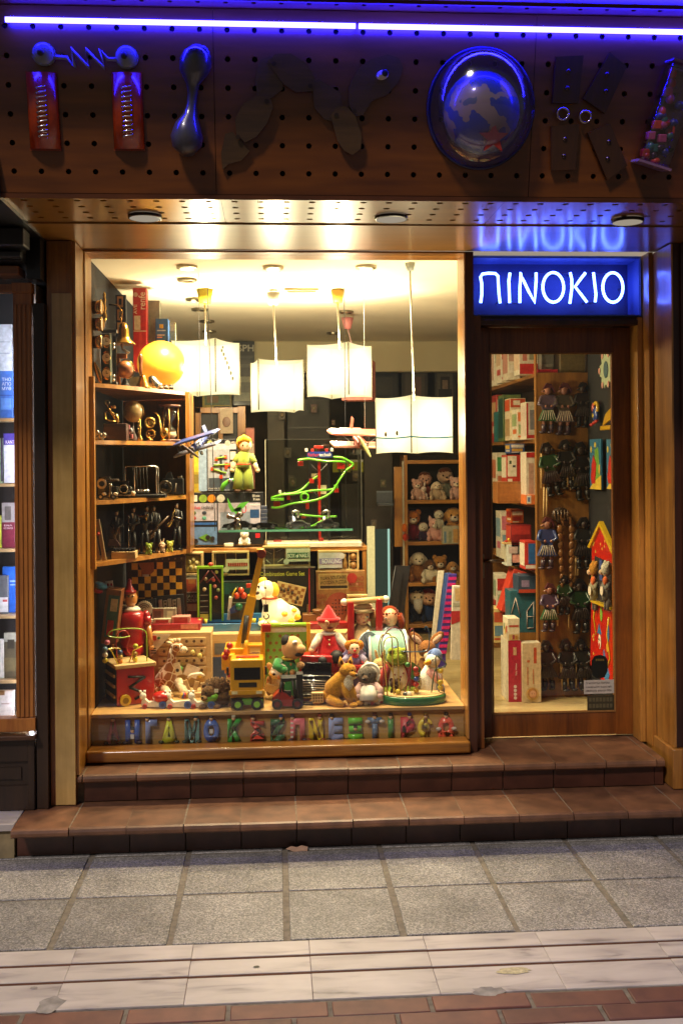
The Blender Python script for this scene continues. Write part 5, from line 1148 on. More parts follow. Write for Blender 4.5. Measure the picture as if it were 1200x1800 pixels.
for s in (-1, 1): t.b(GF2).ell(698 + s * 11, 1143, -9, 6, 6, 6).out('eye_bump', parent=hd); t.b(EYEM).ell(698 + s * 12, 1143, -14.5, 2.8).out('eye', parent=hd)
t.b(C('5a6420', rough=.9)).tube([(682, 1159, -17), (690, 1162, -19.5), (698, 1163, -20.3), (706, 1162, -19.5), (714, 1159, -17)], .9, 5).out('mouth', parent=hd); t.b(C('506a90')).ell(694, 1138, -2, 5, 3, 5).out('cap')
# duck with blue bonnet
t = T('plush_duck', 'white plush duck wearing a blue bonnet and pink spotted scarf', 'soft toy', 752, 1230, Y=.80, foot=ZP + .016)
WD = plush('e0d8c8', .15); t.b(WD).tube([(752, 1226, 2), (752, 1206, 0), (754, 1186, 0), (758, 1170, -2)], [20, 22, 16, 10], 16).out('body'); hd = t.b(WD).ell(760, 1161, -4, 13, 12, 12, 16, 12).out('head')
t.b(C('d8a018', rough=.5)).tube([(752, 1161, -13), (746, 1161, -22), (742, 1160, -28)], [5, 4, 2], 10).out('bill', parent=hd); t.b(EYEM).ell(758, 1157, -15.5, 1.5).out('eye', parent=hd)
t.b(cloth('6880b8')).ell(766, 1154, 2, 12, 14, 12).ring(761, 1158, 0, 14, 2.2, 20, 6, sx=.7, a0=-70, a1=170).out('bonnet'); t.b(cloth('d09890')).tube([(750, 1176, -10), (760, 1184, -14), (768, 1194, -14), (774, 1200, -8)], [6, 8, 6, 3], 10).out('scarf')
for s in (-1, 1): t.b(WD).ell(753 + s * 17, 1196, -4, 7, 16, 10, ang=s * 14).out('wing'); t.b(C('c8941a', rough=.6)).ell(751 + s * 9, 1226, -22, 9, 4, 8).out('foot')
t.b(cloth('8a8e9a')).ell(770, 1210, -12, 10, 14, 8).out('shawl_corner')
# deer, rabbit, little bears
t = T('plush_deer', 'brown plush deer with big ears behind the duck', 'soft toy', 752, 1190, Y=1.0, foot=ZP)
DB = plush('8a5a30', .25); t.b(DB).tube([(750, t.ay - 2, 4), (750, 1180, 2), (750, 1158, 0)], [24, 22, 12], 14).out('body'); hd = t.b(DB).ell(750, 1140, -4, 16, 15, 15, 16, 12).out('head'); t.b(plush('d8c4a0')).ell(750, 1150, -16, 8, 7, 9).out('muzzle', parent=hd)
for s in (-1, 1): t.b(DB).ell(750 + s * 18, 1122, 0, 8, 15, 5, ang=s * 48).mat(plush('d8b498')).ell(750 + s * 18, 1123, -4, 5, 11, 2.5, ang=s * 48).out('ear'); t.b(EYEM).ell(750 + s * 8, 1139, -17, 2).out('eye', parent=hd)
t = T('plush_rabbit', 'tan plush rabbit in an orange dress between the drum and the frog', 'soft toy', 668, 1214, Y=.86, foot=ZP); sit(t, 668, 1216, 36, 66, cloth('c85a24'), plush('c8a870'), limb=plush('c8a870'), ear='long', hr=.2)
t = T('plush_bear', 'tiny dark brown bear seated on the bead maze base', 'soft toy', 694, 1226, on=ZP + .016); sit(t, 694, 1226, 22, 34, plush('3a2414', .4), hr=.27)
t = T('plush_turtle', 'pale green knitted animal half hidden behind the hedgehog doll', 'soft toy', 672, 1216, Y=.84, foot=ZP); sit(t, 671, 1220, 26, 40, plush('8c9c40'), ear='none', hr=.26)

# ================================================================== second row
ZRI = ZP + .257
Wd(RAW).bx(at(205, 900, 1.24).x, at(636, 900, 1.24).x, 1.24, 1.6, ZP + .0005, ZRI - .0005).out('display_riser', kind='structure')
t = T('wooden_puppet', 'tall glossy wooden puppet in red with a red cone hat and jointed arms', 'wooden doll', 232, 1170, Y=1.02, foot=ZP)
RP, PINE = paint('a0141a'), C('c88a48', rough=.3, coat=.5)
t.b(RP).lathe(233, 0, [(13, 1073), (22, 1078), (23, 1090), (20, 1112), (19, 1120), (21, 1130), (19, 1136)], 24).out('torso'); t.b(C('e4dcc8', rough=.4)).lathe(233, 0, [(10, 1066), (15, 1070), (15, 1074)], 20).out('collar')
hd = t.b(PINE).ell(231, 1052, 0, 12, 15, 12, 18, 12).cyl((232, 1062, 0), (232, 1072, 0), 6).out('head'); t.b(PINE).tube([(222, 1052, -6), (217, 1052, -9)], [3.4, 3], 8).ell(217, 1052, -9, 3).out('nose', parent=hd); t.b(EYEM).ell(229, 1047, -11.5, 1.6).out('eye', parent=hd); t.b(EYEM).ell(236, 1047, -11, 1.6).out('eye', parent=hd)
t.b(RP).lathe(229, 0, [(1.6, 1017), (3.4, 1020), (5, 1029), (9, 1037), (11.5, 1040)], 20).ring(229, 1040, 0, 9.5, 3, 22, 8, axis='Z').out('hat')
for s in (-1, 1):
    a = t.b(RP).ell(233 + s * 24, 1084, 0, 8, 11, 8).tube([(233 + s * 25, 1084, 0), (233 + s * 27, 1098, -2)], [8, 7], 12).out('upper_arm'); t.b(PINE).tube([(233 + s * 28, 1098, -2), (233 + s * 31, 1116, -6), (233 + s * 34, 1134, -8)], [5, 5, 4], 10).ell(233 + s * 34, 1137, -8, 5).out('forearm', parent=a)
    t.b(BLACK).cyl((233 + s * 9, 1136, 0), (233 + s * 9, t.ay - 8, 0), 6).out('leg'); t.b(RP).ell(233 + s * 9, t.ay - 5, -5, 8, 5, 12).out('shoe')
t.b(RP).lathe(233, 0, [(19, 1134), (20, 1148), (17, 1152)], 20).out('shorts')
# chessboard
t = T('chess_board', 'large brown bordered chessboard leaning behind the red puppet', 'chessboard', 280, 1100, Y=1.40, foot=ZRI)
t.b(wood('34200f', '4a2f18', axis=0)).mark().box(224, 328, 978, 1092, 0, 6, 1).rot(-1.2, 276, 1030).out('frame')
for r_ in range(8):
    for c_ in range(8):
        x, y = 233 + c_ * 10.9 + r_ * .22, 989 + r_ * 12.2 - c_ * .25
        t.b(C('f4b838' if (r_ + c_) % 2 == 0 else '2e1a10', rough=.35)).box(x + .2, x + 10.7, y + .2, y + 12, -1.2, -.2).out('square')
lb = t.b(C('a8602a', rough=.5)).prism([(244, 989), (272, 988), (272, 1004), (262, 1012), (250, 1012), (250, 1000)], -1.9, -1.3).out('sticker')
t.b(C('d8ccb0', rough=.5)).box(252, 263, 1009, 1013, -2.5, -2).out('price_label', parent=lb)
for i in range(8): t.b(C('8a6a3a')).disc(243 + i * 11, 983.5 - i * .2, -.8, -.2, 1.6, 2, 8).out('rank_mark')
# leaning boxes at far left
t = T('game_box', 'tall picture game box leaning against the left window jamb', 'box', 188, 1140, Y=.86, foot=ZP + .10)
t.b(card('8a5a34')).mark().box(178, 204, 1036, 1132, 0, 40, .6).rot(7, 190, 1125).out('carton')
w = t.b(card('40685c')); w.mark().box(183, 202, 1046, 1120, -.7, -.1).mat(card('c03030')).box(186, 197, 1090, 1116, -1.2, -.8).mat(card('d8c49a')).box(188, 200, 1052, 1074, -1.2, -.8).rot(7, 190, 1125).out('printed_front')
t.b(cloth('4a90c0')).ell(176, 1030, 10, 13, 6, 14, ang=20).out('blue_cushion'); t.b(cloth('c02c34')).ell(170, 1038, 8, 12, 5, 12, ang=20).out('red_cushion')
t.b(C('e4dcc8', rough=.5)).mark().box(183, 196, 1024, 1038, 26, 27).rot(-6, 190, 1030).out('playing_card')
for dx in (-3, 3): t.b(C('a02030')).ell(190 + dx, 1031, 25.4, 1.8, 3, .4, 8, 6).out('card_heart')
# clock gears on black tray
t = T('gear_clock', 'black tray holding two cream cogged clock wheels', 'gear clock', 238, 1096, Y=1.25, foot=ZRI)
t.b(BLACK).box(200, 274, 1054, 1100, 6, 12, 1).out('tray')
def cog(x, y, r, d=0):
    p = []
    for i in range(48):
        a = 2 * PI * i / 48; q = r if i % 2 else r * .9; p.append((x + q * math.cos(a), y + q * math.sin(a)))
    c = t.b(C('dcd0b4', rough=.5)).prism(p, d, d + 4).out('cog_wheel')
    for rr_ in (.68, .46, .24): t.b(C('5a4e3a')).ring(x, y, d - .6, r * rr_, .9, 20, 4, a0=20, a1=330).out('groove', parent=c)
cog(254, 1071, 15, -2); cog(219, 1075, 13, 0)
t = T('metal_puzzle', 'black framed tray of stamped silver puzzle strips', 'puzzle', 298, 1096, Y=1.3, foot=ZRI)
t.b(BLACK).mark().box(270, 324, 1047, 1098, 4, 9, 1).rot(-4, 297, 1070).out('tray')
for i in range(5): s_ = t.b(steel('a8a090', .35)).mark().box(280 + i * 8, 286.5 + i * 8, 1053 + (i % 2) * 2, 1092, 0, 3.5, .5).rot(-4, 297, 1070).out('strip'); [t.b(C('3a342a')).box(281.5 + i * 8 + (k * .4), 285 + i * 8 + k * .4, 1057 + k * 6, 1059.5 + k * 6, -.8, -.2).out('stamp', parent=s_) for k in range(6) if i % 2]
carton('box with two small sepia photographs in front of the silver puzzle tray', 268, 310, 1069, 1094, 1.18, 6, 'b0a890', [(269, 1070, 288, 1093, '7a4a3c'), (290, 1070, 309, 1093, '8a8070'), (272, 1074, 284, 1088, '5a3028'), (294, 1074, 304, 1086, 'b0a890')])
carton('flat red lidded game box under the puzzle trays', 226, 352, 1097, 1118, 1.12, 70, '98202a', [(318, 1098, 348, 1106, 'c87868')], [('M', 322, 344, 1100, 1104, 'e0d0b0')][:0])
for x0_, x1_, y0_, y1_, c, lab in ((232, 268, 1090, 1097, 'd8ccb0', 'flat white card game box at left on the red lidded box'), (270, 300, 1088, 1096, 'd0c0a0', 'small cream card game box, middle one on the red lidded box'), (302, 334, 1084, 1097, 'c88878', 'pinkish card box at right on the red lidded box')):
    carton(lab, x0_, x1_, y0_, y1_, 1.14, 24, c, [(x0_ + 4, y0_ + 1.5, x1_ - 4, y1_ - 1.5, 'a83830')])
# base boxes holding the second row
t = T('workbench_box', 'wooden boxed toy workbench with drilled panels behind the giraffe', 'toy box', 318, 1206, Y=1.05, foot=ZP)
t.b(RAW).box(268, 372, 1112, t.ay, 0, 60, 1).out('case')
for k in range(4): pnl = t.b(RAW).box(276 + 3, 362, 1121 + k * 17, 1134 + k * 17, -3, -.3, .6).out('drilled_board'); [t.b(C('5a3a20')).disc(290 + j * 13, 1127 + k * 17, -3.6, -3.1, 2.6, seg=10).out('hole', parent=pnl) for j in range(6)]
t.b(C('e8dcc4', rough=.5)).prism([(265, 1114), (302, 1114), (268, 1152), (265, 1152)], -4.2, -3.4).out('paper_corner'); t.b(C('c03820')).box(267, 277, 1116, 1124, -5, -4.3).out('red_logo'); t.b(C('4a8a40')).disc(281, 1120, -5, -4.3, 2.4, seg=12).out('green_dot')
for k in range(3): t.b(C('3a3028')).box(266.5, 276, 1137 + k * 4, 1139 + k * 4, -4.8, -4.3).out('print_line')
for x, y, c in ((318, 1174, '58a048'), (330, 1180, 'b83c34'), (342, 1176, '3a6aa0'), (352, 1186, 'd8b83a'), (340, 1146, 'c0b060'), (352, 1152, 'c0b060')): t.b(paint(c)).ell(x, y, -8, 4.5, 5, 4).out('peg')
t.b(C('e8d8c0', rough=.5)).mark().box(326, 350, 1168, 1188, -12, -11).rot(22, 338, 1178).out('leaflet')
t = T('tool_tray', 'open pale wooden tray of toy tools behind the snails', 'tool tray', 352, 1226, on=ZP + .0002)
t.b(RAW).box(316, 394, 1218, 1228, 0, 46, 1).out('tray')
for i in range(5): t.b(RAW).mark().box(326 + i * 13, 334 + i * 13, 1196 + (i % 3) * 4, 1216, 8 + i * 4, 12 + i * 4, 1).rot((-20, 14, -8, 22, 5)[i], 330 + i * 13, 1212).out('tool')
t.b(C('e0d4b8', rough=.5)).tube([(330, 1195, 14), (336, 1189, 14), (352, 1187, 14), (358, 1192, 14)], 3, 8).out('saw_handle')
t = T('photo_box', 'long wooden box with picture panels under the blue tray', 'toy box', 420, 1200, Y=1.16, foot=ZP)
t.b(RAW).box(372, 462, 1114, t.ay, 0, 70, 1).out('case'); w = t.b(card('6a7078')); w.quad([(378, 1150, -.3), (400, 1150, -.3), (400, 1130, -.3), (378, 1130, -.3)]).mat(card('b08050')).quad([(436, 1140, -.3), (460, 1140, -.3), (460, 1118, -.3), (436, 1118, -.3)]).mat(card('384e78')).quad([(372.5, 1196, -.3), (398, 1196, -.3), (398, 1154, -.3), (372.5, 1154, -.3)]).mat(card('8a2830')).quad([(400, 1190, -.3), (424, 1190, -.3), (424, 1150, -.3), (400, 1150, -.3)]).out('printed_front', fix=False)
t = T('blue_tray', 'long shallow blue wooden tray with yellow pegs along the rim', 'tray', 405, 1112, Y=1.24, foot=ZRI)
BT = paint('3c74a8'); t.b(BT).box(352, 464, 1096, 1112, 0, 5, 1).out('front_board'); t.b(BT).box(340, 462, 1088, 1104, 64, 68, 1).out('rear_board'); t.b(BT).box(342, 462, 1109, 1112, 5, 64).out('bottom')
t.b(BT).prism([(352, 1096), (352, 1112), (341, 1104), (341, 1090)], 0, 66).out('side_board') if 0 else None
for x in (351, 362, 444, 447, 458): t.b(paint('c8c040')).cyl((x, 1097, 4), (x, 1088, 4), 3, seg=10).out('peg')
t.b(C('20406a')).prism([(362, 1100), (367, 1108), (357, 1108)], -.9, -.2).out('triangle_mark')

# ================================================================== third row: games on the counter front and in its cubbies
def frame_game(label, x0, x1, y0, y1, Y=1.58, inner='5a3a22', d=22, col=RAW, name='boxed_game', cat='game'):
    t = T(name, label, cat, (x0 + x1) / 2, y1, Y=Y); t.b(C(inner, rough=.5)).box(x0 + 1, x1 - 1, y0 + 1, y1 - 1, 8, d).out('tray')
    for a in ((x0, x1, y0, y0 + 3.5), (x0, x1, y1 - 3.5, y1), (x0, x0 + 3.5, y0 + 3.6, y1 - 3.6), (x1 - 3.5, x1, y0 + 3.6, y1 - 3.6)): t.b(col).box(*a, 0, d + 1, .6).out('frame_bar')
    return t
t = frame_game('small framed wooden puzzle beside the chessboard', 322, 357, 971, 1012, 1.50, '8a7030'); pz = t.b(C('b89a48', rough=.6)).box(327, 352, 977, 1006, 5, 8, 1).out('puzzle_picture')
for x, y in ((333, 988), (340, 984), (346, 990), (336, 998), (344, 999)): t.b(C('c8b878', rough=.5)).ell(x, y, 4.5, 3.4, 4, 2).out('puzzle_piece')
t = frame_game('framed wooden game with red lettered band on its cover', 373, 438, 969, 1012, 1.57, '3a2416')
for k in range(3): t.b(RAW).box(378 + 18 * k, 379.5 + 18 * k, 973, 1008, 5, 8).out('divider')
pb = t.b(C('c8bca0', rough=.6)).box(398, 437, 983, 1001, -3, -1).out('paper_band')
for k in range(9): t.b(C('a83828')).box(401 + 3.9 * k, 404 + 3.9 * k, 989, 995, -3.6, -3.1).out('print_mark', parent=pb)
t.b(C('c8bca0', rough=.6)).disc(398, 1001, -3.6, -3.1, 5).out('round_label')
t = frame_game('framed wooden game with a green lettered BOX OF NAILS card', 462, 545, 960, 996, 1.565, '6a5a48')
t.b(glass('e8e8e0', .14, .06)).quad([(465, 993, 3), (502, 993, 3), (502, 963, 3), (465, 963, 3)]).out('clear_lid', fix=False)
for k in range(2): t.b(RAW).box(481 + 20 * k, 482.4 + 20 * k, 963, 993, 5, 8).out('divider')
for a in (((467, 968), (478, 974)), ((486, 970), (497, 965)), ((468, 984), (476, 991)), ((488, 988), (498, 982))): t.b(C('e4dccc', rough=.3)).tube([(a[0][0], a[0][1], 5), (a[1][0], a[1][1], 5)], .9, 5).out('nail')
pb = t.b(C('c0bca8', rough=.6)).box(503, 545, 964.5, 987, -3, -1).out('paper_card'); t.b(C('2c5c40')).box(505, 543, 971.5, 981.5, -3.5, -3.05).out('green_band', parent=pb)
t.text('BOX of NAILS', 506, 542.4, 973, 980, -4, C('e8e4d4', rough=.6), parent=pb); t.b(C('c0bca8', rough=.6)).disc(503, 987, -3.8, -3.1, 5).out('round_label')
for k in range(8): t.b(C('3a2a1a')).box(509 + 4.4 * k, 511 + 4.4 * k, 989, 992, -1.5, -.2).out('peg')
t = frame_game('framed wooden skittles game with a purple BOWLING card and two balls', 559, 631, 968, 1004, 1.57, '4a3018')
t.b(RAW).box(613, 615, 971, 1001, 4, 8).out('divider'); t.b(RAW).box(615, 628, 985, 987, 4, 8).out('divider')
for y in (979, 994): t.b(wood('8a5a2c', 'b07c40', scale=30)).ell(621, y, 3, 6).out('ball')
t.b(wood('a87c40', 'c89c5c', axis=2, scale=20)).lathe(606, 3, [(2, 974), (3, 977), (2, 981), (4.5, 990), (4, 1000)], 14).out('pin')
pb = t.b(C('b8b0b8', rough=.6)).box(560, 601, 971.5, 998, -3, -1).out('paper_card'); t.b(C('8a78a8')).box(561, 600, 981, 991, -3.5, -3.05).out('purple_band', parent=pb)
t.text('BOWLING', 566, 599, 982, 990, -4, C('ded8e4', rough=.6), parent=pb); t.b(C('c4bcc0', rough=.6)).disc(601, 977, -3.8, -3.1, 5).out('round_label')
carton('dark snakes and ladders game box beside the green marble run', 318, 352, 1013, 1092, 1.44, 20, '2a2c22', [(320, 1015, 350, 1042, 'b8b09a'), (326, 1018, 346, 1040, 'a84a28'), (332, 1018, 344, 1026, 'c07838'), (321, 1060, 351, 1090, '6a3028'), (326, 1062, 346, 1074, 'c0a080')], [('SNAKES', 320, 351, 1045, 1050.5, '9a9a88'), ('LADDERS', 320, 351, 1052, 1057.5, '9a9a88')])
t = T('marble_run', 'tall narrow lime green framed marble run game with a red knob on top', 'game', 370, 1092, Y=1.36)
LIME = paint('8ab820'); t.b(C('14100e', rough=.35)).box(349, 391, 999, 1090, 5, 12).out('back_board')
for a in ((347, 393, 995.5, 1000), (347, 350.5, 1000.2, 1092), (389.5, 393, 1000.2, 1092), (368.5, 372, 1027, 1092)): t.b(LIME).box(*a, 0, 14, .6).out('frame_bar')
t.b(C('c03a1c', rough=.3)).ell(371, 993, 6, 5, 4, 5).out('knob')
for a in (((352, 1025), (368, 1003)), ((388, 1025), (372, 1003)), ((363, 1024), (377, 1014))): t.b(C('6a2420', rough=.4)).tube([(a[0][0], a[0][1], 2), (a[1][0], a[1][1], 2)], 1.5, 6).out('ramp')
for x, y, c in ((376, 1020, 'b84a38'), (381, 1006, 'a8b050'), (360, 1036, 'c8b890'), (378, 1031, 'a86a5a'), (380, 1051, '9a4a3a'), (362, 1018, '8a7a5a'), (384, 1038, '7a8a5a')): t.b(C(c, rough=.3)).ell(x, y, 3, 3.4, 3.4, 2).out('marble')
for k in range(4): t.b(C('8a8478')).box(352, 366, 1046 + 10 * k, 1047 + 10 * k, 3, 4).out('score_line')
t.b(paint('c0b040')).box(352, 367, 1080, 1090, 2, 5).out('yellow_tray')
t = T('board_book', 'dark painted game box with a green night scene behind the plush balls', 'box', 425, 1090, Y=1.5); t.b(card('1e2c28')).box(393, 462, 1022, 1092, 0, 18, .6).out('carton')
w = t.b(card('2c5a50')); w.quad([(395, 1044, -.3), (456, 1044, -.3), (456, 1024, -.3), (395, 1024, -.3)]).mat(card('3a2c20')).quad([(395, 1070, -.4), (440, 1070, -.4), (430, 1036, -.4), (405, 1040, -.4)]).out('printed_front', fix=False)
t = T('shape_toy', 'white card packet holding a toy with three orange red balls', 'toy packet', 424, 1092, Y=1.32); t.b(C('d0c8b8', rough=.5)).mark().prism([(403, 1050), (409, 1051), (404, 1090), (399, 1089)], 0, 20).out('white_end')
t.b(C('5a4a30', rough=.5)).box(405, 442, 1060, 1090, 2, 12, 1).out('packet'); t.b(paint('1f6a44')).ell(420, 1066, -3, 7, 7, 6).out('green_block'); t.b(paint('20386a')).prism([(404, 1070), (414, 1062), (420, 1074), (406, 1078)], -6, 0).out('blue_block')
for x, y in ((424, 1038), (417, 1047), (429, 1047)): t.b(paint('c83c14')).ell(x, y, 0, 5.5, 6, 5.5).out('red_ball')
t.b(paint('c8a81c')).tube([(416, 1034, 4), (410, 1044, 4), (409, 1050, 4)], 1.8, 6).out('yellow_band'); t.b(BLACK).tube([(419, 1032, 4), (412, 1042, 4)], 1.8, 6).out('black_band'); t.b(paint('b0301c')).box(433, 442, 1026, 1034, 0, 6, 1).out('red_tile')
t = carton('large black Combination Game Set box behind the glowing dog', 455, 553, 998, 1098, 1.50, 24, '15130f', [(454, 996, 555, 999, '8a8478')], [('Combination Game Set', 458, 536, 1004.5, 1012, 'b8c048')])
bd = t.b(RAW).mark().box(484, 536, 1026, 1060, -6, -3, .6).rot(14, 510, 1042).out('pictured_board')
for r_ in range(5):
    for c_ in range(8):
        if (r_ + c_) % 2: t.b(C('8a5424', rough=.5)).mark().box(486 + c_ * 6, 491.8 + c_ * 6, 1029 + r_ * 5.6, 1034.4 + r_ * 5.6, -6.7, -6.1).rot(14, 510, 1042).out('dark_square', parent=bd)
for x, y in ((500, 1040), (507, 1038), (514, 1044), (495, 1037), (523, 1053), (520, 1060)): t.b(C('3a1c10', rough=.4)).lathe(x, -8, [(1, y - 6), (2, y - 3), (2.4, y)], 8).out('pictured_pawn', parent=bd)
t.b(C('b83030', rough=.4)).box(543, 545, 1000, 1076, -1.2, -.2).out('red_ribbon')
t = T('glowing_dog_lamp', 'glowing white and yellow dog shaped lamp with a red collar', 'lamp', 492, 1096, Y=1.30)
GW, GY = C('fff0b8', rough=.4, emit=.72, var=0), C('ffc83a', rough=.4, emit=.5, var=0)
t.b(GW).tube([(478, 1092, 0), (480, 1078, 0), (476, 1060, -2), (468, 1048, -4)], [19, 20, 14, 9], 16).tube([(492, 1092, 4), (494, 1078, 4), (484, 1058, 2)], [26, 26, 12], 16).ell(500, 1080, 4, 28, 17, 20).out('body')
hd = t.b(C('fff0b8', rough=.4, emit=.55, var=0)).ell(468, 1034, -4, 16, 15, 14, 18, 12).tube([(463, 1036, -8), (455, 1042, -14)], [11, 9], 12).ell(455, 1043, -14, 8.5).out('head')
t.b(C('3a1a10', rough=.4)).ell(453, 1039, -21, 4, 3, 3).out('nose', parent=hd)
for x, y in ((456, 1029), (467, 1031)): t.b(C('4a2410', rough=.4)).ell(x, y, -16.5, 2.2, 2.6, 2).out('eye', parent=hd)
t.b(C('ffc83a', rough=.4, emit=.5, var=0)).ell(462, 1020, 0, 8, 6, 7, ang=-25).out('ear'); t.b(C('ffc83a', rough=.4, emit=.5, var=0)).ell(483, 1035, -6, 8, 13, 6, ang=-12).out('ear')
t.b(C('b84a10', rough=.5)).ring(474, 1050, -3, 12.5, 2.2, 20, 6, axis='Z').out('collar')
for x, y, r in ((500, 1077, 6), (510, 1090, 7), (522, 1084, 7), (517, 1072, 5), (492, 1090, 5)): t.b(GY).ell(x, y, -18 + abs(x - 500) * .5, r, r * .8, 6).out('yellow_patch')
for s in (-1, 1): t.b(GW).ell(472 + s * 10, 1092, -18, 8, 5, 8).out('paw')
t = carton('brown kraft wooden puzzle box with a red solitaire board printed on it', 556, 642, 1004, 1092, 1.52, 20, '94683a', [(560, 1008, 612, 1036, 'b8a06a'), (562, 1010, 611, 1028, 'a88a52'), (563, 1029, 611, 1034, '241c14')], [('YUAN SOLITAIRE', 563, 609, 1012, 1018, '1c140e', 3), ('WOODEN PUZZLE', 563, 609, 1020, 1026, '1c140e', 3), ('NO', 627, 640, 1013, 1021, '8a3020'), ('MASTERS', 614, 640, 1024, 1030, '8a3020'), ('SERIES', 615, 640, 1032, 1039, '8a3020'), ('YUAN', 556.5, 574, 1043, 1052, '8a3828'), ('MASTER', 556.5, 574, 1055, 1062, '8a3828')])
t.b(C('a02a22', rough=.5)).disc(619, 1016.5, -1, -.4, 9, seg=24).out('red_seal'); t.b(C('94402c', rough=.6)).disc(596, 1068, -1, -.4, 25, 27, 28).out('round_board')
for r_ in range(5):
    for c_ in range(5):
        if abs(r_ - 2) + abs(c_ - 2) < 4: t.b(C('5a2018')).ell(585 + c_ * 5.6, 1054 + r_ * 6.2, -1.2, 1.8, 1.6, .6, 8, 5).out('peg_dot')
frame_game('flat pale wooden box lying at the right end of the counter', 610, 646, 1046, 1064, 1.46, 'b08a50', 16)
t = T('wooden_stand', 'small brown wooden stand with a turned foot left of the kraft box', 'stand', 552, 1100, Y=1.38); t.b(wood('6a3a1a', '9a6030')).box(532, 572, 1080, 1100, 0, 26, 1).out('block'); t.b(wood('6a3a1a', '9a6030')).lathe(558, 8, [(8, 1072), (10, 1074), (7, 1077), (9, 1079.8)], 16).out('turned_foot'); t.b(C('6a4424')).box(540, 543, 1064, 1080, 8, 11).out('post')
# papers on the counter edge
t = T('paper_pad', 'low white box lying on the right of the counter under the glass case', 'box', 600, 961, Y=1.62); t.b(C('d0c8b4', rough=.6)).box(470, 636, 953.5, 961, -2, 60, .6).out('slab')

# ================================================================== construction kit boxes and blond doll
def kit(label, x0, x1, y0, y1, Y, side):
    t = T('kit_box', label, 'toy box', (x0 + x1) / 2, y1, Y=Y, group='construction kit boxes on the counter'); t.b(card('16161a')).box(x0, x1, y0, y1, 0, 34, .6).out('carton'); return t
t = kit('wide black construction kit box, lower of the two on the counter', 334, 464, 866, 958, 1.66, 0)
w = t.b(card('a8a4b4')); q = lambda a, b_, c, d_, e: w.quad([(a, d_, -.3 - e), (c, d_, -.3 - e), (c, b_, -.3 - e), (a, b_, -.3 - e)])
q(335, 884, 382, 915, 0); q(384, 884, 458, 934, 0); w.mat(card('2c5aa0')); q(336, 918, 381, 922, .2); w.mat(card('5a7aa8')); q(335, 926, 382, 957, .1); w.mat(card('788294')); q(388, 900, 440, 930, .2); w.mat(card('20406e')); q(440, 896, 456, 911, .3)
w.mat(card('d8d0c0')); q(337, 870, 348, 881, .2); w.mat(card('b8242a')); q(449, 938, 457, 946, .3)
w.out('printed_front', fix=False)
for x, c in ((358, '7a9a3a'), (373, 'c07a20'), (389, 'b8b8ac')): t.b(card(c)).disc(x, 876, -1, -.5, 7, seg=20).out('round_badge')
t.text('fischer', 334, 355, 888, 894.5, -1.6, C('c03038', rough=.5)); t.text('technik', 355, 377, 888, 894.5, -1.6, C('30303a', rough=.5)); t.text('20 min', 444, 457, 870, 874, -1.6, C('d0ccc0', rough=.5)); t.text('PROFI', 440, 458, 886, 889, -1.6, C('e8e4e0', rough=.5)); t.text('8 min', 446, 457, 876, 880, -1.6, C('d0ccc0', rough=.5))
for i, (x, y) in enumerate(((342, 901), (360, 901), (342, 910), (360, 910))): t.b(card(('4a5a30', '303a4a', '9a3030', '5a9a8a')[i])).ell(x, y, -1, 4, 3.4, .6, 10, 6).out('part_picture')
bg = t.b(C('5a8a2a', rough=.4)).prism([(350, 944), (364, 938), (376, 946), (362, 950)], -2, -.8).out('pictured_car')
for x, y in ((345, 950), (366, 944), (374, 946)): t.b(C('201818')).disc(x, y, -2.6, -1, 4).out('pictured_wheel', parent=bg)
t = kit('tall silver and black construction kit box with a marble tower picture, on top', 356, 417, 772, 864, 1.66, 0)
w = t.b(card('9aa0ac')); q(366, 784, 404, 862, 0); w.mat(card('8aa4c4')); q(350, 786, 364, 863, .1); w.mat(card('b8bac4')); q(366, 780, 416, 790, .2); w.mat(card('c4beb8')); q(405, 794, 415, 808, .2); q(405, 812, 415, 826, .2); w.mat(card('3a4450')); q(367, 840, 404, 861, .1); w.out('printed_front', fix=False)
t.b(card('b0b0a4')).disc(401, 779, -1, -.5, 5, seg=18).out('round_badge'); t.b(card('c8c880')).disc(370, 778, -1, -.5, 4, seg=18).out('round_badge'); t.text('Dynamic S', 367, 386, 857, 860, -1.6, C('c8c4bc', rough=.5)); t.text('600+', 407, 415, 776, 779, -1.6, C('d0ccc0', rough=.5)); t.text('8+', 409, 415, 781, 784, -1.6, C('d0ccc0', rough=.5))
t.b(C('303030')).box(387, 391, 800, 850, -1.6, -.8).out('pictured_tower')
for a in (((379, 806), (398, 803)), ((376, 818), (404, 816)), ((374, 824), (398, 832))): t.b(C('7aa03a', rough=.4)).tube([(a[0][0], a[0][1], -2), (a[1][0], a[1][1], -2)], 1.6, 6).out('pictured_track')
for x, y in ((381, 807), (397, 803), (398, 816), (398, 822), (374, 824), (389, 838), (403, 817)): t.b(C('c8401c', rough=.4)).box(x - 2.5, x + 2.5, y - 3, y + 3, -3, -1.6).out('pictured_clip')
t = T('boy_doll', 'yellow haired cloth doll in a green suit standing on the kit box', 'doll', 430, 864, Y=1.67)
GS = cloth('8a9a3e'); SKT = cloth('d8b48c')
t.b(GS).tube([(428, 822, 0), (429, 810, 0), (430, 798, 0), (431, 793, 0)], [13, 11, 12, 7], 14).out('shirt'); t.b(cloth('c04a1c')).ring(428, 816, 0, 10.5, 2.4, 18, 6, axis='Z').out('belt')
for s in (-1, 1): t.b(GS).tube([(428 + s * 6, 818, 0), (428 + s * 8, 836, 0), (428 + s * 9, 860, 0)], [7.5, 9, 10], 12).out('trouser_leg'); t.b(C('4a3018', rough=.7)).ell(428 + s * 10, 862, -5, 6, 3, 8).out('shoe')
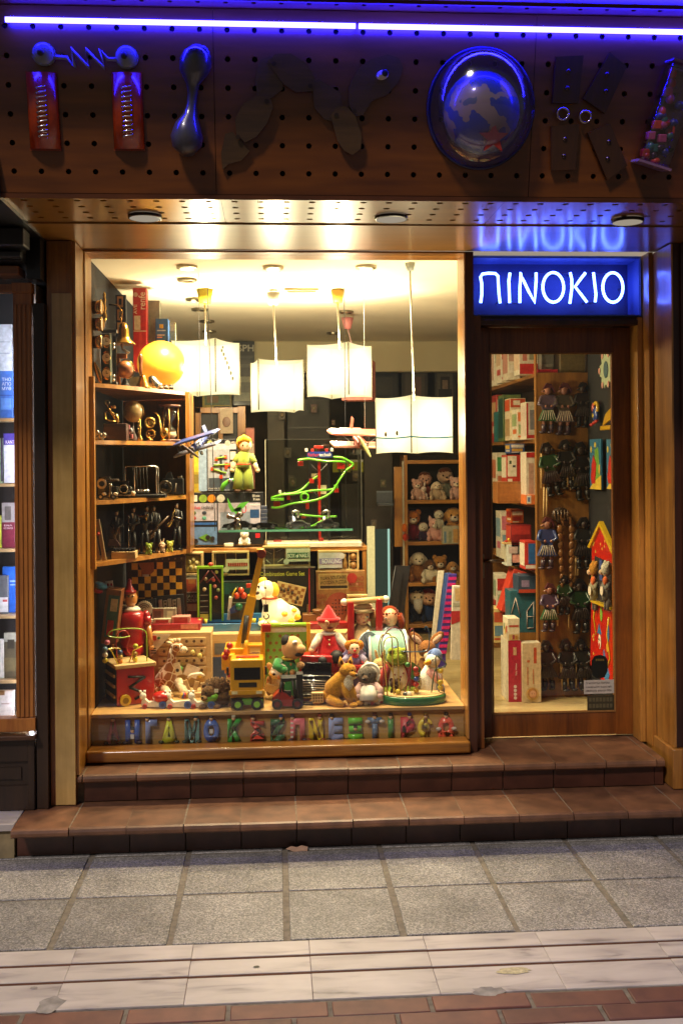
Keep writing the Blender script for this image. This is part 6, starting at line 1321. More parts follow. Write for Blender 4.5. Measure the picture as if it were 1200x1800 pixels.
for pts in (((420, 800, 0), (413, 812, -4), (409, 826, -6)), ((441, 800, 0), (448, 814, -4), (453, 827, -6))): a = t.b(GS).tube(pts[:2], [5.5, 5], 10).out('sleeve'); t.b(SKT).tube([pts[1], pts[2]], [4, 3.4], 10).ell(*pts[2], 4).out('forearm', parent=a)
hd = t.b(SKT).ell(432, 783, -4, 11, 12, 10).out('head'); t.b(plush('d8a82a')).ell(429, 779, 2, 14, 13, 12).tube([(420, 778, -6), (430, 770, -10), (440, 776, -8)], [5, 6, 5], 8).out('hair')
for s in (-1, 1): t.b(EYEM).ell(432 + s * 4, 783, -13.5, 1.3).out('eye', parent=hd)
t = T('track_piece', 'curved bright green plastic track piece beside the blond doll', 'toy track', 396, 864, Y=1.58); t.b(paint('4a9a2a')).tube([(389, 862, 0), (394, 852, 0), (402, 846, 0), (411, 843, 0)], [4, 4.5, 4, 3], 8).out('track'); t.b(steel('a8b0c0')).ell(405, 845, -3, 5, 3, 4).out('chrome_ball')
# ================================================================== glass shelf with metal models
GLZ = at(500, 931, 1.30).z
t = T('glass_shelf', 'thin green edged glass shelf hung on two wires', 'shelf', 500, 934, Y=1.30); t.b(glass('dcf0e4', .06)).box(385, 620, 930.5, 934.5, 0, 75).out('pane')
t.b(C('5a9a84', rough=.2)).box(385, 620, 930.6, 934.4, -.6, -.1).out('polished_edge')
for x in (370, 612): t.b(C('14141c', rough=.4)).tube([(x - 4 if x < 400 else x - 1, 452, 36), (x + 7 if x < 400 else x - 1, 934, 36)], .75, 5).out('hanging_wire')
def metalcar(label, x0, x1, y0, base, col, d=8, cat='model car', kind=0):
    t = T('model_car', label, cat, (x0 + x1) / 2, base, Y=1.36, base=GLZ, group=None); m = steel(col, .25); n = (x1 - x0)
    t.b(m).prism([(x0, base - 3), (x0 + n * .05, base - 9), (x0 + n * .25, base - 11), (x0 + n * .38, y0), (x0 + n * .66, y0), (x0 + n * .8, base - 10), (x1, base - 8), (x1, base - 3)], 0, 18).out('body')
    t.b(C('101010', rough=.1)).prism([(x0 + n * .30, base - 10), (x0 + n * .40, y0 + 2), (x0 + n * .64, y0 + 2), (x0 + n * .74, base - 9)], -.6, -.1).out('window')
    for x in (x0 + n * .2, x1 - n * .2):
        for d_ in (0, 18): wheel(t, x, base - 4, d_, 4, 4, BLACK, steel(), axis='D')
    return t
metalcar('dark metal model truck with spoked wheels at the left end of the glass shelf', 390, 452, 916, 931, '4a4640')
metalcar('dark metal model car in the middle left of the glass shelf', 446, 488, 920, 931, '3a3634')
metalcar('shiny chrome model car in the middle of the glass shelf', 502, 546, 917, 931, 'b0b0b0')
metalcar('shiny chrome model car near the right end of the glass shelf', 556, 596, 915, 931, '8a8884')
t = T('solar_plant', 'solar toy plant with three green leaves on a chrome figure', 'model plant', 420, 926, Y=1.36, base=GLZ)
t.b(steel('9a948c')).lathe(418, 6, [(4, 904), (6, 910), (8, 916), (9, 920), (8, 926)], 14).tube([(416, 906, 6), (404, 903, 4)], 3.5, 8).ell(403, 903, 4, 5).ell(421, 900, 6, 7, 6, 6).out('chrome_figure'); LG = paint('5aa63a')
for p in ([(414, 894), (400, 870), (402, 886), (408, 896)], [(412, 892), (422, 880), (438, 877), (428, 888), (418, 896)], [(410, 890), (424, 886), (424, 897), (414, 899)]): t.b(LG).prism(p, 3, 5).out('leaf')
t.b(C('b8404a')).ring(429, 890, 6, 7, 1, 16, 5, sx=.5).out('ring')
t = T('tower_model', 'small dark blue grey tower model on the glass shelf', 'model', 463, 930, Y=1.40, base=GLZ)
for k in range(6): t.b(C('3a4054', rough=.4)).box(459 - (k % 2), 469 + (k % 2), 890 + 6.6 * k, 896 + 6.6 * k, 0, 10, .6).out('storey')
for x, lab, c in ((517, 'tiny wind turbine model with silver foil on a blue cone foot', '8a94a8'), (571, 'tiny grey machine model with a bent arm on the glass shelf', '8a8a80')):
    t = T('mini_model', lab, 'model', x, 919, Y=1.38, base=GLZ); t.b(steel(c, .3)).lathe(x, 6, [(3, 898), (5, 908), (9, 914), (12, 917), (12, 919)], 14).out('foot'); t.b(steel('a0a098', .3)).tube([(x - 4, 892, 4), (x + 3, 884 + 4, 6), (x + 8, 890, 6), (x + 6, 900, 6)], 2.6, 8).out('arm'); t.b(C('d8d0c0', rough=.3)).disc(x, 919.5, 0, 1, 15, 1.2, 14).out('plate')
t = T('robot_figure', 'small white and black robot figure sitting under the glass shelf', 'toy robot', 430, 958, Y=1.63); sit(t, 430, 958, 24, 26, C('e0d8cc', rough=.4), face=C('c8a88c'), ear='point', earm=C('e0d8cc'), nose='101010', hr=.3)
t = T('sticker_roll', 'tiny white eraser block lying on the counter edge', 'block', 402, 961, Y=1.63); t.b(C('ddd4c0', rough=.6)).box(394, 410, 955, 961, 0, 10, 1).out('block')
# ================================================================== clear case with the marble tower
t = T('display_case', 'clear acrylic display case on the counter around the green track tower', 'display case', 552, 954, Y=1.64, base=cz + .002)
AC = glass('f0f0ec', .03); 
for a in ((468, 636, 766, 953, 0, .5), (468, 636, 766, 953, 70, 70.5), (468, 468.5, 766, 953, .6, 69.9), (635.5, 636, 766, 953, .6, 69.9)): t.b(AC).box(*a).out('pane')
for x, d_ in ((468, 0), (636, 0), (636, 70), (468, 70)): t.b(C('c8c4a8' if x + d_ == 468 else '4a4a42', rough=.3, var=0)).box(x - .5, x + .5, 766, 953, d_ - .8, d_ + .8).out('glued_edge')
for y in (766,): t.b(C('3a3a34', rough=.3, var=0)).box(469, 635, y - .5, y + .5, -.5, .5).out('glued_edge')
t = T('track_tower', 'red and black construction tower with winding lime green marble track', 'construction model', 552, 950, Y=1.70, base=cz + .004)
RK, LT = paint('b8281c'), paint('6ac028')
t.b(RK).box(560.5, 565, 776, 948, 18, 23).out('red_mast')
for x in (547, 580): t.b(C('16161a', rough=.4)).box(x - 2, x + 2, 800, 948, 26, 30).out('black_post')
for a in (((546, 806), (580, 842)), ((580, 806), (546, 842)), ((546, 850), (580, 890)), ((598, 830), (620, 812))): t.b(C('16161a', rough=.4)).tube([(a[0][0], a[0][1], 28), (a[1][0], a[1][1], 28)], 1.4, 6).out('brace')
t.b(paint('2a3c90')).box(541, 586, 786, 797, 8, 10).out('sign_plate'); t.text('fischer', 542.5, 562, 788.5, 794.5, 7.2, C('d03838', rough=.5)); t.text('technik', 562.5, 584.5, 788.5, 794.5, 7.2, C('e8e4e0', rough=.5))
def track(pts, r=2.1): wire(t, pts, '6ac028', r, 'track')
track([(525, 801, 6), (545, 799, 4), (570, 803, 4), (598, 804, 6), (610, 806, 12)]); track([(588, 796, 14), (602, 797, 12), (616, 804, 10), (622, 810, 10), (610, 820, 6), (598, 836, 2), (585, 856, 0), (566, 868, 0), (540, 874, 0), (515, 877, 4), (490, 884, 8), (478, 884, 12)])
track([(478, 867, 8), (495, 862, 4), (520, 860, 4), (550, 855, 8), (580, 854, 14), (594, 850, 18)]); track([(560, 830, 24), (548, 838, 20), (535, 850, 14), (520, 858, 8), (495, 861, 6)]); track([(520, 896, 8), (545, 899, 4), (570, 901, 6), (592, 901, 10)]); track([(483, 921, 10), (510, 922, 4), (545, 918, 2), (566, 908, 4), (580, 901, 8)])
t.b(LT).ring(536, 866, 4, 6.5, 1.8, 20, 6).out('loop'); t.b(LT).box(477, 500, 867, 872, 4, 16, 1).out('catch_tray'); t.b(LT).box(588, 596, 845, 852, 10, 20, 1).out('catch_tray')
for x, y, w_, h_ in ((530, 807, 9, 8), (601, 810, 14, 14), (620, 813, 9, 8), (551, 784, 5, 6), (576, 784, 5, 6), (562, 778, 16, 5), (487, 878, 12, 8), (508, 866, 6, 10), (541, 882, 6, 12), (549, 838, 8, 8), (593, 855, 8, 8), (548, 856, 6, 6), (534, 901, 8, 5), (488, 946, 14, 9), (534, 949, 14, 5), (565, 943, 8, 8)): t.b(RK).box(x - w_ / 2, x + w_ / 2, y - h_ / 2, y + h_ / 2, 10, 20, .6).out('red_block')
for x, y in ((540, 783), (585, 783), (493, 857)): t.b(C('e0dcd4', rough=.4)).box(x - 2.5, x + 2.5, y - 3, y + 3, 4, 8, .5).out('white_clip')
t.b(C('d8d0b0', rough=.5)).box(549, 563, 825, 834, 30, 32).out('white_panel'); t.b(C('d8d0b0', rough=.5)).box(560, 576, 846, 862, 30, 32).out('white_panel'); t.b(C('101012', rough=.4)).box(480, 592, 946, 951, 0, 40, 1).out('base_plate')

# ================================================================== hanging biplanes
def biplane(label, px, py, Y, span, m, m2, prop, bank, yaw):
    t = T('model_biplane', label, 'model aircraft', px, py, Y=Y, group='model biplanes hung in the window'); ax, ay = px, py; h = span / 2
    def P_(o): return o
    t.b(m).tube([(ax, ay, -span * .22), (ax, ay, -span * .1), (ax, ay - 1, span * .1), (ax, ay - 2, span * .5)], [span * .055, span * .075, span * .07, span * .02], 12).out('fuselage')
    t.b(m).box(ax - h, ax + h, ay - span * .18, ay - span * .14, -span * .16, span * .1, span * .015).ell(ax - h, ay - span * .157, -span * .025, span * .05, span * .02, span * .13).ell(ax + h, ay - span * .157, -span * .025, span * .05, span * .02, span * .13).out('upper_wing')
    t.b(m2).box(ax - h * .92, ax + h * .92, ay + span * .03, ay + span * .068, -span * .14, span * .1, span * .015).out('lower_wing')
    for sx in (-.36, -.12, .12, .36):
        for d_ in (-.08, .04): t.b(C('2a2420', rough=.5)).tube([(ax + sx * span, ay - span * .145, d_ * span), (ax + sx * span * .95, ay + span * .03, d_ * span)], span * .006, 5).out('strut')
    for s in (-1, 1): t.b(C('8a8a90', rough=.4)).tube([(ax + s * span * .36, ay - span * .145, -span * .02), (ax + s * span * .12, ay + span * .03, -span * .02)], span * .004, 4).out('rigging_wire')
    t.b(m).prism([(ax - .4, ay - span * .24), (ax + .4, ay - span * .24), (ax + .8, ay), (ax - .8, ay)], span * .42, span * .54).out('tail_fin'); t.b(m2).box(ax - h * .36, ax + h * .36, ay - span * .05, ay - span * .035, span * .42, span * .54, span * .006).out('tailplane')
    t.b(steel('5a5048', .35)).ell(ax, ay, -span * .23, span * .07, span * .07, span * .04).out('engine'); pr = t.b(C(prop, rough=.4)); pr.mark().ell(ax, ay, -span * .275, span * .03, span * .2, span * .015, 10, 8).rot(-35, ax, ay).out('propeller')
    for s in (-1, 1): t.b(C('3a3430', rough=.5)).tube([(ax + s * span * .05, ay + span * .05, -span * .1), (ax + s * span * .1, ay + span * .12, -span * .12)], span * .007, 5).out('gear_leg'); wheel(t, ax + s * span * .11, ay + span * .125, -span * .12, span * .04, span * .02, BLACK, C('a89a80'))
    t.o.rotation_euler = Euler((math.radians(20), math.radians(bank), math.radians(yaw)), 'XYZ'); return t
t = biplane('blue and white model biplane hanging at the end of the corner shelf', 346, 784, 1.20, 98, paint('4a5aa0'), paint('b8bcd0'), '6a6068', -14, -28)
k_ = t.k; t2 = T('hanging_thread', 'thin dark thread holding the blue biplane', 'thread', 352, 760, Y=1.2)
t2.b(C('2a2a30')).tube([(352, 766, 0), (352, 458, 0)], .4, 4).out('thread')
t = biplane('salmon red model biplane hanging behind the lowest lamp', 632, 776, 1.15, 112, paint('c8705c'), paint('d89a84'), 'b8b878', 1, 14)
t2 = T('hanging_thread', 'thin pale thread holding the salmon red biplane', 'thread', 641, 750, Y=1.15); t2.b(C('a8a498')).tube([(641, 752, 0), (641, 452, 0)], .4, 4).out('thread')

# ================================================================== things on the corner shelf (boards from the top: ZS[0] .. ZS[3])
def TS(name, label, cat, px, py, lvl, off=.05, group=None):
    Yf = frontY(px) + off; return T(name, label, cat, px, py, Y=Yf, base=ZS[lvl] + .001, group=group)
BR = brass(); SIL = steel('b8b4ac', .25)
def clockface(t, x, y, d, r, parent=None):
    c = t.b(C('e8e0cc', rough=.4)).disc(x, y, d - .8, d, r, seg=20).out('dial', parent=parent)
    t.b(C('1a1410')).box(x - .5, x + .5, y - r * .7, y + 1, d - 1.4, d - .9).box(x, x + r * .5, y - .5, y + .5, d - 1.4, d - .9).out('hands', parent=c)
# on the top board
for i, (x, y) in enumerate(((172, 540), (173, 570), (173, 601))):
    t = T('brass_barometer', ('brass ship clock, top of the three on the navy board by the jamb', 'brass ship clock, middle of the three on the navy board by the jamb', 'brass ship clock, lowest of the three on the navy board by the jamb')[i], 'clock', x, y, Y=.74, group='brass ship clocks on the navy board')
    t.b(BR).cyl((x - 9, y, 4), (x + 6, y, 0), 11, 12, 20).out('case'); t.b(brass('d8b060')).ring(x + 6, y, 0, 12, 1.6, 22, 6, axis='X').out('bezel'); c = t.b(C('e8e0cc', rough=.4)).cyl((x + 6.2, y, 0), (x + 7, y, 0), 11, seg=20).out('dial')
t = T('brass_ornament', 'tall slim brass figure ornament fixed on the navy board', 'ornament', 184, 570, Y=.80)
t.b(brass('c8a050')).lathe(184, 0, [(1, 513), (3, 518), (2, 522), (3.5, 528), (2, 534), (4, 542), (2.5, 548), (5, 556), (3, 562), (1, 568)], 12).out('body')
t = TS('clock_stand', 'green upright panel carrying three round white dials', 'clock', 192, 673, 0, .06)
t.b(C('3c4226', rough=.5)).mark().box(178, 198, 584, 672, 0, 5, 1).rot(-28, 178, 600, 0, 'Z').out('panel')
t.b(C('2a2a24', rough=.5)).box(180, 206, 576, 582, -3, 12, 1).out('cap'); t.b(C('2a2a24', rough=.5)).box(178, 206, 668, 673, -6, 12, 1).out('foot')
for y in (598, 626, 654): t.b(brass()).ell(189, y, -8, 8, 12, 2).out('bezel'); clockface(t, 189, y, -9.6, 7)
t = TS('barometer_board', 'narrow panel with silver fittings beside the green dial stand', 'instrument', 205, 673, 0, .10); t.b(C('30241a')).box(199, 205, 586, 670, 0, 4).out('panel')
for y in (600, 607, 656, 663): t.b(SIL).ell(200, y, -3, 4, 3, 3).out('fitting')
t = TS('ship_bell', 'brass hanging bell on a bracket above the small brown globe', 'bell', 216, 606, 0, .12); t.o.location.z = at(216, 606, .9).z
t.b(BR).lathe(218, 0, [(2, 566), (6, 569), (9, 580), (10, 590), (13, 597), (19, 602), (21, 605)], 22).out('bell'); t.b(brass('8a6428')).tube([(214, 566, 0), (212, 556, 0), (216, 548, 0), (208, 536, 0), (192, 534, 4)], 1.6, 6).out('bracket'); t.b(SIL).tube([(214, 604, -2), (216, 614, -4), (228, 620, -6)], 2, 6).out('clapper')
t = TS('small_globe', 'small brown antique globe on an orange stand', 'globe', 218, 678, 0, .10)
t.b(wood('7a3c14', 'b87030', scale=30)).ell(220, 648, 0, 15, 15.5, 15, 20, 14).out('globe'); t.b(brass()).ring(220, 648, 0, 16.5, .9, 24, 5, a0=-80, a1=100).out('meridian'); t.b(C('c87818', rough=.4)).box(203, 211, 624, 676, 2, 10, 1).box(203, 223, 620, 628, 2, 10, 1).out('stand'); t.b(BLACK).lathe(220, 0, [(2, 664), (4, 668), (9, 677), (9, 679)], 14).out('foot')
t = TS('hand_bell', 'brass hand bell with a turned wooden handle', 'bell', 252, 686, 0, .06)
t.b(brass('b07a34')).lathe(252, 0, [(2, 662), (6, 666), (9, 676), (14, 685), (14.5, 687)], 20).out('bell'); t.b(wood('6a3416', '9a5a28', axis=2, scale=30)).lathe(248, 0, [(1, 625), (3.4, 630), (3.8, 636), (2.4, 648), (3, 654), (2.2, 663)], 12).out('handle')
t = carton('tall red train set box lettered renfe AVE standing on the top left shelf', 235, 258, 506, 652, 1.45, 30, 'b4261c', [(237, 555, 248, 580, 'cfc4ac'), (236, 581, 258, 583, 'd8c8a8'), (245, 584, 250, 640, 'c8402c'), (234.9, 506, 258, 507.5, 'c84030')], [('renfe', 236, 266, 523, 535, 'e8d8c0', 90), ('AVE', 231, 248, 541, 547, 'e0d0b8', 90)], base=None)
t.b(C('d0a890')).disc(240, 518, -2, -1.4, 4).out('emblem')
carton('grey plastic wrapped box leaning behind the red train box', 262, 282, 528, 660, 1.62, 24, '8a8878')
t = carton('blue train box with a small yellow emblem, right of the red train box', 274, 296, 560, 640, 1.55, 26, '2c5690', [(281, 570, 288, 577, 'c8a830'), (277, 580, 292, 582, 'b8c4d0'), (277, 588, 290, 590, 'c8b8a8'), (277, 592, 286, 594, 'd09070')])
carton('small patterned grey box beyond the blue train box', 297, 309, 566, 640, 1.66, 18, '7a7a62', [(299, 567, 308, 582, 'b8a880')])
for i, y in enumerate((521, 544, 567)):
    if i == 0: t = T('domino_case', 'tall black case with orange framed windows leaning on the navy board', 'case', 212, 600, Y=1.12); t.b(C('0e1018', rough=.4)).box(204, 222, 518, 600, 0, 10, 1).out('case')
    t.b(C('b07838', rough=.5)).box(207, 217, y, y + 19, -1.2, -.2).out('orange_frame'); t.b(C('1a1814' if i == 0 else '6a6a5c')).box(210, 215, y + 4, y + 15, -2, -1.3).out('window')
carton('pale blue box lying under the red train box', 228, 282, 662, 684, 1.30, 40, '7a90a8', [(262, 664, 280, 680, '9ab0c4')])
carton('orange box under the round yellow lamp', 284, 300, 664, 684, 1.36, 20, 'b06a1c')
t = TS('silver_cup', 'bright chrome reading lamp head shining on the top shelf', 'lamp', 272, 686, 0, .05); t.b(SIL).mark().lathe(272, 0, [(4, 662), (8, 668), (10, 680), (10, 686)], 16).rot(-30, 272, 676).out('shade')
t = TS('dark_tin', 'row of small dark tins with pale bands at the right end of the top shelf', 'tins', 292, 689, 0, .04)
for k in range(4): o = t.b(C('2a241c', rough=.4)).cyl((274 + 9 * k, 680, 2), (274 + 9 * k, 688, 2), 4.2, seg=14).out('tin'); t.b(C('c8c0a8')).ring(274 + 9 * k, 684, 2, 4.3, .7, 14, 4, axis='Z').out('band', parent=o)
t = TS('metal_plate', 'oval brass rimmed plate leaning at the left end of the top shelf', 'plate', 168, 672, 0, .08); t.b(brass('a8803c')).mark().ell(172, 652, 0, 5, 20, 2, ang=-18).out('plate')
# second board
t = TS('sextant', 'brass sextant on a dark wooden chest', 'sextant', 196, 745, 1, .07); t.ay = 776; t.b(wood('3a1c0e', '5e3018', scale=20)).box(182, 222, 746, 776, 0, 30, 1).out('chest')
t.o.name = 'sextant_chest'
for pts, r in (([(184, 708, 8), (192, 722, 6), (204, 740, 4)], 2), ([(184, 726, 8), (184, 738, 8), (194, 742, 8), (206, 744, 8)], 2.4), ([(204, 730, 4), (207, 744, 4)], 3), ([(188, 722, 6), (200, 730, 2)], 2.6)): t.b(brass('c8a452')).tube([(x, y, d_) for x, y, d_ in pts], r, 8).out('brass_arm')
t.b(brass('a87838')).cyl((191, 717, 4), (203, 717, 2), 2.6, seg=12).out('telescope'); t.b(steel('8a8a80')).ring(188, 709, 6, 4, .8, 14, 5).out('mirror_ring')
t = TS('desk_globe', 'old tan desk globe hanging at an angle on the second shelf', 'globe', 234, 776, 1, .16); t.b(wood('8a6a3a', 'b89858', scale=14, rough=.4)).ell(234, 724, 0, 17, 19, 17, 20, 14).out('globe'); t.b(brass()).ring(234, 724, 0, 19, .8, 26, 5, a0=-70, a1=110).out('meridian'); t.b(C('3a2010', rough=.5)).lathe(234, 0, [(2, 743), (3, 760), (10, 774), (10, 776)], 14).out('stand')
t = TS('toy_tank', 'small pink and grey metal vehicle beside the chest', 'model', 228, 776, 1, .06); t.b(C('8a4a50', rough=.4)).box(223, 233, 764, 772, 0, 14, 1).box(223, 228, 748, 764, 2, 10, 1).out('body'); wheel(t, 226, 772, -1, 4, 3, BLACK, SIL, axis='D'); t.b(C('9a9aa0', rough=.4)).ell(231, 758, 0, 3, 5, 3).out('drum')
t = TS('silver_ornament', 'cluster of tiny silver ornaments at the left end of the second shelf', 'ornament', 176, 773, 1, .05)
for x, y, r in ((172, 760, 4), (177, 766, 5), (184, 764, 3.5), (180, 771, 3), (172, 770, 4)): t.b(steel('a09a90')).ell(x, y, 0, r, r * 1.3, r).out('piece')
t = TS('brass_trumpet', 'miniature brass clarinet standing on the second shelf', 'miniature instrument', 246, 777, 1, .05); t.b(brass('c8a050')).lathe(246, 0, [(1.2, 738), (2.4, 742), (1.6, 750), (3, 752), (2, 760), (2.2, 768), (5, 774), (5, 776)], 12).out('body')
for k in range(4): t.b(brass('d8b870')).ell(244, 744 + 6 * k, -2.4, 1.3).out('key')
t = TS('brass_horn', 'miniature brass french horn with a round bell', 'miniature instrument', 264, 778, 1, .05); t.b(brass('c8a452')).ring(264, 745, 0, 8, 2, 20, 8).ell(264, 745, 1, 5, 5, 2).out('bell'); t.b(brass('b88c40')).ring(265, 765, 0, 7.5, 1.3, 20, 6).ring(266, 763, 2, 4.5, 1, 16, 6).out('tubing'); t.b(brass()).lathe(264, 0, [(2, 773), (6, 777)], 12).out('foot')
t = TS('brass_saxophone', 'miniature brass saxophone with a curved neck', 'miniature instrument', 285, 779, 1, .05); t.b(brass('c8a04a')).tube([(271, 728, 0), (276, 730, 0), (280, 736, 0), (282, 750, 0), (284, 764, 0), (287, 772, 0), (292, 766, 0), (292, 756, 0)], [1, 1.4, 1.6, 2, 2.6, 3, 3.4, 4], 10).out('body')
for k in range(5): t.b(brass('e0c078')).ell(281 + k * .6, 740 + 5 * k, -2.6, 1.4).out('key')
t.b(brass()).lathe(287, 0, [(2, 774), (5, 778)], 12).out('foot')
t = TS('hourglass', 'large hourglass with wooden plates, brass posts and white sand', 'hourglass', 299, 774, 1, .07)
for y in (711, 772): t.b(wood('4a2412', '6e3c1e', scale=20)).lathe(299, 6, [(18, y - 2), (19, y), (18, y + 2)], 22).out('plate')
for k in range(3): a = 2 * PI * k / 3 + .5; t.b(brass('b89050')).cyl((299 + 15 * math.cos(a), 713, 6 + 15 * math.sin(a)), (299 + 15 * math.cos(a), 770, 6 + 15 * math.sin(a)), 1.5, seg=8).out('post')
t.b(glass('f4ecd8', .12, .04)).lathe(299, 6, [(6, 714), (11, 722), (10, 730), (3, 740), (1.4, 742), (3, 745), (10, 755), (12, 763), (7, 770)], 18).out('glass_bulb'); t.b(C('dcd2bc', rough=.9)).lathe(299, 6, [(9.4, 757), (11.4, 763), (6, 769)], 16).out('sand')
# third board
t = TS('newton_cradle', 'chrome swinging ball cradle on a black base', 'desk toy', 246, 868, 2, .05); t.b(BLACK).box(208, 290, 863, 869, 0, 34, 1).out('base')
for d_ in (2, 32): t.b(steel()).tube([(216 if d_ > 9 else 237, 863, d_), (216 if d_ > 9 else 237, 816, d_), (218 if d_ > 9 else 239, 813, d_), (271 if d_ > 9 else 273, 813, d_), (275, 816, d_), (275, 863, d_)], 1.1, 8).out('frame_wire')
for k in range(5): bb = t.b(steel('d8d8d8', .1)).ell(234 + 6 * k, 857, 17, 3.2).out('ball'); t.b(C('909088')).tube([(234 + 6 * k, 854, 17), (234 + 6 * k, 814, 4)], .3, 4).out('thread', parent=bb)
t = TS('camera', 'old black reflex camera with a big silver ringed lens', 'camera', 300, 868, 2, .05)
t.b(C('14141a', rough=.5)).box(284, 322, 838, 866, 4, 18, 1.5).out('body'); t.b(C('1a1a1c', rough=.4)).prism([(290, 838), (294, 827), (300, 826), (304, 838)], 4, 16).out('prism'); ln = t.b(steel('5a564c', .35)).cyl((291, 853, 4), (291, 853, -8), 12, 12, 22).ring(291, 853, -8, 11, 1.4, 24, 6).out('lens'); t.b(C('06060a', rough=.05)).ell(291, 853, -8, 7, 7, 2).out('lens_glass', parent=ln); t.b(SIL).cyl((316, 834, 10), (316, 838, 10), 4).out('dial'); t.b(C('7a7468')).tube([(308, 862, 0), (310, 846, 0)], 1.4, 6).out('strap_lug')
t = TS('model_steam_car', 'black vintage model car with chrome wheels and lamps at the left of the third shelf', 'model car', 186, 876, 2, .06)
t.b(C('0e0e10', rough=.2, coat=1)).box(171, 206, 852, 870, 0, 22, 2).box(174, 194, 836, 852, 3, 20, 2).out('body'); t.b(C('3a2c20', rough=.6)).box(184, 207, 840, 844, 2, 20, .6).out('canopy')
for x in (184, 204): t.b(glow('fff4dc', 1.3) if 0 else C('f0e8d8', rough=.1)).ell(x, 866, -3, 4, 3, 2).out('headlamp')
wheel(t, 180, 848, -2, 9, 3, SIL, BLACK, axis='D'); wheel(t, 178, 871, -2, 5, 4, BLACK, SIL, axis='D'); wheel(t, 200, 871, -2, 5, 4, BLACK, SIL, axis='D')
t = TS('silver_statuette', 'tiny silver standing figure in front of the black model car', 'figurine', 195, 875, 2, .03); t.b(steel('b0a898')).tube([(193, 874, 0), (194, 862, 0), (195, 852, 0), (196, 848, 0)], [2.4, 2, 3, 1.6], 8).ell(193, 848, 0, 2).tube([(197, 874, 0), (196, 862, 0)], [2, 2], 8).out('figure')
t = TS('model_coupe', 'black vintage model car with a round chrome grille, centre of the third shelf', 'model car', 222, 868, 2, .14); t.b(C('0e0e10', rough=.2, coat=1)).box(200, 232, 848, 866, 0, 24, 3).box(208, 226, 838, 850, 6, 22, 2).out('body'); t.b(SIL).ring(218, 852, -2, 7, 1.2, 18, 6).out('grille'); t.b(SIL).box(208, 232, 862, 864, -3, 0).out('bumper'); t.b(C('e8e0d0', rough=.1)).ell(235, 860, -3, 4, 4, 2).out('headlamp')
# fourth board: jazz band figures
def musician(label, cx, by, h, inst, lvl=3, off=.10):
    t = TS('musician_figure', label, 'figurine', cx, by, lvl, off, group='black suited jazz musician figurines'); K_ = C('0c0b0d', rough=.45); F_ = C('9a7a5c', rough=.4); lean = {'trumpet': 4, 'bass': -4, 'sax': 0, 'sing': 3, 'drum': 0}[inst]
    t.b(K_).tube([(cx, by - h * .46, 0), (cx + lean * .4, by - h * .62, 0), (cx + lean, by - h * .80, 0), (cx + lean, by - h * .86, 0)], [h * .055, h * .065, h * .085, h * .03], 12).out('jacket')
    hd = t.b(F_).ell(cx + lean * 1.2, by - h * .915, -1, h * .038, h * .055, h * .045).out('head'); t.b(K_).ell(cx + lean * 1.2, by - h * .955, 0, h * .045, h * .025, h * .05).out('hat', parent=hd)
    t.b(C('e0d8cc', rough=.6)).prism([(cx + lean - 2, by - h * .85), (cx + lean + 2, by - h * .85), (cx + lean, by - h * .74)], -h * .088, -h * .08).out('shirt_front')
    for s in (-1, 1): t.b(K_).tube([(cx + s * h * .03, by - h * .48, 0), (cx + s * h * .055 + lean * .2, by - h * .26, -h * .03), (cx + s * h * .06, by - 3, 0)], [h * .05, h * .04, h * .03], 10).ell(cx + s * h * .06, by - 2, -3, h * .03, 2, h * .06).out('leg'); t.b(K_).tube([(cx + lean + s * h * .08, by - h * .81, 0), (cx + lean + s * h * .12, by - h * .66, -h * .04), (cx + lean - h * .04, by - h * .62, -h * .12)], [h * .032, h * .03, h * .025], 10).mat(F_).ell(cx + lean - h * .04, by - h * .62, -h * .12, h * .022).out('arm')
    t.b(K_).box(cx - h * .13, cx + h * .13, by - 1.6, by, -h * .1, h * .1).out('base')
    if inst == 'sax': t.b(brass('c8ac6a')).tube([(cx - 2, by - h * .86, -8), (cx - 6, by - h * .74, -10), (cx - 7, by - h * .62, -11), (cx - 12, by - h * .52, -11), (cx - 16, by - h * .56, -11)], [1, 1.6, 2.4, 4, 5], 10).out('saxophone'); t.b(SIL).tube([(cx - 6, by - h * .72, -10), (cx + 10, by - h * .66, -10)], 1.2, 6).out('rod')
    if inst == 'trumpet': t.b(brass('c8a860')).tube([(cx - 22, by - h * .78, -10), (cx - 2, by - h * .77, -12), (cx + 4, by - h * .76, -12), (cx + 8, by - h * .75, -12)], [2, 1.6, 4, 6.5], 10).ring(cx - 14, by - h * .75, -10, 5, 1, 14, 5).out('trumpet')
    if inst == 'bass': t.b(wood('3a2818', '5a4028', scale=20)).tube([(cx - 10, by - h * .38, -10), (cx + 4, by - h * .55, -11), (cx + 22, by - h * .77, -11)], [3.4, 1.8, 1.6], 8).ell(cx - 10, by - h * .38, -10, 7, 9, 3, ang=40).out('guitar')
    if inst == 'sing': t.b(SIL).tube([(cx - 4, by, -8), (cx - 4, by - h * .78, -8)], .8, 6).ell(cx - 4, by - h * .79, -8, 2).out('microphone_stand')
    return t
musician('jazz figurine playing a brass saxophone, rightmost in the band', 311, 963, 84, 'sax', off=.05)
musician('jazz figurine with a slanted guitar, second from the right', 276, 968, 84, 'bass', off=.08)
musician('jazz figurine blowing a brass trumpet in the middle of the band', 254, 972, 86, 'trumpet', off=.12)
musician('jazz figurine with a microphone stand, left of the trumpeter', 232, 974, 86, 'sing', off=.16)
musician('dark jazz figurine at the shadowed left end of the band', 206, 974, 82, 'drum', off=.20)
t = TS('wooden_crate', 'small wooden display box of black mouth organs with a clear lid', 'display box', 214, 978, 3, .03); t.b(RAW).box(196, 238, 966, 979, 0, 32, 1).out('case')
